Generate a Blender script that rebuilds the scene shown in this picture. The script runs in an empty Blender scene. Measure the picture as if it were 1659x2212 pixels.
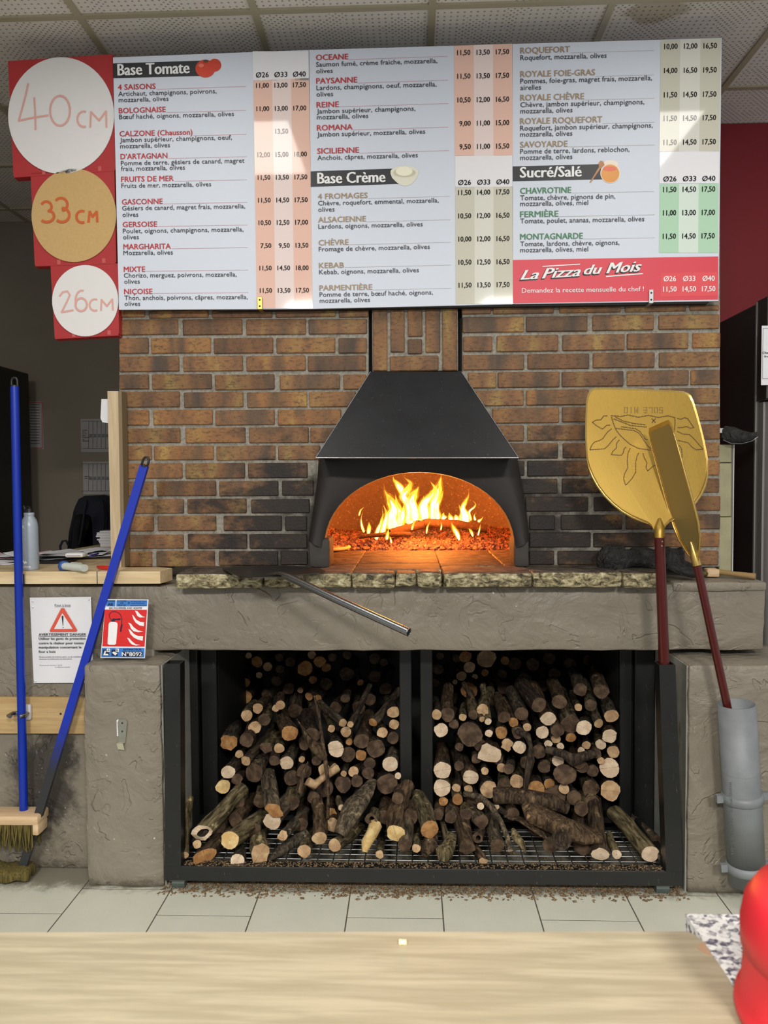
import bpy, math, random
from mathutils import Vector, Matrix, noise as mnoise
rnd = random.Random(7)
SC = bpy.context.scene
COL = SC.collection
# ------------------------------------------------------------------ camera
F, CX, CY = 1661.0, 829.5, 1106.0
CAM = Vector((0.0, -2.77, 1.365))
dY = Vector((888 - CX, 1035 - CY, F)).normalized()      # world +Y (into the wall) in camera axes (right, down, forward)
roll = 0.0075
dX = Vector((math.cos(roll), -math.sin(roll), 0)); dX = (dX - dX.dot(dY) * dY).normalized()
dU = dX.cross(dY)
RIGHT = Vector((dX[0], dY[0], dU[0])); DOWN = Vector((dX[1], dY[1], dU[1])); FWD = Vector((dX[2], dY[2], dU[2]))
cam = bpy.data.cameras.new('camera'); camo = bpy.data.objects.new('camera', cam); COL.objects.link(camo)
camo.matrix_world = Matrix(((RIGHT.x, -DOWN.x, -FWD.x, CAM.x), (RIGHT.y, -DOWN.y, -FWD.y, CAM.y), (RIGHT.z, -DOWN.z, -FWD.z, CAM.z), (0, 0, 0, 1)))
cam.sensor_fit = 'VERTICAL'; cam.sensor_height = 36; cam.lens = 36 * F / 2212
cam.clip_start = 0.02
cam.dof.use_dof = True; cam.dof.focus_distance = 2.72; cam.dof.aperture_fstop = 11
SC.camera = camo
# ------------------------------------------------------------------ world, lights, exposure
SC.view_settings.view_transform = 'Standard'; SC.view_settings.look = 'None'
SC.view_settings.gamma = 1.0; SC.view_settings.use_curve_mapping = False
SC.view_settings.exposure = 0.0
w = bpy.data.worlds.new('world'); SC.world = w; w.use_nodes = True
w.node_tree.nodes['Background'].inputs[0].default_value = (0.92, 0.96, 1.0, 1)
w.node_tree.nodes['Background'].inputs[1].default_value = 0.58
SC.cycles.max_bounces = 6; SC.cycles.diffuse_bounces = 3; SC.cycles.transparent_max_bounces = 24
SC.cycles.sample_clamp_indirect = 4

def area(name, x, y, z, sx, sy, power, col=(1, 1, 1)):
    l = bpy.data.lights.new(name, 'AREA'); l.shape = 'RECTANGLE'; l.size = sx; l.size_y = sy; l.energy = power; l.color = col
    o = bpy.data.objects.new(name, l); o.location = (x, y, z); COL.objects.link(o); return o

WARM = (1.0, 0.965, 0.9)
for (lx, ly, pw) in ((-0.82, -1.02, 10), (0.98, -1.02, 10), (-0.82, -4.62, 200), (0.98, -4.62, 200)):  # rear pair is unseen, added behind the camera as strong fill
    area('ceiling_panel_and_fill_light', lx, ly, 2.935, 0.58, 0.58, pw, WARM)
fire = bpy.data.lights.new('fire_light', 'POINT'); fire.energy = 34; fire.color = (1.0, 0.27, 0.04); fire.shadow_soft_size = 0.12
fo = bpy.data.objects.new('fire_light', fire); fo.location = (0.05, 0.62, 1.27); COL.objects.link(fo)

# ------------------------------------------------------------------ pixel -> world
def ray(px, py):
    x, y = (px - CX) / F, (py - CY) / F
    return RIGHT * x + DOWN * y + FWD
def at(px, py, Y):
    d = ray(px, py); t = (Y - CAM.y) / d.y
    return CAM + d * t
def atz(px, py, Z):
    d = ray(px, py); t = (Z - CAM.z) / d.z
    return CAM + d * t
def L(*c):
    """sRGB 0..255 -> linear rgba"""
    return tuple(((v / 255) / 12.92 if v <= 10 else ((v / 255 + 0.055) / 1.055) ** 2.4) for v in c) + (1.0,)

# ------------------------------------------------------------------ mesh building
ORG = {}
class MB:
    def __init__(s): s.v = []; s.f = []; s.m = []; s.sm = []
    def add(s, vs, fs, mi=0, smooth=False):
        b = len(s.v); s.v += [Vector(v) for v in vs]
        for f in fs: s.f.append([b + i for i in f]); s.m.append(mi); s.sm.append(smooth)
        return s
    def hexa(s, c, mi=0):
        """c: 8 corners, 0-3 one side ring, 4-7 the opposite ring"""
        return s.add(c, [(0, 1, 2, 3), (7, 6, 5, 4), (0, 4, 5, 1), (1, 5, 6, 2), (2, 6, 7, 3), (3, 7, 4, 0)], mi)
    def box(s, lo, hi, mi=0, ch=0.0):
        x0, y0, z0 = lo; x1, y1, z1 = hi
        if ch <= 0:
            return s.hexa([(x0, y0, z0), (x1, y0, z0), (x1, y0, z1), (x0, y0, z1), (x0, y1, z0), (x1, y1, z0), (x1, y1, z1), (x0, y1, z1)], mi)
        c = ch; vs = []; idx = {}
        for ix, x in enumerate((x0, x1)):
            for iy, y in enumerate((y0, y1)):
                for iz, z in enumerate((z0, z1)):
                    sx, sy, sz = (1, -1)[ix], (1, -1)[iy], (1, -1)[iz]
                    for k, d in enumerate(((0, sy * c, sz * c), (sx * c, 0, sz * c), (sx * c, sy * c, 0))):
                        idx[ix, iy, iz, k] = len(vs); vs.append((x + d[0], y + d[1], z + d[2]))
        fs = []
        for ix in (0, 1): fs.append([idx[ix, a, b, 0] for a, b in ((0, 0), (1, 0), (1, 1), (0, 1))])
        for iy in (0, 1): fs.append([idx[a, iy, b, 1] for a, b in ((0, 0), (1, 0), (1, 1), (0, 1))])
        for iz in (0, 1): fs.append([idx[a, b, iz, 2] for a, b in ((0, 0), (1, 0), (1, 1), (0, 1))])
        for a in (0, 1):
            for b in (0, 1):
                fs.append([idx[0, a, b, 1], idx[1, a, b, 1], idx[1, a, b, 2], idx[0, a, b, 2]])
                fs.append([idx[a, 0, b, 0], idx[a, 1, b, 0], idx[a, 1, b, 2], idx[a, 0, b, 2]])
                fs.append([idx[a, b, 0, 0], idx[a, b, 1, 0], idx[a, b, 1, 1], idx[a, b, 0, 1]])
                for cc in (0, 1): fs.append([idx[a, b, cc, 0], idx[a, b, cc, 1], idx[a, b, cc, 2]])
        return s.add(vs, fs, mi)
    def prism(s, pts, d, mi=0, smooth=False):
        """pts: 3-D polygon, d: extrusion vector"""
        n = len(pts); d = Vector(d); vs = [Vector(p) for p in pts] + [Vector(p) + d for p in pts]
        s.add(vs, [list(range(n)), list(range(2 * n - 1, n - 1, -1))], mi)
        s.add(vs, [(i, (i + 1) % n, n + (i + 1) % n, n + i) for i in range(n)], mi, smooth)
        return s
    def tube(s, pts, radii, seg=10, mi=0, caps=True, flat=1.0, up=None, cup=None, jit=0.0):
        pts = [Vector(p) for p in pts]; n = len(pts); rings = []
        ref = Vector(up) if up else None
        for i, p in enumerate(pts):
            t = (pts[min(i + 1, n - 1)] - pts[max(i - 1, 0)]).normalized()
            if ref is None:
                ref = Vector((0, 0, 1)) if abs(t.z) < 0.9 else Vector((1, 0, 0))
            a = t.cross(ref).normalized(); b = a.cross(t).normalized()
            if up is None: ref = b
            r = radii[i] if isinstance(radii, (list, tuple)) else radii
            ring = []
            for k in range(seg):
                an = 2 * math.pi * k / seg
                q = p + a * (math.cos(an) * r) + b * (math.sin(an) * r * flat)
                if jit: q = q + (q - p) * (mnoise.noise(q * 14) * jit)
                ring.append(q)
            rings.append(ring)
        vs = [q for r in rings for q in r]
        fs = [(i * seg + k, i * seg + (k + 1) % seg, (i + 1) * seg + (k + 1) % seg, (i + 1) * seg + k) for i in range(n - 1) for k in range(seg)]
        s.add(vs, fs, mi, True)
        if caps: s.add(rings[0], [list(range(seg))[::-1]], mi); s.add(rings[-1], [list(range(seg))], mi)
        return s
    def lathe(s, o, prof, seg=24, mi=0, axis=None):
        """prof: (radius, height) pairs about the vertical through o (or axis frame (a,b,c))"""
        o = Vector(o); a, b, c = axis or (Vector((1, 0, 0)), Vector((0, 1, 0)), Vector((0, 0, 1)))
        vs = []
        for r, h in prof:
            for k in range(seg):
                an = 2 * math.pi * k / seg
                vs.append(o + a * (math.cos(an) * r) + b * (math.sin(an) * r) + c * h)
        n = len(prof)
        fs = [(i * seg + k, i * seg + (k + 1) % seg, (i + 1) * seg + (k + 1) % seg, (i + 1) * seg + k) for i in range(n - 1) for k in range(seg)]
        return s.add(vs, fs, mi, True)
    def rbox(s, lo, hi, r=0.01, amp=0.003, res=0.04, freq=9, mi=0, seed=0.0, fade=None):
        """box with rounded corners and an uneven hand-made surface"""
        lo = Vector(lo); hi = Vector(hi); sz = hi - lo; off = Vector((seed, seed * 1.7, seed * 0.6))
        cnt = [max(3, min(60, int(math.ceil(sz[i] / res)))) for i in range(3)]
        def co(i, k):
            n = cnt[i]
            if k == 0: return lo[i]
            if k == n: return hi[i]
            if k == 1: return lo[i] + min(r, sz[i] * .2)
            if k == n - 1: return hi[i] - min(r, sz[i] * .2)
            return lo[i] + sz[i] * k / n
        for ax in range(3):
            u, v = [(1, 2), (2, 0), (0, 1)][ax]
            for side in (0, 1):
                vs = []; nu, nv = cnt[u], cnt[v]
                for i in range(nu + 1):
                    for j in range(nv + 1):
                        p = Vector((0, 0, 0)); p[ax] = (lo, hi)[side][ax]; p[u] = co(u, i); p[v] = co(v, j)
                        q = Vector([min(max(p[k], lo[k] + min(r, sz[k] * .45)), hi[k] - min(r, sz[k] * .45)) for k in range(3)])
                        d = p - q
                        if d.length > 1e-9: p = q + d.normalized() * min(r, d.length)
                        nn = (p - q).normalized() if (p - q).length > 1e-9 else Vector((0, 0, 0))
                        p = p + nn * (amp * (mnoise.noise((p + off) * freq) + 0.5 * mnoise.noise((p + off) * freq * 2.7)))
                        vs.append(p)
                fs = [(i * (nv + 1) + j, (i + 1) * (nv + 1) + j, (i + 1) * (nv + 1) + j + 1, i * (nv + 1) + j + 1) for i in range(nu) for j in range(nv)]
                s.add(vs, fs if side else [f[::-1] for f in fs], mi, True)
        return s
    def build(s, name, mats, parent=None, origin=None, keep_smooth=True):
        if not isinstance(mats, (list, tuple)): mats = [mats]
        if origin is None:
            lo = Vector([min(v[i] for v in s.v) for i in range(3)]); hi = Vector([max(v[i] for v in s.v) for i in range(3)])
            origin = (lo + hi) / 2
            if parent is None: origin = Vector((origin.x, origin.y, lo.z))
        origin = Vector(origin)
        me = bpy.data.meshes.new(name)
        me.from_pydata([tuple(v - origin) for v in s.v], [], s.f); 
        for m in mats: me.materials.append(m)
        me.polygons.foreach_set('material_index', s.m); me.polygons.foreach_set('use_smooth', s.sm)
        me.update()
        o = bpy.data.objects.new(name, me); COL.objects.link(o)
        po = ORG.get(parent.name, Vector((0, 0, 0))) if parent else Vector((0, 0, 0))
        o.parent = parent; o.location = origin - po; ORG[o.name] = origin
        return o
def tag(o, label=None, cat=None, group=None, kind=None):
    for k, v in (('label', label), ('category', cat), ('group', group), ('kind', kind)):
        if v: o[k] = v
    return o
def thing(name, loc, label, cat, group=None, kind=None):
    o = bpy.data.objects.new(name, None); o.empty_display_size = 0.05; COL.objects.link(o); o.location = loc
    ORG[o.name] = Vector(loc); return tag(o, label, cat, group, kind)
def quad(p, th=0.0006):
    """thin printed sheet from four pixel-plane points, front face towards -Y"""
    b = MB(); b.prism(p, (0, th, 0)); return b

# ------------------------------------------------------------------ material helpers
class NT:
    def __init__(s, name):
        s.mat = bpy.data.materials.new(name); s.mat.use_nodes = True; s.t = s.mat.node_tree; s.n = s.t.nodes
        s.b = s.n['Principled BSDF']; s.out = s.n['Material Output']
    def node(s, typ, **kw):
        n = s.n.new(typ)
        for k, v in kw.items():
            if k.startswith('i_'):
                n.inputs[int(k[2:]) if k[2:].isdigit() else k[2:].replace('_', ' ')].default_value = v
            else: setattr(n, k, v)
        return n
    def link(s, a, b): s.t.links.new(a, b)
    def val(s, x, sock):
        if hasattr(x, 'is_linked') or hasattr(x, 'links'): s.link(x, sock)
        else: sock.default_value = x
    def math(s, op, a, b=0.0, c=0.0, clamp=False):
        n = s.n.new('ShaderNodeMath'); n.operation = op; n.use_clamp = clamp
        s.val(a, n.inputs[0]); s.val(b, n.inputs[1]); s.val(c, n.inputs[2]); return n.outputs[0]
    def coord(s, kind='Object', scale=(1, 1, 1), rand=0.0, rot=(0, 0, 0)):
        if kind == 'World': src = s.n.new('ShaderNodeNewGeometry').outputs['Position']
        else: src = s.n.new('ShaderNodeTexCoord').outputs[kind]
        if rand:
            oi = s.n.new('ShaderNodeObjectInfo')
            ad = s.n.new('ShaderNodeVectorMath'); ad.operation = 'ADD'
            cm = s.n.new('ShaderNodeCombineXYZ'); m = s.math('MULTIPLY', oi.outputs['Random'], rand)
            for i in range(3): s.link(m, cm.inputs[i])
            s.link(src, ad.inputs[0]); s.link(cm.outputs[0], ad.inputs[1]); src = ad.outputs[0]
        mp = s.n.new('ShaderNodeMapping'); s.link(src, mp.inputs[0]); mp.inputs['Scale'].default_value = scale; mp.inputs['Rotation'].default_value = rot
        return mp.outputs[0]
    def noise(s, co, scale=5, detail=4, rough=0.5, dist=0.0):
        n = s.node('ShaderNodeTexNoise', i_Scale=scale, i_Detail=detail, i_Roughness=rough, i_Distortion=dist); s.link(co, n.inputs['Vector']); return n.outputs['Fac']
    def voro(s, co, scale=5, feature='F1', out='Distance'):
        n = s.node('ShaderNodeTexVoronoi', feature=feature, i_Scale=scale); s.link(co, n.inputs['Vector']); return n.outputs[out]
    def ramp(s, fac, stops, interp='LINEAR'):
        n = s.n.new('ShaderNodeValToRGB'); n.color_ramp.interpolation = interp; e = n.color_ramp.elements
        while len(e) < len(stops): e.new(0.5)
        for i, (p, c) in enumerate(stops): e[i].position = p; e[i].color = c if len(c) == 4 else tuple(c) + (1,)
        s.link(fac, n.inputs[0]); return n.outputs[0]
    def step(s, fac, lo, hi):
        n = s.node('ShaderNodeMapRange', interpolation_type='SMOOTHSTEP'); n.inputs[1].default_value = lo; n.inputs[2].default_value = hi
        s.link(fac, n.inputs[0]); return n.outputs[0]
    def mix(s, fac, a, b, mode='MIX'):
        n = s.n.new('ShaderNodeMix'); n.data_type = 'RGBA'; n.blend_type = mode
        s.val(fac, n.inputs[0]); s.val(a, n.inputs[6]); s.val(b, n.inputs[7]); return n.outputs[2]
    def bump(s, h, strength=0.3, dist=0.01, prev=None):
        n = s.node('ShaderNodeBump', i_Strength=strength, i_Distance=dist); s.link(h, n.inputs['Height'])
        if prev is not None: s.link(prev, n.inputs['Normal'])
        return n.outputs[0]
    def done(s, col=None, rough=None, metal=None, normal=None, spec=None):
        if col is not None: s.val(col, s.b.inputs['Base Color'])
        if rough is not None: s.val(rough, s.b.inputs['Roughness'])
        if metal is not None: s.val(metal, s.b.inputs['Metallic'])
        if spec is not None: s.val(spec, s.b.inputs['Specular IOR Level'])
        if normal is not None: s.link(normal, s.b.inputs['Normal'])
        return s.mat
def plain(name, col, rough=0.5, metal=0.0, nscale=60, namp=0.08, bump=0.0, spec=None):
    n = NT(name); co = n.coord('Object', rand=5); f = n.noise(co, nscale, 3)
    c = n.mix(f, tuple(max(0, v * (1 - namp)) for v in col[:3]) + (1,), tuple(v * (1 + namp) for v in col[:3]) + (1,))
    nm = n.bump(f, bump, 0.002) if bump else None
    return n.done(c, rough, metal, nm, spec)
# ------------------------------------------------------------------ materials
def m_brick():
    n = NT('brick_face'); co = n.coord('Object', (13, 6, 3.5), rand=37)
    band = n.noise(co, 1.0, 3, 0.45, 0.3)
    base = n.ramp(band, [(0.30, L(82, 70, 60)), (0.42, L(112, 86, 62)), (0.52, L(134, 96, 64)), (0.62, L(142, 108, 68)), (0.75, L(160, 134, 78))])
    c2 = n.coord('Object', (30, 30, 60), rand=11); f2 = n.noise(c2, 2.0, 5, 0.65)
    c = n.mix(n.step(f2, 0.45, 0.75), base, L(86, 66, 52)); 
    oi = n.n.new('ShaderNodeObjectInfo')
    tone = n.ramp(oi.outputs['Random'], [(0.0, (0.78, 0.74, 0.74, 1)), (0.5, (1, 1, 1, 1)), (1.0, (1.22, 1.12, 0.95, 1))])
    c = n.mix(1.0, c, tone, 'MULTIPLY')
    pit = n.voro(n.coord('Object', (1, 1, 1), rand=3), 130); c = n.mix(n.math('MULTIPLY', n.step(pit, 0.22, 0.10), n.step(f2, 0.5, 0.6)), c, L(40, 30, 26))
    # soot smeared on the bricks round the mouth
    P = n.n.new('ShaderNodeNewGeometry').outputs['Position']; sx = n.n.new('ShaderNodeSeparateXYZ'); n.link(P, sx.inputs[0])
    ex = n.math('DIVIDE', n.math('SUBTRACT', sx.outputs[0], 0.05), 0.90); ez = n.math('DIVIDE', n.math('SUBTRACT', sx.outputs[2], 1.19), 0.38)
    d = n.math('SQRT', n.math('ADD', n.math('MULTIPLY', ex, ex), n.math('MULTIPLY', ez, ez)))
    wn = n.noise(n.coord('World', (1, 1, 1.6)), 7, 5, 0.65)
    s = n.math('ADD', n.math('SUBTRACT', 1.0, d), n.math('MULTIPLY', n.math('SUBTRACT', wn, 0.5), 1.7))
    c = n.mix(n.math('MULTIPLY', n.step(s, -0.08, 0.36), 0.93), c, L(30, 29, 29))
    h = n.math('ADD', n.math('MULTIPLY', f2, 0.6), n.math('MULTIPLY', pit, 0.4))
    return n.done(c, 0.62, 0, n.bump(h, 0.35, 0.004), 0.35)
def m_mortar():
    n = NT('mortar'); co = n.coord('World'); f = n.noise(co, 90, 4, 0.7)
    c = n.ramp(f, [(0.3, L(120, 115, 105)), (0.6, L(158, 153, 142)), (0.8, L(176, 172, 160))])
    P = n.n.new('ShaderNodeNewGeometry').outputs['Position']; sx = n.n.new('ShaderNodeSeparateXYZ'); n.link(P, sx.inputs[0])
    ex = n.math('DIVIDE', n.math('SUBTRACT', sx.outputs[0], 0.05), 0.66); ez = n.math('DIVIDE', n.math('SUBTRACT', sx.outputs[2], 1.17), 0.32)
    d = n.math('SQRT', n.math('ADD', n.math('MULTIPLY', ex, ex), n.math('MULTIPLY', ez, ez)))
    wn = n.noise(co, 8, 4, 0.6)
    s = n.math('ADD', n.math('SUBTRACT', 1.0, d), n.math('MULTIPLY', n.math('SUBTRACT', wn, 0.5), 1.5))
    c = n.mix(n.math('MULTIPLY', n.step(s, -0.1, 0.4), 0.88), c, L(46, 42, 38))
    return n.done(c, 0.9, 0, n.bump(f, 0.6, 0.004), 0.2)
def m_plaster(name='grey_plaster', col=(128, 120, 107), dirt=False):
    n = NT(name); co = n.coord('World')
    f = n.noise(co, 5, 5, 0.55, 1.2); g = n.noise(co, 11, 3, 0.5, 2.2)
    saw2 = n.math('FRACT', n.math('ADD', n.math('MULTIPLY', n.noise(n.coord('World', (1, 1, 1.4), rot=(.4, .2, 0)), 13, 3, 0.5, 1.1), 2.6), 10.0)); rd2 = n.math('MULTIPLY', n.math('MULTIPLY', saw2, n.step(saw2, 1.0, 0.90)), n.step(n.noise(co, 5.5, 2), 0.42, 0.58))
    saw = n.math('FRACT', n.math('ADD', n.math('MULTIPLY', n.noise(co, 6.5, 3, 0.5, 0.9), 3.2), 10.0))
    rd = n.math('MULTIPLY', n.math('MULTIPLY', saw, n.step(saw, 1.0, 0.93)), n.step(n.noise(n.coord('World', (1.3, 1, 1), rot=(0, .7, 0)), 4.5, 2), 0.34, 0.55))
    fine = n.noise(co, 140, 3, 0.6)
    c = n.mix(f, L(*[v * 0.93 for v in col]), L(*[v * 1.07 for v in col]))
    chip = n.noise(co, 38, 2, 0.4); c = n.mix(n.step(chip, 0.795, 0.80), c, L(205, 198, 180))
    if dirt:
        P = n.n.new('ShaderNodeNewGeometry').outputs['Position']; sx = n.n.new('ShaderNodeSeparateXYZ'); n.link(P, sx.inputs[0])
        ex = n.math('DIVIDE', n.math('SUBTRACT', sx.outputs[0], -1.30), 0.17); ez = n.math('DIVIDE', n.math('SUBTRACT', sx.outputs[2], 0.33), 0.30)
        d = n.math('SQRT', n.math('ADD', n.math('MULTIPLY', ex, ex), n.math('MULTIPLY', ez, ez)))
        s = n.math('ADD', n.math('SUBTRACT', 1.0, d), n.math('MULTIPLY', n.math('SUBTRACT', n.noise(co, 12, 6, 0.7), 0.5), 1.6))
        low = n.step(sx.outputs[2], 0.57, 0.53)
        c = n.mix(n.math('MULTIPLY', n.math('MULTIPLY', n.step(s, 0.1, 0.6), low), 0.85), c, L(46, 43, 40))
        sp = n.noise(co, 70, 3, 0.6); c = n.mix(n.math('MULTIPLY', n.step(sp, 0.70, 0.74), low), c, L(170, 168, 160))
        base = n.math('ADD', n.math('MULTIPLY', sx.outputs[2], -9.0), n.math('ADD', 0.35, n.noise(co, 20, 5, 0.7)))
        c = n.mix(n.math('MULTIPLY', n.step(base, 0.5, 0.9), 0.7), c, L(66, 60, 50))
    h = n.math('ADD', n.math('ADD', n.math('MULTIPLY', f, 1.4), n.math('ADD', n.math('MULTIPLY', rd, 0.42), n.math('MULTIPLY', rd2, 0.26))), n.math('MULTIPLY', fine, 0.05))
    return n.done(c, n.math('ADD', 0.34, n.math('MULTIPLY', f, 0.25)), 0, n.bump(h, 0.7, 0.016), 0.4)
def m_wood(name, c0, c1, ax=0, scale=1.0, rough=0.45, rand=9, kind='Object'):
    n = NT(name); sc = [26, 26, 26]; sc[ax] = 1.6
    co = n.coord(kind, tuple(v * scale for v in sc), rand=rand); f = n.noise(co, 2.2, 5, 0.6, 0.35)
    sc2 = [90, 90, 90]; sc2[ax] = 5; g = n.noise(n.coord(kind, tuple(v * scale for v in sc2), rand=rand), 2, 3, 0.7)
    c = n.mix(n.step(f, 0.35, 0.68), L(*c0), L(*c1)); c = n.mix(n.math('MULTIPLY', n.step(g, 0.52, 0.7), 0.35), c, L(*[v * 0.82 for v in c1]))
    return n.done(c, rough, 0, n.bump(g, 0.12, 0.001), 0.4)
def m_bark(name, a, b, c_):
    n = NT(name); co = n.coord('Object', (38, 38, 7), rand=21); f = n.noise(co, 2.0, 6, 0.65, 0.6)
    c = n.ramp(f, [(0.36, L(*a)), (0.5, L(*b)), (0.64, L(*c_))])
    lich = n.noise(n.coord('Object', (14, 14, 10), rand=8), 2.4, 4, 0.55); c = n.mix(n.step(lich, 0.60, 0.72), c, L(*[min(255, v * 1.35) for v in c_]))
    cr = n.voro(n.coord('Object', (60, 60, 16), rand=4), 1.0); 
    h = n.math('ADD', f, n.math('MULTIPLY', cr, 0.5))
    oi = n.n.new('ShaderNodeObjectInfo')
    tone = n.ramp(oi.outputs['Random'], [(0.0, (0.72, 0.72, 0.72, 1)), (1.0, (1.2, 1.15, 1.05, 1))])
    return n.done(n.mix(1.0, c, tone, 'MULTIPLY'), 0.85, 0, n.bump(h, 1.0, 0.010), 0.2)
def m_cut(name, a, b):
    n = NT(name); tc = n.n.new('ShaderNodeTexCoord').outputs['Object']; sx = n.n.new('ShaderNodeSeparateXYZ'); n.link(tc, sx.inputs[0])
    wob = n.noise(n.coord('Object', (40, 40, 40), rand=5), 1.0, 3)
    r = n.math('SQRT', n.math('ADD', n.math('MULTIPLY', sx.outputs[0], sx.outputs[0]), n.math('MULTIPLY', sx.outputs[1], sx.outputs[1])))
    ring = n.math('SINE', n.math('ADD', n.math('MULTIPLY', r, 1500.0), n.math('MULTIPLY', wob, 9.0)))
    ang = n.math('ARCTAN2', sx.outputs[1], sx.outputs[0])
    oi = n.n.new('ShaderNodeObjectInfo'); ph = n.math('MULTIPLY', oi.outputs['Random'], 6.28)
    crack = n.step(n.math('ABSOLUTE', n.math('SINE', n.math('ADD', n.math('MULTIPLY', ang, 1.0), n.math('ADD', ph, n.math('MULTIPLY', wob, 0.5))))), 0.05, 0.01)
    crack = n.math('MULTIPLY', crack, n.step(n.math('FRACT', n.math('MULTIPLY', oi.outputs['Random'], 7.7)), 0.45, 0.55))
    big = n.noise(n.coord('Object', (22, 22, 22), rand=15), 1.6, 4, 0.6)
    c = n.mix(n.step(big, 0.35, 0.7), L(*a), L(*b)); c = n.mix(n.math('MULTIPLY', n.math('ADD', ring, 1.0), 0.10), c, L(*[v * 0.6 for v in b]))
    c = n.mix(n.step(r, 0.003, 0.001), c, L(*[v * 0.75 for v in b])); c = n.mix(n.math('MULTIPLY', crack, 0.7), c, L(50, 36, 24))
    tone = n.ramp(oi.outputs['Random'], [(0.0, (0.86, 0.84, 0.80, 1)), (1.0, (1.1, 1.08, 1.06, 1))])
    c = n.mix(1.0, c, tone, 'MULTIPLY')
    return n.done(c, 0.8, 0, n.bump(big, 0.3, 0.002), 0.2)
def m_ceiling_tile():
    n = NT('perforated_tile'); P = n.coord('World'); sx = n.n.new('ShaderNodeSeparateXYZ'); n.link(P, sx.inputs[0])
    K = 1 / 0.0225
    def fr(s, o=0.0): return n.math('SUBTRACT', n.math('FRACT', n.math('ADD', n.math('MULTIPLY', s, K), o + 200.0)), 0.5)
    x, y = fr(sx.outputs[0]), fr(sx.outputs[1])
    def dot(x, y, r): 
        d = n.math('SQRT', n.math('ADD', n.math('MULTIPLY', x, x), n.math('MULTIPLY', y, y))); return n.step(d, r, r - 0.08)
    d1 = dot(x, y, 0.21)
    cell = n.noise(n.coord('World', (1, 1, 1)), 9, 1, 0.3)
    d2 = n.math('MULTIPLY', dot(fr(sx.outputs[0], .5), fr(sx.outputs[1], .5), 0.2), n.step(cell, 0.5, 0.56))
    dd = n.math('MAXIMUM', d1, d2)
    f = n.noise(P, 3, 3)
    c = n.mix(f, L(226, 219, 208), L(240, 234, 224))
    st = n.math('ADD', n.math('MULTIPLY', n.noise(P, 6, 4, 0.6), 1.0), 0.0)
    ex = n.math('SUBTRACT', sx.outputs[0], 0.83); ey = n.math('SUBTRACT', sx.outputs[1], -0.05)
    dist = n.math('SQRT', n.math('ADD', n.math('MULTIPLY', n.math('MULTIPLY', ex, ex), 0.5), n.math('MULTIPLY', ey, ey)))
    c = n.mix(n.math('MULTIPLY', n.step(n.math('ADD', n.math('SUBTRACT', 0.1, dist), n.math('MULTIPLY', n.math('SUBTRACT', st, 0.5), 0.3)), 0.0, 0.06), 0.55), c, L(150, 130, 90))
    c = n.mix(n.math('MULTIPLY', dd, 0.58), c, L(70, 66, 60))
    return n.done(c, 0.9, 0, n.bump(n.math('SUBTRACT', 1.0, dd), 0.4, 0.003), 0.1)
def m_granite():
    n = NT('speckled_granite'); co = n.coord('World', (1, 1, 1))
    w1 = n.n.new('ShaderNodeTexVoronoi'); w1.inputs['Scale'].default_value = 210; n.link(co, w1.inputs['Vector'])
    g = n.noise(co, 120, 5, 0.7, 0.3)
    sp = n.n.new('ShaderNodeSeparateColor'); n.link(w1.outputs['Color'], sp.inputs[0])
    v = n.math('ADD', n.math('MULTIPLY', sp.outputs[0], 0.45), n.math('MULTIPLY', g, 0.75))
    c = n.ramp(v, [(0.30, L(62, 60, 78)), (0.42, L(110, 108, 122)), (0.50, L(176, 174, 178)), (0.62, L(224, 223, 222)), (0.8, L(240, 240, 238))])
    return n.done(c, 0.25, 0, None, 0.5)
def m_steel(name, col, rough=0.35, ax=0, metal=1.0):
    n = NT(name); sc = [300, 300, 300]; sc[ax] = 4; f = n.noise(n.coord('Object', tuple(sc), rand=3), 1.0, 3)
    c = n.mix(f, L(*[v * 0.93 for v in col]), L(*col)); return n.done(c, n.math('ADD', rough - 0.06, n.math('MULTIPLY', f, 0.12)), metal, n.bump(f, 0.08, 0.001))
def m_scratch(name, col, rough, metal=0.0, worn=(120, 118, 115), amt=0.5, kind='Object', bump=0.15, spec=0.5, sc=(30, 30, 30)):
    n = NT(name); co = n.coord(kind, sc, rand=6)
    f = n.noise(co, 0.35, 4, 0.6); g = n.noise(n.coord(kind, (sc[0] * 3, sc[1] * 3, sc[2] * 0.8), rot=(0.3, 0.5, 0.2), rand=6), 1.2, 5, 0.75, 0.6)
    c = n.mix(f, L(*[v * 0.8 for v in col]), L(*[v * 1.15 for v in col])); s = n.math('MULTIPLY', n.step(g, 0.62, 0.74), amt)
    c = n.mix(s, c, L(*worn)); return n.done(c, n.math('ADD', rough, n.math('MULTIPLY', f, 0.2)), metal, n.bump(g, bump, 0.001), spec)
def m_rawstone():
    n = NT('hearth_stone'); co = n.coord('World', (1, 1, 1)); f = n.noise(co, 22, 6, 0.7, 0.5); g = n.noise(n.coord('World', (1, 1, 1.8)), 30, 6, 0.72, 0.6)
    side = n.ramp(g, [(0.38, L(52, 46, 36)), (0.48, L(122, 112, 84)), (0.56, L(168, 158, 122)), (0.66, L(206, 198, 172))])
    top = n.ramp(f, [(0.35, L(50, 44, 40)), (0.52, L(84, 74, 66)), (0.68, L(116, 102, 88))])
    nm = n.n.new('ShaderNodeNewGeometry').outputs['Normal']; sx = n.n.new('ShaderNodeSeparateXYZ'); n.link(nm, sx.inputs[0])
    c = n.mix(n.step(sx.outputs[2], 0.55, 0.9), side, top); return n.done(c, 0.75, 0, n.bump(n.math('ADD', f, g), 0.7, 0.006), 0.3)
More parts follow.
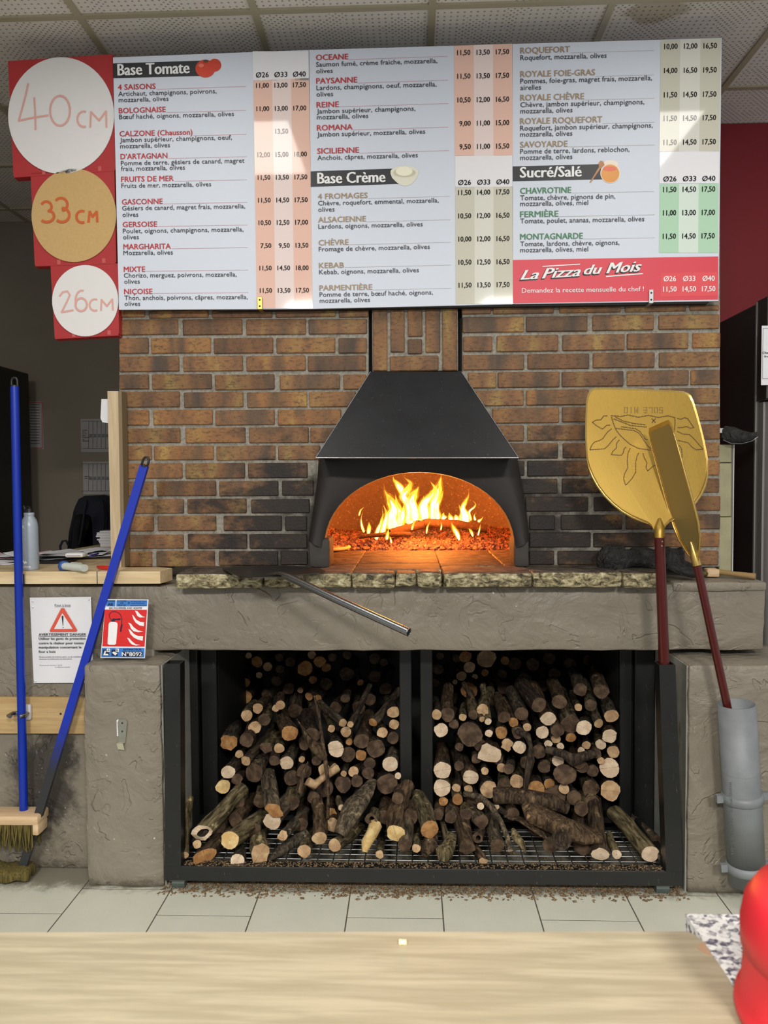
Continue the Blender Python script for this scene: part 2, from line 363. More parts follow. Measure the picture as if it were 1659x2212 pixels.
def m_emit(name, col, strength, alpha=1.0, wisp=0.0):
    n = NT(name); e = n.node('ShaderNodeEmission'); e.inputs[0].default_value = col; e.inputs[1].default_value = strength
    sh = e.outputs[0]
    if alpha < 1.0 or wisp:
        tr = n.node('ShaderNodeBsdfTransparent'); mx = n.node('ShaderNodeMixShader')
        if wisp:
            f = n.noise(n.coord('World', (1, 1, 0.28)), 60, 3, 0.6, 0.5); a = n.math('MULTIPLY', n.step(f, 0.5 - wisp, 0.5 + wisp), alpha)
            n.link(a, mx.inputs[0])
        else: mx.inputs[0].default_value = alpha
        n.link(tr.outputs[0], mx.inputs[1]); n.link(sh, mx.inputs[2]); sh = mx.outputs[0]
    n.link(sh, n.out.inputs['Surface']); return n.mat
M = {}
M['brick'] = m_brick(); M['mortar'] = m_mortar(); M['plaster'] = m_plaster(dirt=True); M['ctile'] = m_ceiling_tile()
M['tbar'] = plain('ceiling_bar_paint', L(176, 166, 140), 0.5)
M['granite'] = m_granite(); M['stone'] = m_rawstone(); M['sootstone'] = m_scratch('sooty_stone', (62, 58, 54), .7, 0, (150, 142, 124), .6, bump=.5)
M['counter_top'] = m_wood('pale_oak_laminate', (206, 180, 138), (224, 202, 162), 0, 0.9, 0.38)
M['oak_up'] = m_wood('pale_oak_upright', (188, 166, 132), (208, 188, 154), 2, 1.0, 0.5)
M['front_counter'] = m_wood('bleached_oak_laminate', (152, 141, 116), (174, 163, 138), 0, 2.0, 0.42, 0)
M['board'] = m_wood('raw_pine_board', (176, 146, 100), (196, 168, 120), 0, 1.0, 0.6)
M['wall_grey'] = plain('taupe_wall_paint', L(134, 124, 108), .7, 0, 8, .05, .1)
M['wall_red'] = plain('red_wall_paint', L(138, 26, 36), 0.6, 0, 20, 0.05)
M['black'] = m_scratch('black_painted_steel', (19, 20, 20), 0.32, 0, (120, 118, 114), 0.55)
M['blackdull'] = m_scratch('black_bay_steel', (24, 24, 24), 0.5, 0, (70, 68, 66), 0.4)
M['hood'] = m_scratch('blued_sheet_steel', (33, 34, 37), 0.34, 0.35, (120, 122, 125), 0.55, spec=0.5)
M['sootplate'] = m_scratch('sooty_cast_plate', (42, 38, 36), 0.45, 0.2, (110, 104, 96), 0.35, bump=0.4)
M['steel'] = m_steel('brushed_stainless', (150, 146, 143), 0.38, 2, .45)
M['steel_dark'] = m_steel('peel_steel', (92, 90, 88), 0.36, 0)
M['tube_steel'] = m_steel('tube_steel', (150, 150, 150), 0.26, 0)
M['wire'] = m_steel('galvanised_wire', (170, 172, 175), 0.4, 0)
M['concrete'] = plain('bare_concrete', L(140, 138, 130), 0.9, 0, 25, 0.25, 0.4)
M['white'] = plain('white_card', L(226, 224, 222), 0.75, 0, 30, 0.02)
M['paper'] = plain('office_paper', L(224, 224, 228), 0.8, 0, 30, 0.03)
M['menu_white'] = plain('menu_board_print', L(212, 219, 231), 0.5, 0, 30, 0.01)
M['ink'] = plain('dark_ink', L(44, 46, 52), 0.5, 0, 30, 0.0)
M['ink_black'] = plain('black_ink', L(20, 20, 22), 0.05, 0, 30, 0.0, spec=0.6)
M['ink_red'] = plain('red_ink', L(190, 48, 56), 0.5, 0, 30, 0.0)
M['ink_tan'] = plain('tan_ink', L(164, 140, 112), 0.5, 0, 30, 0.0)
M['ink_green'] = plain('green_ink', L(72, 132, 92), 0.5, 0, 30, 0.0)
M['ink_white'] = plain('white_ink', L(240, 240, 240), 0.5, 0, 30, 0.0)
M['banner'] = plain('banner_black', L(40, 42, 48), 0.45, 0, 30, 0.0)
M['rule'] = plain('rule_pink', L(205, 160, 165), 0.5, 0, 30, 0.0)
M['rule_grey'] = plain('rule_grey', L(190, 186, 184), 0.5, 0, 30, 0.0)
for k, c in (('s_red', (236, 196, 180)), ('s_red2', (238, 220, 216)), ('s_kha', (208, 206, 190)), ('s_kha2', (222, 222, 212)), ('s_gre', (182, 218, 190)), ('s_gre2', (218, 232, 222)), ('s_white', (236, 236, 240))):
    M[k] = plain('sticker_' + k, L(*c), 0.06, 0, 30, 0.0, spec=0.55)
M['promo'] = plain('promo_red', L(218, 70, 84), 0.45, 0, 30, 0.0); M['promo2'] = plain('promo_red_light', L(230, 92, 98), 0.2, 0, 30, 0.0)
M['box_red'] = plain('red_carton', L(172, 44, 46), 0.6, 0, 40, 0.05)
M['kraft'] = plain('kraft_card', L(198, 164, 108), 0.8, 0, 90, 0.10)
M['marker'] = plain('faded_marker', L(222, 170, 160), 0.8, 0, 20, 0.06); M['marker2'] = plain('orange_marker', L(200, 96, 48), 0.8, 0, 20, 0.08)
M['blue'] = plain('blue_handle_paint', L(3, 44, 158), 0.3, 0.1, 20, 0.08); 
M['blackplastic'] = plain('black_plastic', L(26, 26, 28), 0.4)
M['brass'] = plain('brass_plate', L(200, 175, 90), 0.3, 0.8); M['zinc'] = plain('zinc_plate', L(200, 200, 200), 0.35, 0.8)
M['gold'] = m_steel('gold_anodised', (170, 138, 60), 0.4, 2, 0.6); M['gold_rim'] = m_steel('gold_rim', (206, 172, 96), 0.25, 2, 0.8)
M['maroon'] = plain('maroon_handle', L(78, 24, 22), 0.22, 0.1, 30, 0.15)
M['hole'] = plain('punched_hole', L(84, 56, 24), 0.8)
M['pvc'] = m_scratch('grey_pvc', (122, 126, 129), 0.4, 0, (190, 190, 188), 0.25, bump=0.05)
def m_leather():
    n = NT('sooty_leather'); f = n.noise(n.coord('World', (1, 1, 1)), 26, 5, .6, 1.5); g = n.noise(n.coord('World', (2.5, 1, 1)), 9, 3, .5, 1)
    return n.done(n.mix(f, L(20, 20, 20), L(62, 60, 58)), n.math('ADD', .45, n.math('MULTIPLY', f, .3)), 0, n.bump(n.math('ADD', f, g), 1.0, .03), .4)
M['leather'] = m_leather()
M['navy'] = plain('navy_fabric', L(22, 25, 38), 0.9, 0, 200, 0.2, 0.3)
M['bottle'] = plain('pale_blue_enamel', L(158, 168, 180), 0.35, 0.1)
M['bristle'] = m_wood('bristle', (70, 60, 26), (112, 100, 50), 2, 3, 0.9)
M['brushwood'] = m_wood('brush_wood', (198, 166, 128), (212, 186, 150), 0, 1.0, 0.6)
M['tilegrey'] = None
def m_floor_tile():
    n = NT('floor_tile'); co = n.coord('World'); f = n.noise(co, 6, 4, 0.6); g = n.noise(co, 220, 2)
    c = n.mix(f, L(196, 196, 181), L(212, 212, 197)); c = n.mix(n.math('MULTIPLY', n.step(g, 0.6, 0.75), 0.25), c, L(140, 138, 128))
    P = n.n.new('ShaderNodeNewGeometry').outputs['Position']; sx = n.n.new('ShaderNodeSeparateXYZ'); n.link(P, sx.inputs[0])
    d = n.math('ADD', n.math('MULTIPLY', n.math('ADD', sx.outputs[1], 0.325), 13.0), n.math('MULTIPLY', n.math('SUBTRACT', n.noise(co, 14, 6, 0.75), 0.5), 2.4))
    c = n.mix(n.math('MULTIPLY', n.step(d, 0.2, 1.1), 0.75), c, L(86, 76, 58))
    return n.done(c, n.math('ADD', 0.32, n.math('MULTIPLY', f, 0.2)), 0, n.bump(g, 0.1, 0.001), 0.4)
M['ftile'] = m_floor_tile(); M['grout'] = plain('dark_grout', L(84, 76, 68), 0.9)

# ------------------------------------------------------------------ the room shell
ZC = 2.945
def struct(o): o['kind'] = 'structure'; return o
fl = MB().box((-3.2, -3.6, -0.06), (2.8, 2.0, -0.0006)).build('floor', M['grout']); struct(fl)
fx = [atz(px, 2012.6, 0.0).x for px in (103, 315.6, 530, 744, 959.6, 1176, 1392)]
wt = (fx[-1] - fx[0]) / 6; x00 = fx[0]
yj = atz(850, 1983, 0.0).y
tile_me = MB().box((-wt / 2 + .002, -.1482, -.012), (wt / 2 - .002, .1482, 0.0), ch=0.0004)
first = None
for i in range(-4, 10):
    odd = i % 2; xx = x00 + (i + .5) * wt
    for j in range(-5, 8):
        yy = yj + (0.5 - j) * 0.3 + (0.15 if odd == 0 else 0) 
        if yy > 0.2 and xx > -1.0: continue
        if yy < -1.7 or yy > 0.3: continue
        if first is None:
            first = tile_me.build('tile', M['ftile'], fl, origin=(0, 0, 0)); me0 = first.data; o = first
        else:
            o = bpy.data.objects.new('tile', me0); COL.objects.link(o); o.parent = fl
        o.location = Vector((xx, yy, 0)) - ORG[fl.name]
# ceiling
ce = MB().box((-3.2, -5.0, ZC + 0.02), (2.8, 2.0, ZC + 0.10)).build('ceiling', M['concrete']); struct(ce)
ct = None
for i in range(-6, 5):
    for j in range(-8, 4):
        x0, y0 = 0.081 + i * .6, -0.122 + j * .6
        if x0 < -3.2 or (x0 > 0.9 and y0 > 0.75) or y0 < -4: continue
        if (j in (-2, -6)) and i in (-2, 1): continue
        if ct is None:
            ct = MB().box((-.29, -.29, 0), (.29, .29, .012), ch=0.002).build('tile', M['ctile'], ce, origin=(0, 0, 0)); o = ct
        else: o = bpy.data.objects.new('tile', ct.data); COL.objects.link(o); o.parent = ce
        o.location = Vector((x0 + .3, y0 + .3, ZC + .004)) - ORG[ce.name]
for i in range(-5, 5):
    MB().box((0.081 + i * .6 - .012, -5, ZC - .003), (0.081 + i * .6 + .012, 1.9, ZC + .018)).build('ceiling_bar', M['tbar'], ce)
for j in range(-8, 4):
    y = -0.122 + j * .6
    MB().box((-3.2, y - .012, ZC - .0035), (2.8, y + .012, ZC + .017)).build('ceiling_bar', M['tbar'], ce)
struct(MB().box((-3.4, 1.9, 0), (1.0, 2.0, ZC)).build('wall_back', M['wall_grey']))
struct(MB().box((-3.3, -1.6, 0), (-3.2, 1.9, ZC)).build('wall_left', M['wall_grey']))
struct(MB().box((1.09, 0.80, 0), (2.8, 0.9, ZC)).build('wall_right', M['wall_red']))

# ------------------------------------------------------------------ the oven
HZ = 1.053
oven = thing('pizza_oven', (0, 0, HZ), 'brick-fronted wood-fired pizza oven with black metal hood and arched mouth', 'oven')
XL, XR = at(257, 900, 0).x, at(1556, 900, 0).x
YM = 0.007
m = MB()
xl2 = at(795, 760, 0).x; xr2 = at(1000, 760, 0).x
yb_ = .064
for ppx in ([(258, 1224), (258, 300), (796, 300), (796, 812), (735, 905), (688, 985), (680, 1224)], [(1555, 1224), (1555, 300), (999, 300), (999, 812), (1060, 905), (1118, 985), (1128, 1224)][::-1]):
    m.prism([at(x, y, YM) for x, y in ppx][::-1], (0, .055, 0))
m.box((XL + .002, YM + .06, 1.0), (XL + .06, 1.9, 2.5)); m.box((XR - .06, YM + .06, 1.0), (XR - .002, 0.8, 2.5))
m.build('mortar_bed', M['mortar'], oven)
m = MB(); m.box((xl2 - .0, .065, 1.44), (xr2, .12, 2.5)); m.build('chimney_recess', M['blackdull'], oven)
rows_l = [(88, 128, 88, 127), (143, 235, 143, 232), (258, 350, 257, 349), (371, 463, 368, 459), (484, 575, 484, 572), (592, 683, 593, 682), (705, 795, 703, 791), (817, 908, 811, 901), (925, 1012, 922, 1010), (1032, 1125, 1030, 1120), (1143, 1235, 1140, 1230), (1255, 1342, 1253, 1340), (1360, 1450, 1358, 1447), (1473, 1560, 1468, 1555), (1576, 1675, 1574, 1655)]
br_l = [[(48, 208), (232, 600), (620, 995), (1015, 1388), (1408, 1588)], [(48, 415), (440, 810), (833, 1203), (1220, 1582)], [(48, 230), (245, 615), (630, 1000), (1018, 1385), (1405, 1580)],
        [(50, 418), (442, 812), (833, 1203), (1215, 1575)], [(50, 232), (252, 620), (640, 1008), (1043, 1415), (1435, 1575)], [(58, 425), (448, 818), (840, 1208), (1225, 1510)],
        [(62, 232), (260, 625), (642, 1010), (1030, 1420)], [(64, 428), (460, 828), (850, 1220), (1230, 1400)], [(70, 248), (265, 632), (648, 1015), (1030, 1290)],
        [(75, 440), (458, 825), (843, 1212)], [(80, 262), (280, 648), (665, 1033), (1055, 1250)], [(90, 448), (468, 835), (862, 1228)], [(95, 262), (285, 650), (692, 1055), (1075, 1210)],
        [(95, 448), (472, 838), (855, 1210)], [(92, 253), (277, 642), (663, 1030), (1045, 1215)]]
rows_r = [(60, 93, 45, 72), (113, 190, 95, 167), (212, 293, 192, 270), (310, 390, 292, 368), (405, 485, 388, 465), (500, 580, 485, 560), (592, 670, 580, 655), (685, 765, 675, 752), (780, 858, 770, 847),
          (870, 950, 865, 942), (965, 1042, 960, 1037), (1060, 1138, 1056, 1132), (1158, 1232, 1152, 1228), (1250, 1325, 1248, 1322), (1345, 1418, 1342, 1418)]
br_r = [[(45, 198), (208, 530), (560, 885), (905, 1228), (1248, 1402)], [(45, 370), (383, 708), (735, 1055), (1085, 1402)], [(48, 203), (228, 553), (575, 903), (918, 1240), (1262, 1408)],
        [(50, 372), (390, 715), (735, 1060), (1085, 1405)], [(75, 225), (235, 558), (573, 898), (917, 1240), (1252, 1405)], [(120, 370), (385, 712), (735, 1060), (1085, 1405)],
        [(205, 555), (573, 900), (917, 1240), (1258, 1405)], [(235, 370), (388, 715), (735, 1060), (1085, 1405)], [(290, 550), (575, 900), (918, 1240), (1255, 1405)], [(325, 375), (390, 712), (735, 1060), (1085, 1405)],
        [(355, 548), (573, 900), (918, 1240), (1260, 1405)], [(380, 712), (740, 1060), (1085, 1408)], [(400, 535), (567, 890), (912, 1240), (1260, 1408)], [(400, 725), (740, 1060), (1085, 1405)],
        [(400, 530), (550, 870), (890, 1190), (1215, 1400)]]
def brick(pa, pb, depth=0.05):
    """pa/pb opposite pixel corners on the brick face plane"""
    j = lambda: rnd.uniform(-.0012, .0012)
    a = at(pa[0], pa[1], 0); b = at(pb[0], pb[1], 0); y = rnd.uniform(-.0015, .0015)
    bm = MB().box((min(a.x, b.x) + j(), y, min(a.z, b.z) + j()), (max(a.x, b.x) + j(), depth, max(a.z, b.z) + j()), ch=0.0028)
    o = bm.build('brick', M['brick'], oven); o.rotation_euler = (0, rnd.uniform(-.004, .004), 0); return o
for rows, brs, ox, s in ((rows_l, br_l, 240, .3496), (rows_r, br_r, 980, .4093)):
    xa, xb = (50, 1400)
    for (t0, b0, t1, b1), bl in zip(rows, brs):
        for (x0, x1) in bl:
            k = ((x0 + x1) / 2 - xa) / (xb - xa); t = t0 + (t1 - t0) * k; b = b0 + (b1 - b0) * k
            brick((ox + x0 * s, 640 + t * s), (ox + x1 * s, 640 + b * s))
# chimney block above the hood
S2 = lambda x, y: (640 + x * .3617, 640 + y * .3617)
for x0, x1, y0, y1 in ((458, 545, 80, 443), (560, 648, 78, 335), (667, 754, 75, 240), (667, 752, 258, 342), (772, 858, 70, 335), (872, 960, 72, 443), (560, 848, 358, 443)):
    brick(S2(x0, y0), S2(x1, y1))
a = at(*S2(455, 447), 0); b = at(*S2(965, 40), 0)
MB().box((a.x, YM, a.z), (b.x, .064, 2.5)).build('mortar_bed', M['mortar'], oven)
# wall above bricks behind the menu is plain render
# soot-black plate with the arched mouth
import itertools
def arch_pts(n=28):
    """arch opening outline on the plate, pixel coords, from right foot to left foot"""
    cx, cy, rx, ry = 906, 1186, 206, 166
    return [(cx + rx * math.cos(math.pi * k / n), cy - ry * math.sin(math.pi * k / n) ** 0.92) for k in range(n + 1)]
YP = -0.045
ap = [at(x, y, YP) for x, y in arch_pts()]
foot_r = at(1118, 1222, YP); foot_l = at(696, 1220, YP)
outer_px = [(1143, 1168), (1139, 1120), (1129, 1050), (1116, 985), (1080, 930), (905, 925), (725, 930), (690, 985), (684, 1050), (674, 1120), (666, 1168)]
op = [at(x, y, YP) for x, y in outer_px]
# front face strip between arch and outer silhouette, flared outwards
m = MB(); n_ = len(ap); outs = []
def lerp_poly(poly, t):
    ls = [(poly[i + 1] - poly[i]).length for i in range(len(poly) - 1)]; tot = sum(ls); d = t * tot
    for i, l in enumerate(ls):
        if d <= l or i == len(ls) - 1: return poly[i].lerp(poly[i + 1], min(1, d / l))
        d -= l
outs = [lerp_poly(op, k / (n_ - 1)) for k in range(n_)]
mid = [a_.lerp(o_, .5) + Vector((0, -.022, 0)) for a_, o_ in zip(ap, outs)]
vs = ap + mid + outs + [Vector((o_.x, .03, o_.z)) for o_ in outs]
fs = []
for r in range(3):
    for k in range(n_ - 1): fs.append((r * n_ + k, r * n_ + k + 1, (r + 1) * n_ + k + 1, (r + 1) * n_ + k))
m.add(vs, [f[::-1] for f in fs], 0, True)
m.build('arch_plate', M['sootplate'], oven)
# tunnel lining
tun = MB(); TY = (YP, .0, .035); vs = []
for y in TY: vs += [Vector((p.x, y, p.z)) for p in ap]
tun.add(vs, [(r * n_ + k, (r + 1) * n_ + k, (r + 1) * n_ + k + 1, r * n_ + k + 1) for r in range(len(TY) - 1) for k in range(n_ - 1)], 0, True)
n = NT('fire_clay'); co = n.coord('World'); f_ = n.noise(co, 40, 5, 0.7); s_ = n.noise(co, 5, 3, 0.6)
c_ = n.mix(f_, L(120, 96, 78), L(176, 150, 124)); c_ = n.mix(n.step(n.noise(co, 110, 2, 0.5), 0.62, 0.7), c_, L(214, 190, 160)); M['clay'] = n.done(c_, 0.85, 0, n.bump(f_, 0.5, 0.006))
tun.build('mouth_lining', M['sootplate'], oven)
# foot stones either side of the mouth
for (xa, xb) in (((667, 1166), (712, 1222)), ((1111, 1166), (1143, 1224))):
    a = at(*xa, -.05); b = at(*xb, -.05)
    MB().rbox((a.x, -.05, HZ - .002), (b.x, .10, a.z + .004), .01, .004, .025, 20).build('jamb_stone', M['sootstone'] if 'sootstone' in M else M['stone'], oven)
# dome
dome = MB(); C0 = Vector((0.03, 0.69, HZ)); RX, RY, RZ = .60, .66, .46
NU, NV = 48, 14; vs = []
for j in range(NV + 1):
    ph = (math.pi / 2) * j / NV
    for i in range(NU):
        th = 2 * math.pi * i / NU
        pw = lambda v, e: math.copysign(abs(v) ** e, v)
        vs.append(C0 + Vector((RX * math.cos(ph) ** .5 * pw(math.cos(th), .75), RY * math.cos(ph) ** .5 * pw(math.sin(th), .75), RZ * math.sin(ph) ** .85)))
fs = []
for j in range(NV):
    for i in range(NU):
        f = (j * NU + i, j * NU + (i + 1) % NU, (j + 1) * NU + (i + 1) % NU, (j + 1) * NU + i)
        c = sum((vs[k] for k in f), Vector()) / 4
        if c.y < .22 and abs(c.x - .03) < .42 and c.z < HZ + .40: continue
        fs.append(f)
dome.add(vs, fs, 0, True); dome.build('dome', M['clay'], oven)
# hearth slabs
def slab(x0, x1, y0, y1, z1=HZ, th=.045, amp=.003, seed=0, name='hearth_slab'):
    return MB().rbox((x0 + .0015, y0, z1 - th), (x1 - .0015, y1, z1), .007 if y0 < -.15 else .003, amp, .035, 16, seed=seed).build(name, M['stone'], oven)
fxs = [atz(p, 1240, HZ).x for p in (377, 565, 758, 853, 900, 957, 1155, 1354, 1451)]
yf = -.222
slab(fxs[0], fxs[1], yf, .02, HZ, .05, .004, 1); slab(fxs[1], fxs[2], yf + .006, .03, HZ, .05, .005, 2)
slab(fxs[2], fxs[3], yf, -.13, HZ, .05, .005, 3); slab(fxs[3], fxs[4], yf + .004, -.12, HZ, .045, .007, 4)
MB().rbox((fxs[4], yf - .006, HZ - .05), (fxs[5] - .002, -.12, HZ + .004), .018, .004, .02, 12, seed=5).build('hearth_stone', M['stone'], oven)
slab(fxs[2], fxs[5], -.127, .07, HZ, .05, .002, 6); slab(fxs[2], fxs[5], .074, .30, HZ, .05, .002, 7); slab(fxs[2], fxs[5], .304, .9, HZ, .05, .002, 8)
slab(fxs[5], fxs[6], yf, -.02, HZ, .05, .005, 9); slab(fxs[5], .33, -.016, .36, HZ, .05, .002, 10); slab(.334, .7, -.016, .9, HZ, .05, .002, 14); slab(fxs[5], .33, .364, .9, HZ, .05, .002, 15)
slab(fxs[6], fxs[7], yf + .004, .03, HZ, .05, .005, 11); slab(fxs[7], fxs[8], yf, .02, HZ - .002, .05, .006, 12)
slab(-.7, fxs[2], .034, .9, HZ - .0, .05, .002, 13)
MB().box((-.75, .9, HZ - .05), (.8, 1.6, HZ - .004)).build('oven_floor', M['stone'], oven)
# hood
hb_l, hb_r = at(682, 989, -.24), at(1120, 989, -.24); ht_l, ht_r = at(800, 803, -.045), at(997, 803, -.045)
m = MB(); v = [hb_l, hb_r, ht_r, ht_l]
bk = [Vector((hb_l.x + .01, .0, hb_l.z)), Vector((hb_r.x - .01, .0, hb_r.z)), Vector((ht_r.x, .0, ht_r.z)), Vector((ht_l.x, .0, ht_l.z))]
m.add(v + bk, [(0, 1, 2, 3), (1, 5, 6, 2), (4, 0, 3, 7), (3, 2, 6, 7)])
vi = [p + Vector((0, .004, 0)) for p in v]
m.add(vi, [(3, 2, 1, 0)])
m.build('hood', M['hood'], oven)
m = MB(); m.tube([hb_l, hb_r], .0025, 6); m.tube([hb_l, ht_l], .0018, 6); m.tube([hb_r, ht_r], .0018, 6); m.build('hood_edge', M['tube_steel'], oven)
# fill behind the plate
m = MB(); a = at(700, 980, .03); b = at(1112, 800, .03); m.box((a.x - .08, .031, a.z - .03), (b.x + .06, .06, b.z)); m.build('hood_back', M['blackdull'], oven)

# ------------------------------------------------------------------ plaster plinth under the oven
pl = thing('oven_plinth', (0, 0, 0), 'grey trowelled plaster plinth with two piers carrying the oven', 'plinth')
BY, PY = -.15, -.27
xo_l, xo_r = at(352, 1600, PY).x - .004, at(1479, 1700, PY).x + .010
MB().rbox((-2.9, BY, .775), (at(1655, 1300, BY).x, .12, 1.003), .012, .006, .035, 10).build('beam', M['plaster'], pl)
MB().rbox((-2.9, BY, -.002), (xo_l - .06, .0, .79), .01, .004, .05, 9, seed=3).build('lower_wall', M['plaster'], pl)
px_l = at(181, 1600, PY).x
MB().rbox((px_l, PY, -.002), (xo_l, .06, .757), .014, .006, .035, 11, seed=5).build('pier', M['plaster'], pl)
MB().rbox((xo_r, PY, -.002), (1.34, .06, .757), .014, .006, .035, 11, seed=8).build('pier', M['plaster'], pl)
MB().rbox((at(1452, 1250, BY).x, BY - .01, .98), (at(1655, 1255, BY).x, .5, 1.012), .01, .003, .04, 10, seed=4).build('ledge', M['plaster'], pl)
for s_, x in ((-1, xo_l), (1, xo_r)):
    MB().box((x - .002 if s_ < 0 else x - .003, PY + .012, 0), (x + .003 if s_ < 0 else x + .002, .062, .752)).build('side_wall', M['concrete'], pl)
# black steel housing of the wood store
hs = thing('wood_store', (0, .4, .0), 'black steel wood store built in under the oven', 'wood store')
bl, brr = at(470, 1550, .08).x, at(1337, 1550, .08).x
for (x0, x1) in ((xo_l, at(430, 1500, .07).x), (at(434, 1500, .07).x, bl), (brr, at(1366, 1500, .07).x), (at(1372, 1500, .07).x, xo_r)):
    MB().box((x0, .05 + (0.02 if abs(x0 - xo_l) > .01 else 0), .0), (x1, .10, .776), ch=.003).build('stile', M['black'], hs)
MB().box((bl - .01, .10, 0), (bl, .82, .776)).build('side_panel', M['blackdull'], hs); MB().box((brr, .10, 0), (brr + .01, .82, .776)).build('side_panel', M['blackdull'], hs)
MB().box((bl, .82, 0), (brr, .84, .776)).build('back_panel', M['blackdull'], hs)
MB().box((bl, .07, .08), (brr, .82, .10)).build('bottom_panel', M['blackdull'], hs)
MB().box((xo_l - .05, .10, .777), (xo_r + .05, .9, .80)).build('top_panel', M['blackdull'], hs)
MB().box((xo_l, .104, 0), (bl - .012, .11, .776)).build('back_panel', M['blackdull'], hs); MB().box((brr + .012, .104, 0), (xo_r, .11, .776)).build('back_panel', M['blackdull'], hs)
for xa, xb in ((862, 891), (907, 936)):
    a = at(xa, 1412, .05); b = at(xb, 1745, .05)
    MB().box((a.x, .05, .10), (b.x, .095, .776), ch=.003).build('centre_post', M['black'], hs)
# ------------------------------------------------------------------ lettering (flat print), collected then converted in one go
TXT = []
def text(s, p0, p1, cap, mat, owner, name='lettering', bold=0.0, shear=0.0, lift=.0004, rot180=False, wrap=None):
    """p0,p1: world baseline ends, cap: world cap height"""
    TXT.append(dict(s=s, p0=Vector(p0), p1=Vector(p1), cap=cap, mat=mat, owner=owner, name=name, bold=bold, shear=shear, lift=lift, rot=rot180, wrap=wrap))
def flush_text():
    tmp = []
    def mk(s, bold, shear):
        c = bpy.data.curves.new('t', 'FONT'); c.body = s; c.size = 1; c.resolution_u = 2; c.offset = 0; c.shear = shear; c.fill_mode = 'FRONT'
        o = bpy.data.objects.new('t', c); COL.objects.link(o); tmp.append(o); return o
    hcap = mk('H', 0, 0)
    for t in TXT: t['o'] = mk(t['s'], t['bold'], t['shear'])
    dg = bpy.context.evaluated_depsgraph_get(); dg.update()
    def geo(o):
        e = o.evaluated_get(dg); me = e.to_mesh(); vs = [v.co.copy() for v in me.vertices]; fs = [tuple(p.vertices) for p in me.polygons]; e.to_mesh_clear(); return vs, fs
    H = max(v.y for v in geo(hcap)[0]); groups = {}
    for t in TXT:
        vs, fs = geo(t['o'])
        if not vs: continue
        x0 = min(v.x for v in vs); x1 = max(v.x for v in vs)
        u = (t['p1'] - t['p0']); wd = u.length; u.normalize(); up = u.cross(Vector((0, -1, 0))).normalized() * -1
        if up.z < 0: up = -up
        sx = wd / (x1 - x0); sy = t['cap'] / H
        bd = t['bold'] * t['cap'] / H * 1.1
        if t['rot']:
            pts = [t['p1'] - u * ((v.x - x0) * sx) - up * (v.y * sy - t['cap']) for v in vs]
        else: pts = [t['p0'] + u * ((v.x - x0) * sx) + up * (v.y * sy) for v in vs]
        pts = [p + Vector((0, -t['lift'], 0)) for p in pts]
        if t['wrap']:
            wx, wy, wr = t['wrap']; pts = [Vector((p.x, wy - math.sqrt(max(1e-8, wr * wr - (p.x - wx) ** 2)) - .0005, p.z)) for p in pts]
        key = (t['owner'].name, t['name'], t['mat'].name)
        g = groups.setdefault(key, (MB(), t)); g[0].add(pts, fs)
        if bd > 0:
            for k_ in (-1, 1): g[0].add([p + u * (bd * k_) + Vector((0, -.00018 * (k_ + 2), 0)) for p in pts], fs)
            if t['bold'] > .03: g[0].add([p + up * bd * .7 + Vector((0, -.0007, 0)) for p in pts], fs)
    for (on, nm, mn), (mb, t) in groups.items():
        mb.build(nm, t['mat'], t['owner'])['kind'] = 'stuff'
    for o in tmp:
        c = o.data; bpy.data.objects.remove(o); bpy.data.curves.remove(c)

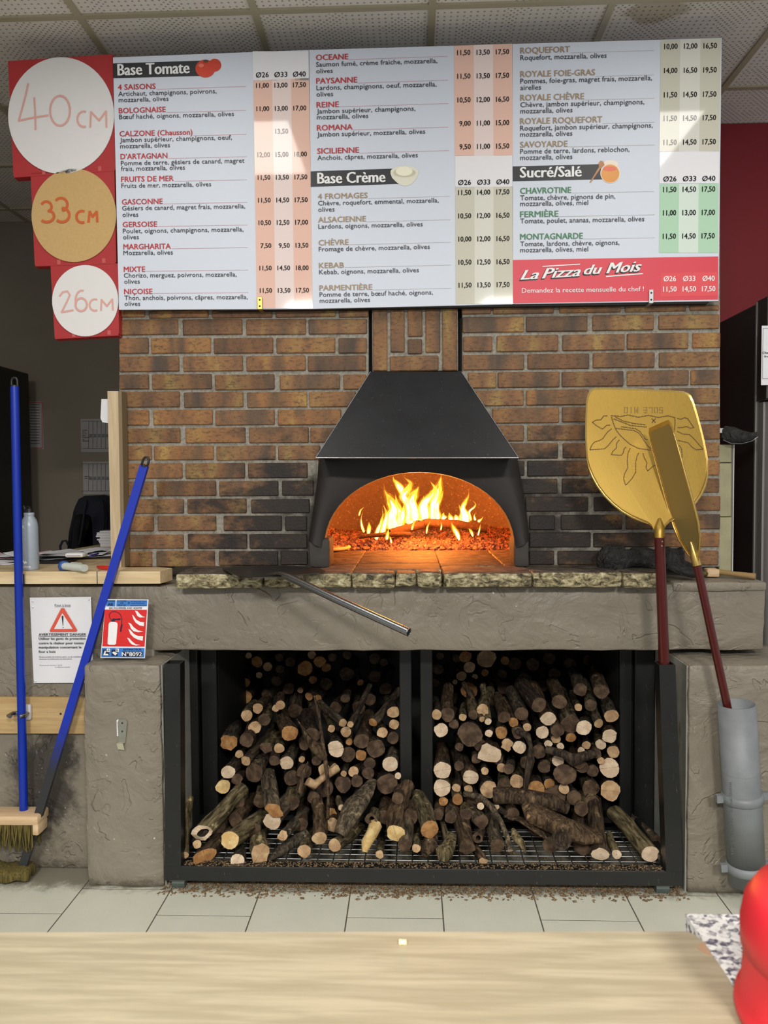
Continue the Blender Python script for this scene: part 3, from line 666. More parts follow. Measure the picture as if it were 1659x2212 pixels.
# ------------------------------------------------------------------ the menu boards
YB = -.040
RED, TAN, GRN, INK, INKB, WHT = M['ink_red'], M['ink_tan'], M['ink_green'], M['ink'], M['ink_black'], M['ink_white']
def lerp(a, b, t): return a + (b - a) * t
class Panel:
    def __init__(s, name, label, corners, tr, slopes):
        s.c = corners; s.tr = tr; s.sl = slopes
        s.t = thing(name, at(corners[3][0], corners[3][1], YB), label, 'menu board', 'menu boards above the oven')
        b = MB(); b.prism([at(x, y, YB) for x, y in corners], (0, .010, 0)); b.build('board', M['menu_white'], s.t)
    def P(s, x, y, dy=0.0):
        px, py = s.tr(x, y); return at(px, py, YB - dy)
    def slope(s, py): return lerp(s.sl[0], s.sl[1], (py - 100) / 560.0)
    def line(s, txt, x0, y, x1, cap, mat, bold=0, name='lettering', dy=.001, shear=0, sl=None):
        a = s.tr(x0, y); b = s.tr(x1, y); k = s.slope(a[1]) if sl is None else sl
        k -= .0009 * 0
        p0 = at(a[0], a[1], YB - dy); p1 = at(b[0], a[1] + (b[0] - a[0]) * k, YB - dy)
        c = (s.tr(0, cap)[1] - s.tr(0, 0)[1]) / F * 2.73
        text(txt, p0, p1, c, mat, s.t, name, bold, shear)
    def rule(s, x0, y, x1, mat):
        a = s.tr(x0, y); b = s.tr(x1, y); k = s.slope(a[1]); y1 = a[1] + (b[0] - a[0]) * k
        s.rules.setdefault(mat.name, (MB(), mat))[0].add([at(a[0], a[1] + .5, YB - .0008), at(b[0], y1 + .5, YB - .0008), at(b[0], y1 - .4, YB - .0008), at(a[0], a[1] - .4, YB - .0008)], [(0, 1, 2, 3)])
    def poly(s, name, pts, mat, dy=.0006):
        b = MB(); pp = [s.P(x, y, dy) for x, y in pts]
        nn = (pp[1] - pp[0]).cross(pp[2] - pp[0])
        if nn.y > 0: pp = pp[::-1]
        b.add(pp, [list(range(len(pp)))]); return b.build(name, mat, s.t)
    def ellipse(s, name, cx, cy, rx, ry, mat, dy=.0014, a0=0, a1=360, n=28):
        return s.poly(name, [(cx + rx * math.cos(math.radians(a0 + (a1 - a0) * k / n)), cy + ry * math.sin(math.radians(a0 + (a1 - a0) * k / n))) for k in range(n + (a1 - a0 < 360))], mat, dy)
    def block(s, titles, bodies, tcap, bcap, rx1, tmat, rmat):
        s.rules = getattr(s, 'rules', {})
        for t, x, y, x1 in titles:
            s.line(t, x, y, x1, tcap, tmat, .022, 'dish_name'); s.rule(x1 + 4, y - tcap * .15, rx1 + (y - titles[0][1]) * .012, rmat)
        for t, x, y, x1 in bodies: s.line(t, x, y, x1, bcap, INK, .002, 'dish_text')
    def prices(s, rows, base, c0, c1, y0, y1, cap, mat=None, sl=-.01):
        for r, y in zip(rows, base):
            k = (y - y0) / (y1 - y0)
            for j, v in enumerate(r):
                if not v: continue
                a = lerp(c0[j][0], c1[j][0], k); b = lerp(c0[j][1], c1[j][1], k); w_ = b - a
                if len(v) == 4: a += w_ * .13
                s.line(v, a, y + s.slope(s.tr(0, y)[1]) * (a - c0[0][0]) * .6, b, cap, mat or INKB, .016, 'price', .0014)
    def strips(s, cols, y0, y1, mats, dx=0, sk=0):
        for (a, b), m_ in zip(cols, mats):
            s.poly('price_strip', [(a, y0 - (a - cols[0][0]) * sk), (b, y0 - (b - cols[0][0]) * sk), (b + dx, y1), (a + dx, y1)], m_, .0010)
    def flush_rules(s):
        for mb, mt in getattr(s, 'rules', {}).values(): mb.build('rule_line', mt, s.t)['kind'] = 'stuff'
A1 = Panel('menu_board', 'white menu board headed Base Tomate, beside the stacked red pizza boxes', [(257, 669), (673, 667), (667, 108), (244, 124)], lambda x, y: (x * .40989, 80 + y * .40989), (-.036, -.008))
A2 = Panel('menu_board', 'white menu board headed Base Crème, in the middle above the hood', [(674, 667), (1107, 657), (1106, 95), (668, 108)], lambda x, y: (640 + x * .28933, 60 + y * .28933), (-.034, -.021))
A3 = Panel('menu_board', 'white menu board headed Sucré/Salé with red Pizza du Mois band', [(1108, 656.5), (1552, 650), (1559, 82), (1107, 95)], lambda x, y: (1080 + x * .349, 60 + y * .349), (-.029, -.013))
A1.block([('4 SAISONS', 622, 279, 820), ('BOLOGNAISE', 627, 402, 873), ('CALZONE (Chausson)', 631, 524, 1014), ('D’ARTAGNAN', 636, 644, 882), ('FRUITS DE MER', 639, 764, 915), ('GASCONNE', 643, 883, 857), ('GERSOISE', 647, 1002, 828), ('MARGHARITA', 651, 1119, 900), ('MIXTE', 653, 1238, 765), ('NIÇOISE', 655, 1355, 803)],
    [('Artichaut, champignons, poivrons,', 624, 312, 1141), ('mozzarella, olives', 626, 344, 888), ('Bœuf haché, oignons, mozzarella, olives', 628, 433, 1233), ('Jambon supérieur, champignons, oeuf,', 632, 555, 1222), ('mozzarella, olives', 634, 587, 896),
     ('Pomme de terre, gésiers de canard, magret', 637, 677, 1288), ('frais, mozzarella, olives', 638, 706, 975), ('Fruits de mer, mozzarella, olives', 640, 796, 1113), ('Gésiers de canard, magret frais, mozzarella,', 644, 914, 1292), ('olives', 646, 948, 729),
     ('Poulet, oignons, champignons, mozzarella,', 648, 1034, 1283), ('olives', 649, 1066, 732), ('Mozzarella, olives', 651, 1149, 911), ('Chorizo, merguez, poivrons, mozzarella,', 653, 1268, 1247), ('olives', 655, 1300, 737), ('Thon, anchois, poivrons, câpres, mozzarella,', 656, 1386, 1305), ('olives', 657, 1417, 739)],
    27, 23, 1300, RED, M['rule'])
c0, c1 = [(1350, 1417), (1447, 1515), (1545, 1612)], [(1370, 1433), (1465, 1530), (1562, 1628)]
A1.strips([(1331, 1431), (1431, 1530), (1530, 1625)], 75, 228, [M['s_white']] * 3, 3, .0)
A1.strips([(1335, 1434), (1434, 1533), (1533, 1629)], 230, 1430, [M['s_red'], M['s_red2'], M['s_red']], 18, .05)
A1.prices([('Ø26', 'Ø33', 'Ø40')], [214], c0, c1, 269, 1348, 26)
A1.prices([('11,00', '13,00', '17,50'), ('11,00', '13,00', '17,00'), ('', '13,50', ''), ('12,00', '15,00', '18,00'), ('11,50', '13,50', '17,50'), ('11,50', '14,50', '17,50'), ('10,50', '12,50', '17,00'), ('7,50', '9,50', '13,50'), ('11,50', '14,50', '18,00'), ('11,50', '13,50', '17,50')],
    [269, 391, 511, 633, 753, 873, 991, 1112, 1230, 1348], c0, c1, 269, 1348, 24)
A1.poly('banner', [(596, 139), (1062, 124), (1062, 205), (597, 217)], M['banner'])
A1.line('Base Tomate', 622, 203, 998, 58, WHT, .028, 'heading', .0012)
M['tomato'] = plain('tomato_print', L(205, 62, 40), 0.4, 0, 12, 0.25); M['tomato_d'] = plain('tomato_stem_print', L(88, 64, 34), 0.5); M['tomato_h'] = plain('tomato_shine_print', L(232, 120, 96), 0.5)
A1.ellipse('picture', 1132, 148, 34, 34, M['tomato'], .0010); A1.ellipse('picture', 1082, 166, 52, 47, M['tomato'], .0014); A1.ellipse('picture', 1084, 127, 14, 8, M['tomato_d'], .0018); A1.ellipse('picture', 1060, 150, 14, 10, M['tomato_h'], .0018)
A2.block([('OCEANE', 148, 243, 387), ('PAYSANNE', 150, 418, 455), ('REINE', 152, 596, 318), ('ROMANA', 155, 768, 420), ('SICILIENNE', 157, 941, 468)],
    [('Saumon fumé, crème fraiche, mozzarella,', 148, 292, 1053), ('olives', 149, 341, 272), ('Lardons, champignons, oeuf, mozzarella,', 151, 466, 1047), ('olives', 151, 514, 275), ('Jambon supérieur, champignons,', 153, 641, 889), ('mozzarella, olives', 154, 685, 537),
     ('Jambon supérieur, mozzarella, olives', 156, 814, 963), ('Anchois, câpres, mozzarella, olives', 158, 988, 907)], 39, 33, 1130, RED, M['rule'])
A2.block([('4 FROMAGES', 162, 1280, 532), ('ALSACIENNE', 164, 1454, 520), ('CHÈVRE', 167, 1625, 390), ('KEBAB', 170, 1795, 355), ('PARMENTIÈRE', 173, 1963, 567)],
    [('Chèvre, roquefort, emmental, mozzarella,', 163, 1327, 1063), ('olives', 164, 1374, 286), ('Lardons, oignons, mozzarella, olives', 165, 1501, 944), ('Fromage de chèvre, mozzarella, olives', 168, 1670, 997), ('Kebab, oignons, mozzarella, olives', 171, 1841, 915),
     ('Pomme de terre, bœuf haché, oignons,', 174, 2009, 1020), ('mozzarella, olives', 175, 2054, 550)], 39, 33, 1136, TAN, M['rule_grey'])
d0, d1 = [(1202, 1299), (1347, 1444), (1491, 1588)], [(1213, 1308), (1354, 1450), (1497, 1592)]
A2.strips([(1180, 1325), (1325, 1468), (1468, 1612)], 134, 955, [M['s_red'], M['s_red2'], M['s_red']], 4, .035)
A2.strips([(1186, 1330), (1330, 1472), (1472, 1614)], 957, 1188, [M['s_white']] * 3, 1, .01)
A2.strips([(1187, 1330), (1330, 1472), (1472, 1614)], 1192, 2062, [M['s_kha'], M['s_kha2'], M['s_kha']], 3, .015)
A2.prices([('Ø26', 'Ø33', 'Ø40')], [1175], d0, d1, 206, 1941, 36)
A2.prices([('11,50', '13,50', '17,50'), ('11,50', '13,50', '17,50'), ('10,50', '12,00', '16,50'), ('9,00', '11,00', '15,00'), ('9,50', '11,00', '15,50'), ('11,50', '14,00', '17,50'), ('10,50', '12,00', '16,50'), ('10,00', '12,00', '16,50'), ('10,50', '12,50', '16,50'), ('11,50', '13,50', '17,50')],
    [206, 382, 559, 734, 908, 1250, 1424, 1597, 1770, 1941], d0, d1, 206, 1941, 36)
A2.poly('banner', [(108, 1072), (764, 1050), (790, 1165), (108, 1188)], M['banner'])
A2.line('Base Crème', 160, 1164, 663, 78, WHT, .028, 'heading', .0012, sl=-.024)
M['bowl'] = plain('bowl_print', L(226, 224, 206), 0.5, 0, 20, 0.04); M['cream'] = plain('cream_print', L(240, 238, 214), 0.5, 0, 20, 0.04); M['bowl_s'] = plain('bowl_shade_print', L(200, 196, 172), 0.5)
A2.poly('picture', [(702, 1085), (715, 1120), (745, 1150), (775, 1172), (815, 1181), (850, 1172), (880, 1145), (905, 1110), (914, 1078), (890, 1060)], M['bowl'], .0012)
A2.ellipse('picture', 808, 1075, 105, 44, M['bowl'], .0016); A2.ellipse('picture', 808, 1082, 84, 32, M['bowl_s'], .002); A2.ellipse('picture', 806, 1072, 62, 34, M['cream'], .0024)
A3.block([('ROQUEFORT', 126, 160, 432), ('ROYALE FOIE-GRAS', 126, 306, 588), ('ROYALE CHÈVRE', 126, 452, 520), ('ROYALE ROQUEFORT', 125, 597, 632), ('SAVOYARDE', 125, 742, 418)],
    [('Roquefort, mozzarella, olives', 126, 201, 660), ('Pommes, foie-gras, magret frais, mozzarella,', 126, 346, 941), ('airelles', 126, 386, 254), ('Chèvre, jambon supérieur, champignons,', 126, 492, 893), ('mozzarella, olives', 126, 531, 449), ('Roquefort, jambon supérieur, champignons,', 125, 637, 945),
     ('mozzarella, olives', 125, 675, 448), ('Pomme de terre, lardons, reblochon,', 125, 781, 801), ('mozzarella, olives', 125, 819, 448)], 35, 29, 952, TAN, M['rule_grey'])
A3.block([('CHAVROTINE', 125, 1028, 440), ('FERMIÈRE', 125, 1173, 361), ('MONTAGNARDE', 125, 1312, 512)],
    [('Tomate, chèvre, pignons de pin,', 125, 1068, 713), ('mozzarella, olives, miel', 125, 1104, 546), ('Tomate, poulet, ananas, mozzarella, olives', 125, 1211, 893), ('Tomate, lardons, chèvre, oignons,', 125, 1353, 739), ('mozzarella, olives, miel', 125, 1390, 546)], 35, 29, 944, GRN, M['rule_grey'])
e0, e1 = [(1017, 1099), (1139, 1221), (1260, 1342)], [(1008, 1088), (1128, 1210), (1248, 1328)]
A3.strips([(995, 1117), (1117, 1241), (1241, 1366)], 78, 765, [M['s_kha'], M['s_kha2'], M['s_kha']], -8, .03)
A3.strips([(988, 1109), (1109, 1233), (1233, 1357)], 767, 962, [M['s_white']] * 3, -2, .01)
A3.strips([(989, 1109), (1109, 1230), (1230, 1354)], 968, 1392, [M['s_gre'], M['s_gre2'], M['s_gre']], -4, .015)
A3.prices([('Ø26', 'Ø33', 'Ø40')], [952], e0, e1, 133, 1307, 30)
A3.prices([('10,00', '12,00', '16,50'), ('14,00', '16,50', '19,50'), ('11,50', '14,50', '17,50'), ('11,50', '14,50', '17,50'), ('11,50', '14,50', '17,50'), ('11,50', '14,50', '17,50'), ('11,00', '13,00', '17,00'), ('11,50', '14,50', '17,50')],
    [133, 282, 432, 577, 726, 1018, 1162, 1307], e0, e1, 133, 1307, 31)
A3.poly('banner', [(78, 858), (618, 844), (640, 938), (78, 950)], M['banner'])
A3.line('Sucré/Salé', 125, 928, 503, 62, WHT, .028, 'heading', .0012, sl=-.02)
M['honey'] = plain('honey_print', L(226, 150, 60), 0.4, 0, 12, 0.2); M['honey_l'] = plain('honey_glass_print', L(236, 222, 206), 0.4); M['dipper'] = plain('dipper_print', L(186, 132, 92), 0.5, 0, 40, 0.2)
A3.ellipse('picture', 683, 845, 50, 26, M['honey_l'], .0010); A3.ellipse('picture', 683, 900, 62, 62, M['honey_l'], .0012); A3.ellipse('picture', 683, 902, 56, 56, M['honey'], .0016); A3.ellipse('picture', 680, 872, 42, 14, M['tomato_h'], .002)
A3.poly('picture', [(556, 955), (563, 957), (622, 872), (648, 850), (640, 828), (622, 822), (610, 838), (612, 862)], M['dipper'], .0022)
A3.poly('promo_band', [(78, 1437), (1352, 1415), (1350, 1682), (78, 1706)], M['promo'])
A3.poly('promo_prices', [(993, 1519), (1346, 1510), (1346, 1658), (993, 1666)], M['promo2'], .001)
for wd, x0, y0, x1, cp in (('La', 128, 1560, 240, 56), ('Pizza', 262, 1552, 497, 60), ('du', 522, 1528, 632, 56), ('Mois', 660, 1520, 876, 62)):
    A3.line(wd, x0 - 6, y0 + 8, x1 - 6, cp, M['banner'], .055, 'heading_shadow', .0006, .42, sl=-.065)
    A3.line(wd, x0 - 3, y0 + 4, x1 - 3, cp, M['banner'], .055, 'heading_shadow', .0006, .42, sl=-.065)
    A3.line(wd, x0, y0, x1, cp, WHT, .03, 'heading', .0026, .42, sl=-.065)
A3.poly('heading_line', [(264, 1474), (496, 1460), (496, 1466), (264, 1480)], WHT, .0016); A3.poly('heading_line', [(656, 1536), (884, 1518), (884, 1525), (656, 1543)], WHT, .0016)
A3.line('Demandez la recette mensuelle du chef !', 135, 1641, 890, 28, WHT, .004, 'promo_text', sl=-.014)
A3.prices([('Ø26', 'Ø33', 'Ø40')], [1570], [(1013, 1088), (1133, 1208), (1253, 1328)], e1, 133, 99999, 31, WHT)
A3.prices([('11,50', '14,50', '17,50')], [1634], [(1010, 1092), (1130, 1212), (1250, 1332)], e1, 133, 99999, 31, WHT)
for p in (A1, A2, A3): p.flush_rules()
# board carrier and the two brackets
a = at(470, 668, -.028); b = at(1530, 660, -.028)
bar = MB().box((a.x, -.029, a.z - .006), (b.x, .004, a.z + .05)).build('support_rail', M['blackdull']); tag(bar, 'thin black rail running behind the lower edge of the menu boards', 'rail')
def bracket(name, x0, x1, y0, y1, mat, label, sc):
    a = at(x0, y1, -.048); b = at(x1, y0, -.048)
    t = thing(name, (a.x, -.048, a.z), label, 'bracket')
    MB().box((a.x, -.0475, a.z), (b.x, -.0445, b.z), ch=.001).build('plate', mat, t)
    MB().box((a.x + .001, -.046, a.z), (b.x - .001, .001, a.z + .003)).build('foot', mat, t)
    for zz in sc:
        z = lerp(a.z, b.z, zz); q = MB(); q.lathe(((a.x + b.x) / 2 , -.0475, z), [(0, .0), (.0035, 0), (.003, .0012), (0, .0015)][::-1], 10, axis=(Vector((1, 0, 0)), Vector((0, 0, 1)), Vector((0, -1, 0)))); q.build('screw', M['blackplastic'], t)
bracket('bracket', 556, 566, 641, 668, M['brass'], 'small brass bracket clipping the Base Tomate menu board', (.25, .75))
bracket('bracket', 1402, 1412, 625, 655, M['zinc'], 'small zinc bracket clipping the red Pizza du Mois band', (.25, .75))

# ------------------------------------------------------------------ pizza boxes with the size discs
M['tape'] = plain('clear_tape', L(196, 96, 92), .15)
def carton(px, disc, disc_mat, label, dlabel, scribble, mk, yb=-.030):
    P_ = [at(x, y, yb) for x, y in px]
    b = MB(); b.prism([P_[0], P_[1], P_[2], P_[3]], (0, .032, 0)); o = b.build('pizza_box', M['box_red']); tag(o, label, 'pizza box', 'red pizza boxes hung beside the menu')
    fl_ = MB(); d = (P_[1] - P_[0]); fl_.hexa([P_[0] + Vector((.002, -.001, -.006)), P_[1] + Vector((-.002, -.001, -.006)), P_[1] + Vector((-.002, -.001, .001)), P_[0] + Vector((.002, -.001, .001)), P_[0] + Vector((.002, .03, -.008)), P_[1] + Vector((-.002, .03, -.008)), P_[1] + Vector((-.002, .03, .001)), P_[0] + Vector((.002, .03, .001))])
    fl_.build('flap', M['box_red'], o)
    for q in (.3, .85):
        p = P_[0].lerp(P_[1], q) + Vector((0, -.0015, .008)); MB().box((p.x - .006, p.y, p.z - .010), (p.x + .006, p.y + .001, p.z + .006)).build('tape', M['tape'], o)
    cx, cy, rx, ry = disc; n_ = 56
    pts = [at(cx + rx * math.cos(2 * math.pi * k / n_), cy - ry * math.sin(2 * math.pi * k / n_), yb - .004) for k in range(n_)]
    b = MB(); b.prism(pts, (0, .003, 0)); dn = b.build('cardboard_disc', disc_mat); tag(dn, dlabel, 'disc', 'round cardboard size discs')
    for st in scribble:
        q = MB(); pts = [at(x, y, yb - .0046) for x, y in st]
        wd = .0058 if len(scribble) else .005
        for i in range(len(pts) - 1):
            dz_ = Vector((0, -.00005 * i, 0)); a, b_ = pts[i] + dz_, pts[i + 1] + dz_; t = (b_ - a).normalized(); nn = Vector((-t.z, 0, t.x)) * wd * sc_mark
            q.add([a - nn - t * .002, b_ - nn + t * .002, b_ + nn + t * .002, a + nn - t * .002], [(0, 1, 2, 3)])
        q.build('marker_stroke', mk, dn)
def arc(cx, cy, rx, ry, a0, a1, n=14): return [(cx + rx * math.cos(math.radians(lerp(a0, a1, k / n))), cy - ry * math.sin(math.radians(lerp(a0, a1, k / n)))) for k in range(n + 1)]
Z7 = lambda pts: [(x / 3.95, y / 3.95) for x, y in pts]
Z1 = lambda pts: [(x * .40989, 80 + y * .40989) for x, y in pts]
sc_mark = .65
carton([(29, 380), (249, 366), (243, 117), (17, 132)], (132, 249.5, 114.5, 126), M['white'], 'big red pizza box behind the 40 cm disc, topmost of three', 'big white card disc marked 40 CM, topmost of three',
       [Z7([(240, 715), (215, 830), (160, 1030), (290, 1003), (410, 985)]), Z7([(292, 835), (300, 960), (303, 1105)]), [(x / 3.95, y / 3.95) for x, y in arc(512, 945, 85, 128, 90, 450, 22)], [(x / 3.95, y / 3.95) for x, y in arc(715, 1017, 55, 66, 75, 285)], Z7([(770, 1085), (776, 955), (845, 1028), (905, 950), (908, 1085)])], M['marker'])
sc_mark = .8
carton([(75, 572), (251, 566), (247, 366), (66, 373)], (159.5, 465, 91.5, 101), M['kraft'], 'middle red pizza box of the three, behind the brown disc', 'brown kraft card disc marked 33 CM',
       [[(x / 3.95, y / 3.95) for x, y in arc(395, 1765, 45, 45, 150, -60)] + [(x / 3.95, y / 3.95) for x, y in arc(400, 1845, 62, 50, 75, -130)], [(x / 3.95, y / 3.95) for x, y in arc(520, 1745, 55, 55, 140, -70)] + [(x / 3.95, y / 3.95) for x, y in arc(530, 1835, 62, 60, 85, -130)], [(x / 3.95, y / 3.95) for x, y in arc(700, 1850, 48, 50, 70, 290)], Z7([(755, 1895), (765, 1805), (790, 1850), (825, 1805), (830, 1892)])], M['marker2'])
sc_mark = .6
carton([(118, 729), (257, 721), (255, 569), (109, 574)], (184, 649.5, 71.5, 77), M['white'], 'small red pizza box, lowest of three', 'small white card disc marked 26 CM, lowest of three',
       [Z1([(315, 1365), (330, 1345), (355, 1340), (368, 1360), (350, 1400), (325, 1450), (385, 1440)]), Z1(arc(432, 1388, 34, 52, 80, 200, 10)) + Z1(arc(428, 1410, 30, 34, 170, -190, 18)), Z1(arc(500, 1412, 28, 30, 70, 290)), Z1([(532, 1440), (535, 1385), (563, 1418), (592, 1382), (595, 1438)])], M['marker'])
# ------------------------------------------------------------------ the steel trolley that holds the front logs
CYF = -.300
cart = thing('log_trolley', (0, -.2, 0), 'black steel log trolley with wire mesh tray on grey feet, between the piers', 'trolley')
cz0, cz1 = at(900, 1909, CYF).z, at(900, 1877, CYF).z
cx0, cx1 = at(354, 1890, CYF).x, at(1475, 1895, CYF).x
MB().box((cx0, CYF, cz0), (cx1, CYF + .042, cz1), ch=.0025).build('front_rail', M['black'], cart)
MB().box((cx0 + .03, CYF + .043, cz1 - .035), (cx0 + .06, .03, cz1 + .03), ch=.002).build('side_rail', M['black'], cart)
MB().box((cx1 - .06, CYF + .043, cz1 - .035), (cx1 - .03, .03, cz1 + .03), ch=.002).build('side_rail', M['black'], cart)
MB().box((cx0 + .061, .0, cz1 - .035), (cx1 - .061, .03, cz1 - .005), ch=.002).build('back_rail', M['black'], cart)
def post(xa, xb, yt, xa2, xb2, yb):
    """hollow square post, open at the top, pixel edges at top and bottom"""
    a, b = at(xa, yt, CYF), at(xb, yt, CYF); c, d = at(xa2, yb, CYF), at(xb2, yb, CYF); c.z = d.z = cz1; a.z = b.z = (a.z + b.z) / 2
    wd = b.x - a.x; t = .003; m = MB(); D = Vector((0, wd, 0))
    for (p, q, r_, s_) in ((a, b, d, c),):
        e = Vector((t, 0, 0)); y = Vector((0, t, 0))
        m.hexa([p, q, q + y, p + y, s_, r_, r_ + y, s_ + y]); m.hexa([p + D - y, q + D - y, q + D, p + D, s_ + D - y, r_ + D - y, r_ + D, s_ + D])
        i_ = y; j_ = D - y; m.hexa([p + i_, p + e + i_, p + e + j_, p + j_, s_ + i_, s_ + e + i_, s_ + e + j_, s_ + j_]); m.hexa([q - e + i_, q + i_, q + j_, q - e + j_, r_ - e + i_, r_ + i_, r_ + j_, r_ - e + j_])
    return m.build('post', M['black'], cart)
post(355, 389, 1434, 356, 391, 1872); post(1424, 1459, 1436, 1439, 1475, 1890)
mz = cz1 - .010
for k in range(9):
    y = CYF + .045 + .036 * k
    MB().tube([(cx0 + .06, y, mz), ((cx0 + cx1) / 2, y, mz - .003), (cx1 - .06, y, mz)], .0022, 5).build('wire', M['wire'], cart)
nx = 30; 
for k in range(nx):
    x = cx0 + .075 + (cx1 - cx0 - .15) * k / (nx - 1)
    MB().tube([(x, CYF + .01, mz + .003), (x + .002, -.13, mz + .001), (x, .0, mz + .003)], .0022, 5).build('wire', M['wire'], cart)
for px in (390, 1427):
    p = at(px, 1925, CYF + .045); zt = cz0 - .001
    m = MB(); m.box((p.x - .026, CYF + .01, zt - .004), (p.x + .028, CYF + .075, zt)); m.build('foot_plate', M['tube_steel'], cart)
    m = MB(); m.prism([(p.x - .021, CYF + .045 + q, z) for q, z in ((-.022, zt - .005), (-.026, .02), (-.02, .004), (.0, .0), (.02, .004), (.026, .02), (.022, zt - .005))], (.042, 0, 0)); m.build('caster', plain('caster_grey_green', L(78, 90, 84), .6), cart)
# bark crumbs and sawdust
n = NT('crumb'); oi = n.n.new('ShaderNodeNewGeometry'); c_ = n.ramp(n.noise(n.coord('World'), 300, 1), [(0.35, L(70, 54, 38)), (0.55, L(120, 98, 70)), (0.7, L(176, 150, 112))]); M['crumb'] = n.done(c_, .9)
def crumbs(name, label, n_, fx_, fy_, z, smin, smax, cat='debris'):
    m = MB()
    for _ in range(n_):
        x, y = fx_(), fy_(); s = rnd.uniform(smin, smax); a = rnd.uniform(0, 6.28); h = s * rnd.uniform(.15, .5); e = s * rnd.uniform(.3, 1)
        ca, sa = math.cos(a), math.sin(a)
        m.add([(x + ca * s, y + sa * s, z + h * .3), (x - sa * e, y + ca * e, z), (x - ca * s, y - sa * s, z + h * .2), (x + sa * e, y - ca * e, z), (x, y, z + h + .0005)], [(0, 1, 4), (1, 2, 4), (2, 3, 4), (3, 0, 4)])
    return tag(m.build(name, M['crumb']), label, cat, kind='stuff')
crumbs('sawdust', 'sawdust and bark crumbs along the top of the trolley front rail', 1500, lambda: rnd.uniform(cx0 + .06, cx1 - .06), lambda: CYF + .004 + rnd.random() * .036, cz1 + .0003, .001, .005)
crumbs('bark_litter', 'bark litter on the floor tiles under the log trolley', 3600, lambda: rnd.uniform(cx0 - .02, cx1 + .02), lambda: (-.33 + .12 * rnd.random() ** .6) if rnd.random() < .6 else -.3 + .4 * rnd.random(), 0.0005, .002, .011)

# ------------------------------------------------------------------ firewood
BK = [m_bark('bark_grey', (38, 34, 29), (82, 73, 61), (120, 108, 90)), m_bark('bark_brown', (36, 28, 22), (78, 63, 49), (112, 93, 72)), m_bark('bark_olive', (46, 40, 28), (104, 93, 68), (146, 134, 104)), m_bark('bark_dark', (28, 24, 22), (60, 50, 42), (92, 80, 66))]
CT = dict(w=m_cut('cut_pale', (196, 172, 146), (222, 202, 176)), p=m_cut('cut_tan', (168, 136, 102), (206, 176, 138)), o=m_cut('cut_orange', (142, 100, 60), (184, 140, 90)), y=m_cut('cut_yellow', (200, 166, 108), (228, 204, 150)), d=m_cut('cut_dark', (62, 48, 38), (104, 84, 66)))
TN = dict(w='pale', p='tan', o='orange', y='yellow', d='dark')
LOGS = []
def log(P0, P1, r, tone, bark, taper=.92, bend=0.0, hollow=False, skew=0.0, seg=14, rough=.10, squash=1.0, name='firewood_log', r1=None):
    P0, P1 = Vector(P0), Vector(P1); ax = (P1 - P0); Ln = ax.length; ax.normalize()
    ux = ax.cross(Vector((0, 0, 1))).normalized(); uy = ax.cross(ux).normalized()
    NR = max(4, min(9, int(Ln / .05))); sd = rnd.uniform(0, 90); vs = []
    for i in range(NR + 1):
        t = i / NR; z = Ln * t; ox = bend * math.sin(math.pi * t) ; oy = bend * .5 * math.sin(2 * math.pi * t)
        rr = r * lerp(1, taper, t)
        for k in range(seg):
            an = 2 * math.pi * k / seg; q = Vector((math.cos(an), math.sin(an), z * 9 + sd))
            f = 1 + rough * mnoise.noise(q * 1.3) * 2 + rough * .5 * mnoise.noise(q * 3.7)
            x, y = math.cos(an) * rr * f, math.sin(an) * rr * f * squash
            zz = z + (skew * x if i == 0 else 0)
            vs.append((x + ox, y + oy, zz))
    me = MB(); me.add(vs, [(i * seg + k, i * seg + (k + 1) % seg, (i + 1) * seg + (k + 1) % seg, (i + 1) * seg + k) for i in range(NR) for k in range(seg)], 0, True)
    me.add(vs[-seg:], [list(range(seg))], 0)
    o = me.build(name, bark, origin=(0, 0, 0))
    o.location = P0; o.rotation_euler = Matrix((ux, uy, ax)).transposed().to_euler(); ORG[o.name] = Vector((0, 0, 0))
    c = MB(); ring = vs[:seg]
    if hollow:
        inn = [(x * .45 + .15 * r, y * .5, z + .0) for x, y, z in ring]; deep = [(x, y, z + .06) for x, y, z in inn]
        c.add(ring + inn, [(k, seg + k, seg + (k + 1) % seg, (k + 1) % seg) for k in range(seg)])
        h = MB().add(inn + deep, [(k, seg + k, seg + (k + 1) % seg, (k + 1) % seg) for k in range(seg)] + [tuple(range(seg, 2 * seg))])
        h.build('hollow', BK[3], o, origin=(0, 0, 0))
    else:
        # slightly domed cut, sitting a hair inside the bark rim
        inn = [(x * .97, y * .97, z - .0008) for x, y, z in ring]
        c.add(inn + [(0, 0, -.0016)], [(k, seg, (k + 1) % seg) for k in range(seg)])
        c.add(ring + inn, [(k, seg + k, seg + (k + 1) % seg, (k + 1) % seg) for k in range(seg)], 1)
    c.build('cut_face', [CT[tone], bark], o, origin=(0, 0, 0))
    return o
def LP(side, x, y): return (360 + x * .33756, 1400 + y * .33756) if side == 'L' else (880 + x * .37372, 1400 + y * .37372)
SCL = {'L': .33756, 'R': .37372}
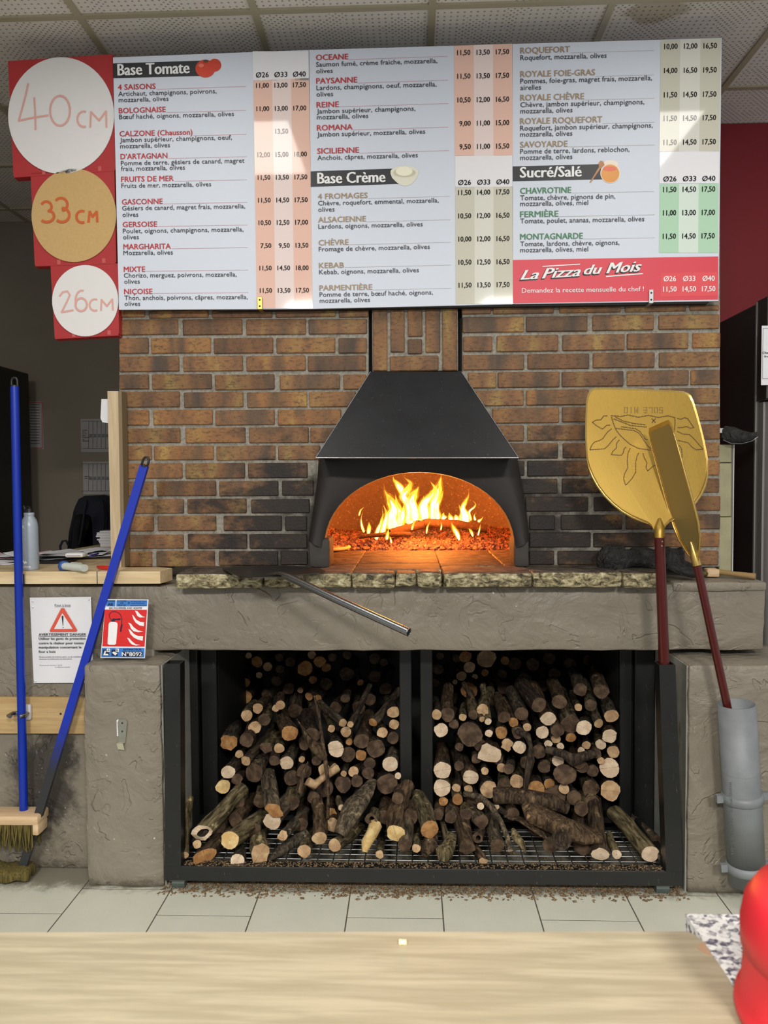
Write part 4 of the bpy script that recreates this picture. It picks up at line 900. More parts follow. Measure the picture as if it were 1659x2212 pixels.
def add_logs(side, layer, lst):
    for e in lst:
        x, y, r, tone = e[:4]; px, py = LP(side, x, y)
        extra = e[-1] if isinstance(e[-1], dict) else {}
        pos = [v for v in e[4:] if not isinstance(v, dict)]
        tail = pos[:2] if len(pos) >= 2 else None
        if layer == 'F': Y0 = extra.get('Y', None) or (-.262 if y > 1240 else -.235 if y > 1130 else -.19 if y > 1040 else -.12); DY = extra.get('dy', .27)
        elif layer == 'M': Y0 = extra.get('Y', None) or (.045 + rnd.uniform(-.03, .03) - (.03 if y > 700 else 0)); DY = extra.get('dy', .34)
        else: Y0 = .56 + rnd.uniform(-.03, .05); DY = .22
        P0 = at(px, py, Y0); Z = Y0 - CAM.y; R = r * SCL[side] / F * Z
        if tail:
            tx, ty = LP(side, *tail); P1 = at(tx, ty, Y0 + DY)
        else: P1 = P0 + Vector((rnd.uniform(-.05, .05), DY, rnd.uniform(-.01, .05)))
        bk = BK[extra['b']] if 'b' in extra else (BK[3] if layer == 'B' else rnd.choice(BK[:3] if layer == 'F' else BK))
        o = log(P0, P1, R, tone, bk, extra.get('tp', rnd.uniform(.85, 1.0)), extra.get('bend', rnd.uniform(-.006, .006)), extra.get('hollow', False), extra.get('skew', rnd.uniform(-.25, .25)), 14 if layer != 'B' else 12, extra.get('rough', .09), extra.get('sq', rnd.uniform(.92, 1.0)))
        LOGS.append(dict(o=o, side=side, layer=layer, px=px, py=py, r=r * SCL[side], tone=tone, label=extra.get('l')))
add_logs('L', 'M', [(395, 793, 46, 'w', 560, 600), (507, 722, 34, 'p', 690, 500), (465, 678, 27, 'p', 520, 620), (510, 590, 48, 'd', 560, 470), (768, 735, 45, 'w', 860, 600, dict(b=0)), (788, 545, 56, 'o', 730, 400, dict(b=1)), (865, 712, 21, 'p', 920, 650), (1083, 645, 54, 'w', 1080, 540, dict(b=0)), (1055, 515, 25, 'p', 1020, 430),
    (1127, 478, 28, 'p', 980, 350), (1147, 535, 35, 'p', 1200, 460), (1175, 487, 22, 'p', 1300, 240), (1320, 475, 29, 'o', 1490, 270), (1245, 595, 50, 'd', 1290, 430), (1450, 410, 42, 'p', 1420, 330), (1455, 488, 34, 'p', 1440, 420), (1380, 540, 36, 'p', 1350, 480), (1447, 577, 40, 'd', 1400, 520),
    (1340, 645, 62, 'd', 1290, 560), (1430, 742, 52, 'w', 1500, 600, dict(b=0)), (1243, 686, 36, 'o', 1230, 600), (1195, 790, 34, 'p', 1320, 730), (1133, 803, 20, 'p', 1150, 700), (1480, 817, 22, 'w', 1440, 760), (1412, 868, 72, 'd', 1340, 780, dict(b=3, l='big dark-ended log beside the left centre post, above the front pile')), (1128, 870, 54, 'd', 1130, 760), (1168, 600, 22, 'o', 1180, 540), (1160, 680, 50, 'd', 1140, 600),
    (560, 800, 62, 'd', 670, 620), (362, 885, 48, 'y', 420, 800), (512, 432, 39, 'p', 560, 360, dict(Y=.16)), (582, 387, 35, 'p', 640, 320, dict(Y=.16)), (625, 458, 40, 'd', 660, 380, dict(Y=.13)), (563, 505, 42, 'p', 600, 420, dict(Y=.14)), (728, 365, 32, 'p', 730, 300, dict(Y=.2)), (698, 385, 24, 'p', 700, 320, dict(Y=.2)),
    (398, 600, 58, 'o', 440, 500, dict(rough=.25)), (930, 560, 55, 'd', 900, 430), (960, 640, 40, 'd', 940, 520), (640, 640, 40, 'd', 700, 520, dict(rough=.22)), (720, 640, 34, 'p', 730, 560), (880, 790, 50, 'd', 870, 680), (1010, 780, 42, 'p', 1110, 700), (1290, 800, 40, 'd', 1270, 700), (450, 840, 36, 'd', 520, 740), (1300, 740, 40, 'd', 1280, 650), (800, 830, 50, 'd', 800, 700), (690, 720, 36, 'd', 730, 560), (960, 720, 34, 'd', 960, 600), (880, 620, 34, 'd', 880, 480), (1220, 850, 40, 'd', 1210, 760), (1010, 900, 60, 'd', 990, 780)])
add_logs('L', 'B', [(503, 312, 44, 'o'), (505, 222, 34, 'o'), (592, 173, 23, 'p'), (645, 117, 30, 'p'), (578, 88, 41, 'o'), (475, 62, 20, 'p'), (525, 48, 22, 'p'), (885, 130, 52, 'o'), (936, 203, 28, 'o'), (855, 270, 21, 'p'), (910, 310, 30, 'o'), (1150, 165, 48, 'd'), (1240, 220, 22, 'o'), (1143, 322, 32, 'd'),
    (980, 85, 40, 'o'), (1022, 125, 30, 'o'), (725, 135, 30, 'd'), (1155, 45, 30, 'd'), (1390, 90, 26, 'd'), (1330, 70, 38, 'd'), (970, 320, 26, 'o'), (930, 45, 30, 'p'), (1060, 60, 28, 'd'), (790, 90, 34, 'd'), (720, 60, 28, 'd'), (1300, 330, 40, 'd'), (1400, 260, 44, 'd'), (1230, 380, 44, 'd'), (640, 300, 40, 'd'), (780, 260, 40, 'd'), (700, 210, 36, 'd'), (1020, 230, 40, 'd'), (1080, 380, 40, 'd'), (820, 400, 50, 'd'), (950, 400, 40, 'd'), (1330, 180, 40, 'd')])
add_logs('R', 'M', [(195, 475, 42, 'w', 190, 420), (232, 385, 42, 'd', 235, 230), (320, 400, 23, 'p', 325, 330), (380, 385, 28, 'd', 365, 260), (437, 357, 36, 'p', 475, 250), (432, 410, 18, 'p'), (467, 425, 21, 'w'), (470, 492, 23, 'w', 500, 420), (365, 498, 72, 'd', 350, 450, dict(Y=.0, b=3, l='widest dark grey log end, right bay, behind the centre post')), (545, 487, 36, 'o', 540, 430), (615, 428, 29, 'o', 550, 300),
    (692, 457, 25, 'p', 640, 340), (813, 408, 45, 'w', 720, 220, dict(b=1)), (780, 487, 39, 'w', 740, 400), (945, 440, 56, 'd', 880, 260, dict(b=0)), (988, 342, 23, 'p', 950, 260), (1020, 460, 46, 'w', 1040, 400), (1105, 435, 28, 'p', 1010, 210), (1180, 392, 42, 'p', 1120, 230), (1168, 508, 43, 'w', 1150, 420), (1117, 557, 30, 'w', 1090, 470),
    (1190, 600, 36, 'p', 1180, 540), (1168, 692, 56, 'w', 1140, 620, dict(rough=.05, sq=1)), (1172, 825, 58, 'p', 1140, 760), (1072, 710, 36, 'd', 1020, 650), (1060, 815, 50, 'd', 1000, 700), (1117, 650, 22, 'p', 1080, 560), (1005, 592, 21, 'w', 990, 520), (1033, 560, 25, 'p', 1015, 510), (885, 567, 22, 'w'), (815, 553, 24, 'w'), (858, 525, 28, 'p'), (945, 517, 30, 'o'), (868, 478, 38, 'd', 840, 400),
    (648, 573, 39, 'w', 650, 520), (475, 612, 66, 'w', 500, 530, dict(sq=.85, rough=.18, b=1, l='big pale log with a notched end, middle of the right bay')), (575, 560, 35, 'p', 600, 500, dict(rough=.25)), (203, 705, 52, 'w', 200, 570, dict(b=1, l='pale-ended log with a dark knot, beside the right centre post')), (200, 808, 52, 'w', 200, 740), (208, 887, 27, 'o', 210, 850), (368, 745, 46, 'w', 300, 590, dict(b=1)), (283, 808, 26, 'p'), (353, 815, 26, 'p'), (290, 875, 33, 'o'), (470, 817, 52, 'p', 420, 740),
    (447, 710, 23, 'p', 450, 640), (545, 692, 27, 'p', 560, 640), (585, 700, 32, 'd', 600, 640, dict(Y=-.03)), (633, 770, 42, 'p', 645, 680), (745, 812, 50, 'o', 715, 700, dict(l='bright orange log end in the middle of the right bay')), (820, 785, 32, 'o', 790, 690), (905, 812, 31, 'p', 880, 740), (870, 650, 35, 'w', 750, 600), (912, 735, 64, 'd', 900, 690, dict(Y=-.02, sq=.9, rough=.15, l='dark flat log end with pale scratches, right bay')), (965, 865, 42, 'd', 920, 800, dict(Y=-.02)),
    (855, 850, 62, 'd', 830, 760, dict(Y=-.0)), (170, 385, 30, 'p', 165, 300), (270, 440, 30, 'd', 270, 360), (300, 570, 26, 'd', 290, 500), (660, 380, 40, 'd', 600, 250), (760, 330, 46, 'd', 660, 200), (1000, 240, 40, 'd', 960, 130), (1060, 330, 36, 'd', 1010, 180), (880, 310, 42, 'd', 840, 200), (1120, 250, 44, 'd', 1080, 130), (560, 400, 36, 'd', 520, 280), (520, 640, 34, 'd', 540, 560), (760, 600, 40, 'd', 750, 520), (690, 660, 40, 'd', 690, 560), (300, 680, 30, 'd', 290, 560), (790, 690, 36, 'd', 780, 600), (990, 660, 40, 'd', 960, 560), (420, 560, 36, 'd', 420, 470), (640, 490, 36, 'd', 620, 400), (1010, 690, 38, 'd', 980, 620), (560, 790, 40, 'd', 560, 700), (400, 640, 30, 'd', 390, 540), (1090, 610, 30, 'd', 1060, 520), (890, 900, 50, 'd', 880, 800), (1060, 900, 50, 'd', 1040, 800), (690, 880, 50, 'd', 680, 780), (380, 870, 40, 'd', 370, 780)])
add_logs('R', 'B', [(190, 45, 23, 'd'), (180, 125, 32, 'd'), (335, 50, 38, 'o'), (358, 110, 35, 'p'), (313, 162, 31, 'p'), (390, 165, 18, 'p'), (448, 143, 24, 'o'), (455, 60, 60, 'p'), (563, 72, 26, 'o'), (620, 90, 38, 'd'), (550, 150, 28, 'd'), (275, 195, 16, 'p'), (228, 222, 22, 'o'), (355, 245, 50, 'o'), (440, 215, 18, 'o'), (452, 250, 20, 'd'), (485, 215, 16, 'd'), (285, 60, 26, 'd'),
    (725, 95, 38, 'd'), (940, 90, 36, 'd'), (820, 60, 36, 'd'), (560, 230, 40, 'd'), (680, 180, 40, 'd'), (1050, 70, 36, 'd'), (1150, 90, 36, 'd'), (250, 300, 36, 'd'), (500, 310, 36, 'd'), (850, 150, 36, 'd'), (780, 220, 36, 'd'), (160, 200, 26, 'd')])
add_logs('L', 'F', [(225, 1180, 58, 'w', 480, 900, dict(hollow=True, b=2, skew=.5, l='hollow log with yellowish bark and a dark hole, front pile far corner')), (405, 1230, 62, 'y', 640, 1060, dict(b=2, l='front log with the broadest yellow cut end, on the trolley')), (242, 1335, 60, 'o', 420, 1130, dict(skew=1.1, sq=.8, b=1, l='log with a long slanting orange-brown cut, front pile')), (452, 1366, 46, 'w', 480, 1250, dict(Y=-.275, l='short pale-ended log overhanging the front rail of the trolley')), (598, 1312, 62, 'p', 590, 1160, dict(rough=.22)),
    (675, 1108, 58, 'w', 850, 900, dict(Y=-.17, b=0)), (690, 1040, 52, 'o', 640, 800, dict(Y=-.19, skew=-.6, rough=.2, b=0, l='rough mossy log with an orange cut, on top of the left front pile')), (745, 1200, 34, 'p', 890, 1040, dict(rough=.2)), (978, 1215, 50, 'p', 940, 940, dict(b=1, bend=.012)), (878, 1300, 46, 'p', 930, 1180), (1075, 1262, 43, 'p', 1240, 1150),
    (1465, 1185, 62, 'y', 1540, 880, dict(b=1, bend=-.018, l='big front log with a yellow cracked cut, below the centre posts')), (1307, 1095, 40, 'd', 1330, 1050, dict(hollow=True, dy=.12)), (1363, 1320, 27, 'p', 1375, 1180), (1120, 1020, 24, 'w', 1100, 960, dict(dy=.14)), (115, 1325, 27, 'p', 150, 960, dict(l='slim upright log against the left trolley post')), (195, 1255, 28, 'p', 160, 1180), (1525, 1262, 46, 'd', 1545, 1000), (1597, 1280, 28, 'p', 1605, 1150),
    (440, 1100, 50, 'd', 560, 960, dict(Y=-.1)), (560, 1160, 44, 'd', 620, 1050, dict(Y=-.12)), (330, 1150, 44, 'd', 420, 1040, dict(Y=-.12)), (1180, 1130, 44, 'd', 1230, 1000, dict(Y=-.1)), (1060, 1130, 46, 'p', 1060, 1000, dict(Y=-.12)), (860, 1130, 44, 'd', 880, 980, dict(Y=-.1)), (1390, 1080, 50, 'd', 1410, 960, dict(Y=-.1)), (1240, 1000, 46, 'd', 1220, 900, dict(Y=-.06)), (1560, 1080, 50, 'd', 1600, 950, dict(Y=-.12)), (1050, 1060, 40, 'o', 1040, 950, dict(Y=-.06)), (600, 980, 44, 'd', 620, 860, dict(Y=-.05)), (800, 990, 50, 'd', 830, 860, dict(Y=-.06)), (460, 990, 40, 'd', 500, 880, dict(Y=-.03)), (940, 960, 42, 'd', 960, 840, dict(Y=-.03)), (1480, 960, 40, 'd', 1480, 880, dict(Y=-.0))])
add_logs('R', 'F', [(130, 1050, 54, 'o', 60, 860, dict(b=2, Y=-.22, l='front log with a golden cracked cut end, below the right centre post')), (55, 1155, 26, 'p', 70, 1060), (228, 1118, 19, 'p', 195, 940), (345, 1150, 48, 'd', 260, 930, dict(rough=.22, b=1, bend=.012)), (440, 1235, 26, 'p', 380, 1120, dict(rough=.2, dy=.14)), (423, 913, 21, 'w', 400, 860, dict(dy=.12)), (430, 1000, 44, 'd', 310, 880, dict(Y=-.13, rough=.2)), (520, 1145, 42, 'd', 470, 950, dict(b=0, rough=.15)), (405, 1097, 30, 'd', 430, 1040, dict(hollow=True, dy=.14)),
    (515, 917, 18, 'w', 600, 980, dict(Y=-.1, dy=.1)), (820, 1140, 42, 'd', 860, 1090, dict(dy=.16)), (1118, 1190, 50, 'w', 1080, 880, dict(b=1, rough=.12, l='straight pale-cut log with split bark, near the right end of the tray')), (1210, 1192, 28, 'w', 1165, 1060), (1403, 1190, 53, 'w', 1195, 950, dict(b=2, rough=.04, l='long mottled log lying alone at the right end of the tray')), (1010, 1150, 50, 'd', 990, 950, dict(Y=-.18)), (1005, 930, 42, 'd', 1010, 850, dict(Y=-.06)), (1440, 1110, 30, 'd', 1290, 970, dict(Y=-.15)), (610, 960, 40, 'd', 580, 880, dict(Y=-.05)), (250, 980, 36, 'd', 250, 880, dict(Y=-.1)), (180, 960, 34, 'd', 180, 880, dict(Y=-.08)), (340, 960, 36, 'd', 340, 880, dict(Y=-.08)), (740, 1040, 44, 'd', 780, 960, dict(Y=-.1))])
# crooked branches, splinters and the big forked stumps
def branch(name, pts, side, Ys, rads, mat, label, cat='branch', cut=None, seg=8, jit=.25, flat=1.0):
    P_ = [at(*LP(side, x, y), Y) for (x, y), Y in zip(pts, Ys)]; R_ = [r * SCL[side] / F * (Y - CAM.y) for r, Y in zip(rads, Ys)]
    o = MB().tube(P_, R_, seg, jit=jit, flat=flat).build(name, mat); tag(o, label, cat)
    if cut: 
        d = (P_[0] - P_[1]).normalized(); c = MB(); ref = Vector((0, 0, 1)) if abs(d.z) < .9 else Vector((1, 0, 0)); a = d.cross(ref).normalized(); b = a.cross(d)
        c.add([P_[0] + d * .0015 + a * math.cos(k * .7854) * R_[0] * 1.05 + b * math.sin(k * .7854) * R_[0] * 1.05 for k in range(8)], [tuple(range(8))]); c.build('cut_face', CT[cut], o)
    return o
branch('twig', [(1030, 1095), (1035, 960), (1030, 830), (1012, 700), (990, 550), (972, 420), (945, 305)], 'L', [-.16, -.1, -.06, -.03, .0, .03, .06], [11, 12, 13, 14, 12, 11, 6], BK[1], 'long thin upright twig leaning in the left bay')
branch('splinter', [(1000, 690), (950, 640), (900, 570), (870, 510), (832, 452)], 'L', [-.02, -.03, -.03, -.02, .0], [45, 42, 26, 18, 4], BK[1], 'jagged broken splinter of wood beside the thin upright twig', 'splinter', flat=.5, jit=1.2)
branch('splinter', [(850, 905), (862, 840), (880, 780), (905, 725)], 'L', [-.06, -.06, -.05, -.04], [30, 24, 16, 4], BK[1], 'short split stick standing on the left front pile', 'splinter', flat=.5, jit=1.0)
branch('splinter', [(650, 1360), (720, 1310), (800, 1250), (900, 1180)], 'L', [-.25, -.22, -.18, -.14], [20, 34, 34, 30], BK[0], 'splintered grey stick lying on the left front of the tray', 'splinter', jit=1.0, flat=.7)
branch('bark_slab', [(1105, 1190), (1150, 1100), (1215, 1000), (1275, 920), (1320, 850)], 'L', [-.235, -.21, -.16, -.1, -.05], [46, 74, 84, 66, 34], BK[0], 'wide flattened grey log slab standing on the front pile left of centre', 'log', flat=.55, jit=.3, seg=12)
branch('broken_stick', [(1268, 1305), (1280, 1250), (1310, 1190), (1340, 1140)], 'L', [-.262, -.25, -.22, -.18], [24, 40, 38, 30], CT['y'], 'broken pale log stub with a frayed end, centre of the tray', 'log', jit=1.2)
branch('broken_stick', [(905, 850), (950, 880), (985, 850), (1080, 760)], 'L', [-.05, -.04, -.02, .04], [20, 44, 36, 36], CT['p'], 'pale frayed log end behind the left front pile', 'log', jit=1.2)
branch('forked_branch', [(675, 835), (690, 740), (712, 650), (712, 570), (690, 510), (620, 470)], 'R', [-.05, -.05, -.05, -.04, -.02, .03], [18, 20, 26, 20, 30, 20], BK[3], 'knotty upright branch in front of the right bay logs', seg=8, jit=.6)
branch('crooked_branch', [(1085, 605), (1020, 625), (955, 645), (900, 610), (800, 585)], 'R', [-.02, -.03, -.03, -.02, .0], [24, 26, 34, 26, 20], BK[3], 'curved dark branch lying across the right bay logs', jit=.4)
branch('thin_branch', [(592, 1168), (580, 1100), (545, 1010), (490, 920), (420, 860), (330, 840)], 'R', [-.25, -.22, -.17, -.11, -.06, -.02], [17, 16, 16, 18, 20, 18], BK[0], 'thin crooked branch with a pale cut end, right of centre on the tray', cut='w', jit=.3)
branch('broken_stick', [(685, 1185), (660, 1130), (625, 1090), (610, 1045)], 'R', [-.25, -.24, -.22, -.2], [12, 24, 22, 10], BK[2], 'short rough twig stub on the mesh, right of the thin crooked branch', 'twig', jit=1.1)
branch('rough_stump', [(205, 1235), (215, 1190), (235, 1130), (250, 1080)], 'R', [-.262, -.25, -.2, -.15], [30, 48, 44, 36], BK[2], 'rough broken stump chunk on the mesh below the golden log', 'log', jit=1.1)
branch('rough_stump', [(100, 1190), (125, 1140), (150, 1090)], 'R', [-.25, -.22, -.17], [22, 40, 40], BK[1], 'ragged dark bark chunk beneath the golden cracked log', 'log', jit=1.0)
branch('stump_log', [(500, 855), (580, 855), (700, 860), (830, 890), (925, 930)], 'R', [-.10, -.11, -.12, -.12, -.12], [40, 46, 44, 46, 30], BK[1], 'bent log lying across the top of the right front pile', 'log', jit=.4, seg=10)
branch('bark_wedge', [(556, 975), (640, 985), (740, 1040), (830, 1100)], 'R', [-.17, -.18, -.19, -.2], [3, 34, 56, 62], BK[1], 'flat pointed wedge of wood under the big forked stump', 'log', jit=.2, seg=8, flat=.25)
st = branch('forked_stump', [(672, 905), (720, 940), (820, 985), (920, 1045), (1010, 1078), (1060, 1085), (1115, 1092)], 'R', [-.16, -.18, -.2, -.215, -.215, -.21, -.205], [20, 72, 86, 100, 84, 66, 48], BK[1], 'big forked stump with a dark hollow on the right front pile', 'log', jit=.8, seg=20, flat=.62)
a = at(*LP('R', 890, 1108), -.292)
h = MB(); h.lathe(a, [(.033, .0), (.026, -.004), (.014, -.02), (0, -.026)], 14, axis=(Vector((1, 0, 0)), Vector((0, .3, 1)).normalized(), Vector((0, -1, .3)).normalized())); h.build('hollow', BK[3], st)
def in_row(k): return ['first', 'second', 'third', 'fourth', 'fifth', 'sixth', 'seventh', 'eighth', 'ninth', 'tenth', 'eleventh', 'twelfth', 'thirteenth', 'fourteenth', 'fifteenth'][k]
LNAME = {'F': ('front pile', 75), 'M': ('middle stack', 45), 'B': ('dim rear stack', 62)}
for side in 'LR':
    for ly in 'FMB':
        G = sorted([g for g in LOGS if g['side'] == side and g['layer'] == ly], key=lambda g: g['py'])
        rowsz = 26 if ly == 'M' else 30; rws = []
        for g in G:
            if rws and g['py'] - rws[-1][0]['py'] < rowsz: rws[-1].append(g)
            else: rws.append([g])
        for ri, row in enumerate(rws):
            for ci, g in enumerate(sorted(row, key=lambda g: g['px'])):
                size = 'thick' if g['r'] > 17 else 'medium' if g['r'] > 11 else 'thin'
                lb = g['label'] or '%s %s-cut log, %s bay %s, %s row down, %s along' % (size, TN[g['tone']], {'L': 'left', 'R': 'right'}[side], {'F': 'front pile', 'M': 'middle stack', 'B': 'dim rear stack'}[ly], in_row(ri), in_row(ci))
                tag(g['o'], lb, 'log', 'firewood logs in the %s bay' % {'L': 'left', 'R': 'right'}[side])
# ------------------------------------------------------------------ the fire
FC = lambda x, y: (690 + x * .2592, 1010 + y * .2592)
fireo = thing('wood_fire', (0.05, .8, HZ), 'bright yellow flames burning in the oven mouth', 'fire')
FM = [m_emit('flame_outer', (1.0, .30, .015, 1), 1.3, .42, .22), m_emit('flame_mid', (1.0, .62, .05, 1), 2.6, .75, .3), m_emit('flame_core', (1.0, .92, .42, 1), 5.0)]
def flame(pts, Y, core=.62):
    """pts: (x, y, width) bottom to top in photo-crop units; nested tapering sheets"""
    def smooth(p):
        out = []
        for i in range(len(p) - 1):
            a, b = p[i], p[i + 1]; a0 = p[max(i - 1, 0)]; b1 = p[min(i + 2, len(p) - 1)]
            for k in range(4):
                t = k / 4; out.append(tuple(0.5 * ((2 * a[j]) + (-a0[j] + b[j]) * t + (2 * a0[j] - 5 * a[j] + 4 * b[j] - b1[j]) * t * t + (-a0[j] + 3 * a[j] - 3 * b[j] + b1[j]) * t ** 3) for j in range(3)))
        out.append(p[-1]); return out
    P_ = smooth(pts); root = None
    for li, (ws, hl, off) in enumerate(((1.0, 1.0, .0), (.74, .9, -.0), (.46, core, -.0))):
        n_ = max(3, int(len(P_) * hl)); c, r = [], []
        for i, (x, y, wd) in enumerate(P_[:n_]):
            edge = min(1.0, (n_ - 1 - i) / (n_ * .35) + .05); lowcap = min(1, .55 + i * .25)
            q = at(*FC(x, y), Y); c.append(q); r.append(max(.0006, wd * .78 * .2592 / F * (Y - CAM.y) * ws * edge * lowcap))
        m = MB(); m.tube(c, r, 12, up=(0, -1, 0), flat=.35, caps=True)
        o = m.build('flame' if li == 0 else 'flame_core', FM[li], fireo if li == 0 else root)
        if li == 0: root = o
for pts, Y in (
    ([(610, 510, 110), (600, 430, 100), (620, 350, 70), (590, 270, 60), (550, 205, 34), (535, 130, 5)], .78), ([(640, 500, 90), (680, 420, 70), (655, 340, 50), (640, 270, 30), (632, 210, 5)], .82),
    ([(740, 470, 90), (760, 390, 90), (740, 300, 60), (700, 240, 60), (735, 190, 50), (760, 130, 40), (715, 90, 18), (690, 55, 4)], .84), ([(800, 440, 90), (790, 350, 70), (770, 280, 60), (790, 220, 60), (820, 175, 34), (838, 120, 4)], .80),
    ([(700, 240, 30), (680, 180, 50), (645, 135, 34), (620, 100, 18), (612, 60, 3)], .86), ([(880, 430, 100), (870, 350, 90), (880, 290, 60), (930, 240, 50), (965, 180, 44), (935, 130, 18), (910, 100, 3)], .80),
    ([(950, 430, 90), (950, 350, 70), (960, 270, 60), (985, 200, 60), (1000, 140, 44), (1012, 90, 34), (1018, 60, 6)], .84), ([(990, 430, 60), (975, 350, 40), (990, 290, 30), (1020, 230, 30), (1036, 170, 5)], .78),
    ([(1215, 460, 90), (1215, 400, 64), (1195, 340, 34), (1215, 290, 28), (1240, 240, 20), (1248, 180, 3)], .80), ([(1180, 450, 60), (1190, 380, 30), (1170, 330, 12), (1160, 300, 2)], .84), ([(1262, 440, 26), (1248, 370, 16), (1290, 330, 12), (1300, 300, 8), (1262, 265, 2)], .82),
    ([(475, 600, 34), (485, 530, 30), (512, 460, 18), (530, 390, 12), (520, 340, 2)], .70), ([(520, 560, 40), (540, 480, 40), (560, 400, 26), (545, 340, 14), (530, 300, 2)], .76), ([(560, 600, 26), (570, 550, 18), (576, 505, 2)], .66), ([(405, 560, 24), (415, 500, 26), (412, 450, 4)], .72), ([(372, 540, 20), (352, 480, 16), (348, 420, 8), (365, 360, 2)], .74),
    ([(330, 400, 12), (345, 355, 9), (378, 325, 2)], .84), ([(1165, 605, 22), (1145, 550, 34), (1112, 490, 26), (1096, 445, 3)], .66), ([(1100, 440, 44), (1088, 405, 26), (1078, 370, 3)], .78), ([(1040, 430, 60), (1030, 400, 30), (1040, 370, 3)], .80), ([(1320, 450, 26), (1345, 435, 12), (1368, 405, 2)], .78), ([(1300, 440, 22), (1290, 405, 10), (1300, 380, 2)], .78),
    ([(1280, 575, 16), (1262, 530, 18), (1240, 505, 4)], .68), ([(1322, 565, 14), (1335, 510, 10), (1342, 470, 2)], .68), ([(892, 550, 12), (900, 495, 12), (930, 440, 2)], .70), ([(690, 430, 50), (700, 350, 24), (705, 300, 3)], .76), ([(835, 440, 70), (850, 330, 40), (870, 260, 12), (865, 230, 2)], .86), ([(1145, 440, 60), (1135, 405, 26), (1130, 390, 3)], .80), ([(600, 630, 16), (592, 590, 10), (585, 570, 2)], .66), ([(770, 520, 14), (780, 480, 14), (800, 440, 3)], .7), ([(1012, 520, 12), (1018, 480, 10), (1010, 450, 2)], .7)):
    flame(pts, Y)
def m_char():
    n = NT('charred_log'); f = n.noise(n.coord('World'), 60, 5, 0.7); c = n.mix(f, L(30, 20, 16), L(90, 56, 34))
    e = n.ramp(f, [(0.58, (0, 0, 0, 1)), (0.7, (1, .25, .03, 1))]); n.link(e, n.b.inputs['Emission Color']); n.b.inputs['Emission Strength'].default_value = .7
    return n.done(c, .9, 0, n.bump(f, .8, .006))
M['char'] = m_char()
def burnlog(p0, p1, r, Y0, Y1, label):
    a, b = at(*FC(*p0), Y0), at(*FC(*p1), Y1); mid = (a + b) / 2 + Vector((0, 0, .004))
    o = MB().tube([a, a.lerp(mid, .5), mid, mid.lerp(b, .5), b], [r * .9, r, r * 1.02, r, r * .95], 10, jit=.5, up=(0, 0, 1)).build('burning_log', M['char']); tag(o, label, 'log', 'logs burning in the oven')
burnlog((585, 545), (905, 470), .020, .72, .80, 'charred burning log on the left, under the tallest flames')
burnlog((880, 462), (1400, 505), .021, .78, .74, 'charred squared log on the right side of the fire')
burnlog((330, 575), (760, 555), .010, .68, .70, 'thin charred stick low at the left of the fire')
# glowing ember bed: thousands of lumps, one heap
def m_ember():
    n = NT('ember'); f = n.noise(n.coord('World'), 34, 4, 0.6); g = n.noise(n.coord('World'), 130, 3, 0.6)
    c = n.ramp(g, [(0.35, L(60, 40, 34)), (0.6, L(128, 96, 80)), (0.75, L(196, 168, 150))])
    e = n.ramp(n.math('ADD', n.math('MULTIPLY', f, .65), n.math('MULTIPLY', g, .35)), [(0.50, (0, 0, 0, 1)), (0.58, (1, .07, .01, 1)), (0.70, (1, .3, .04, 1))])
    n.link(e, n.b.inputs['Emission Color']); n.b.inputs['Emission Strength'].default_value = .55
    return n.done(c, .9, 0, n.bump(g, .6, .004))
M['ember'] = m_ember()
em = MB()
def hgt(x, y): return HZ + .075 * max(0, min(1, (y - .63) / .30)) * (.75 + .5 * mnoise.noise(Vector((x * 5, y * 5, 1)))) - .003
gx = [(-.56 + 1.14 * i / 60) for i in range(61)]; gy = [.58 + .74 * j / 30 for j in range(31)]
vs = [(x, y, hgt(x, y)) for y in gy for x in gx]
em.add(vs, [(j * 61 + i, j * 61 + i + 1, (j + 1) * 61 + i + 1, (j + 1) * 61 + i) for j in range(30) for i in range(60)], 0, True)
for _ in range(3600):
    x, y = rnd.uniform(-.52, .56), .60 + .5 * rnd.random() ** 1.3
    if y < .66 and rnd.random() < .5: continue
    s = rnd.uniform(.004, .014); z = hgt(x, y) + s * .3; R_ = Matrix.Rotation(rnd.uniform(0, 6.3), 3, Vector((rnd.uniform(-1, 1), rnd.uniform(-1, 1), rnd.uniform(-1, 1))))
    em.add([Vector((x, y, z)) + R_ @ Vector((a * s, b * s * .8, c * s * .6)) for a, b, c in ((-1, -1, -1), (1, -.8, -1), (1, 1, -.9), (-1, 1, -1), (-.8, -1, .8), (1, -1, 1), (.9, 1, .8), (-1, .9, 1))], [(0, 3, 2, 1), (4, 5, 6, 7), (0, 1, 5, 4), (1, 2, 6, 5), (2, 3, 7, 6), (3, 0, 4, 7)])
tag(em.build('ember_bed', M['ember']), 'heap of glowing red and grey embers across the oven floor', 'embers', kind='stuff')
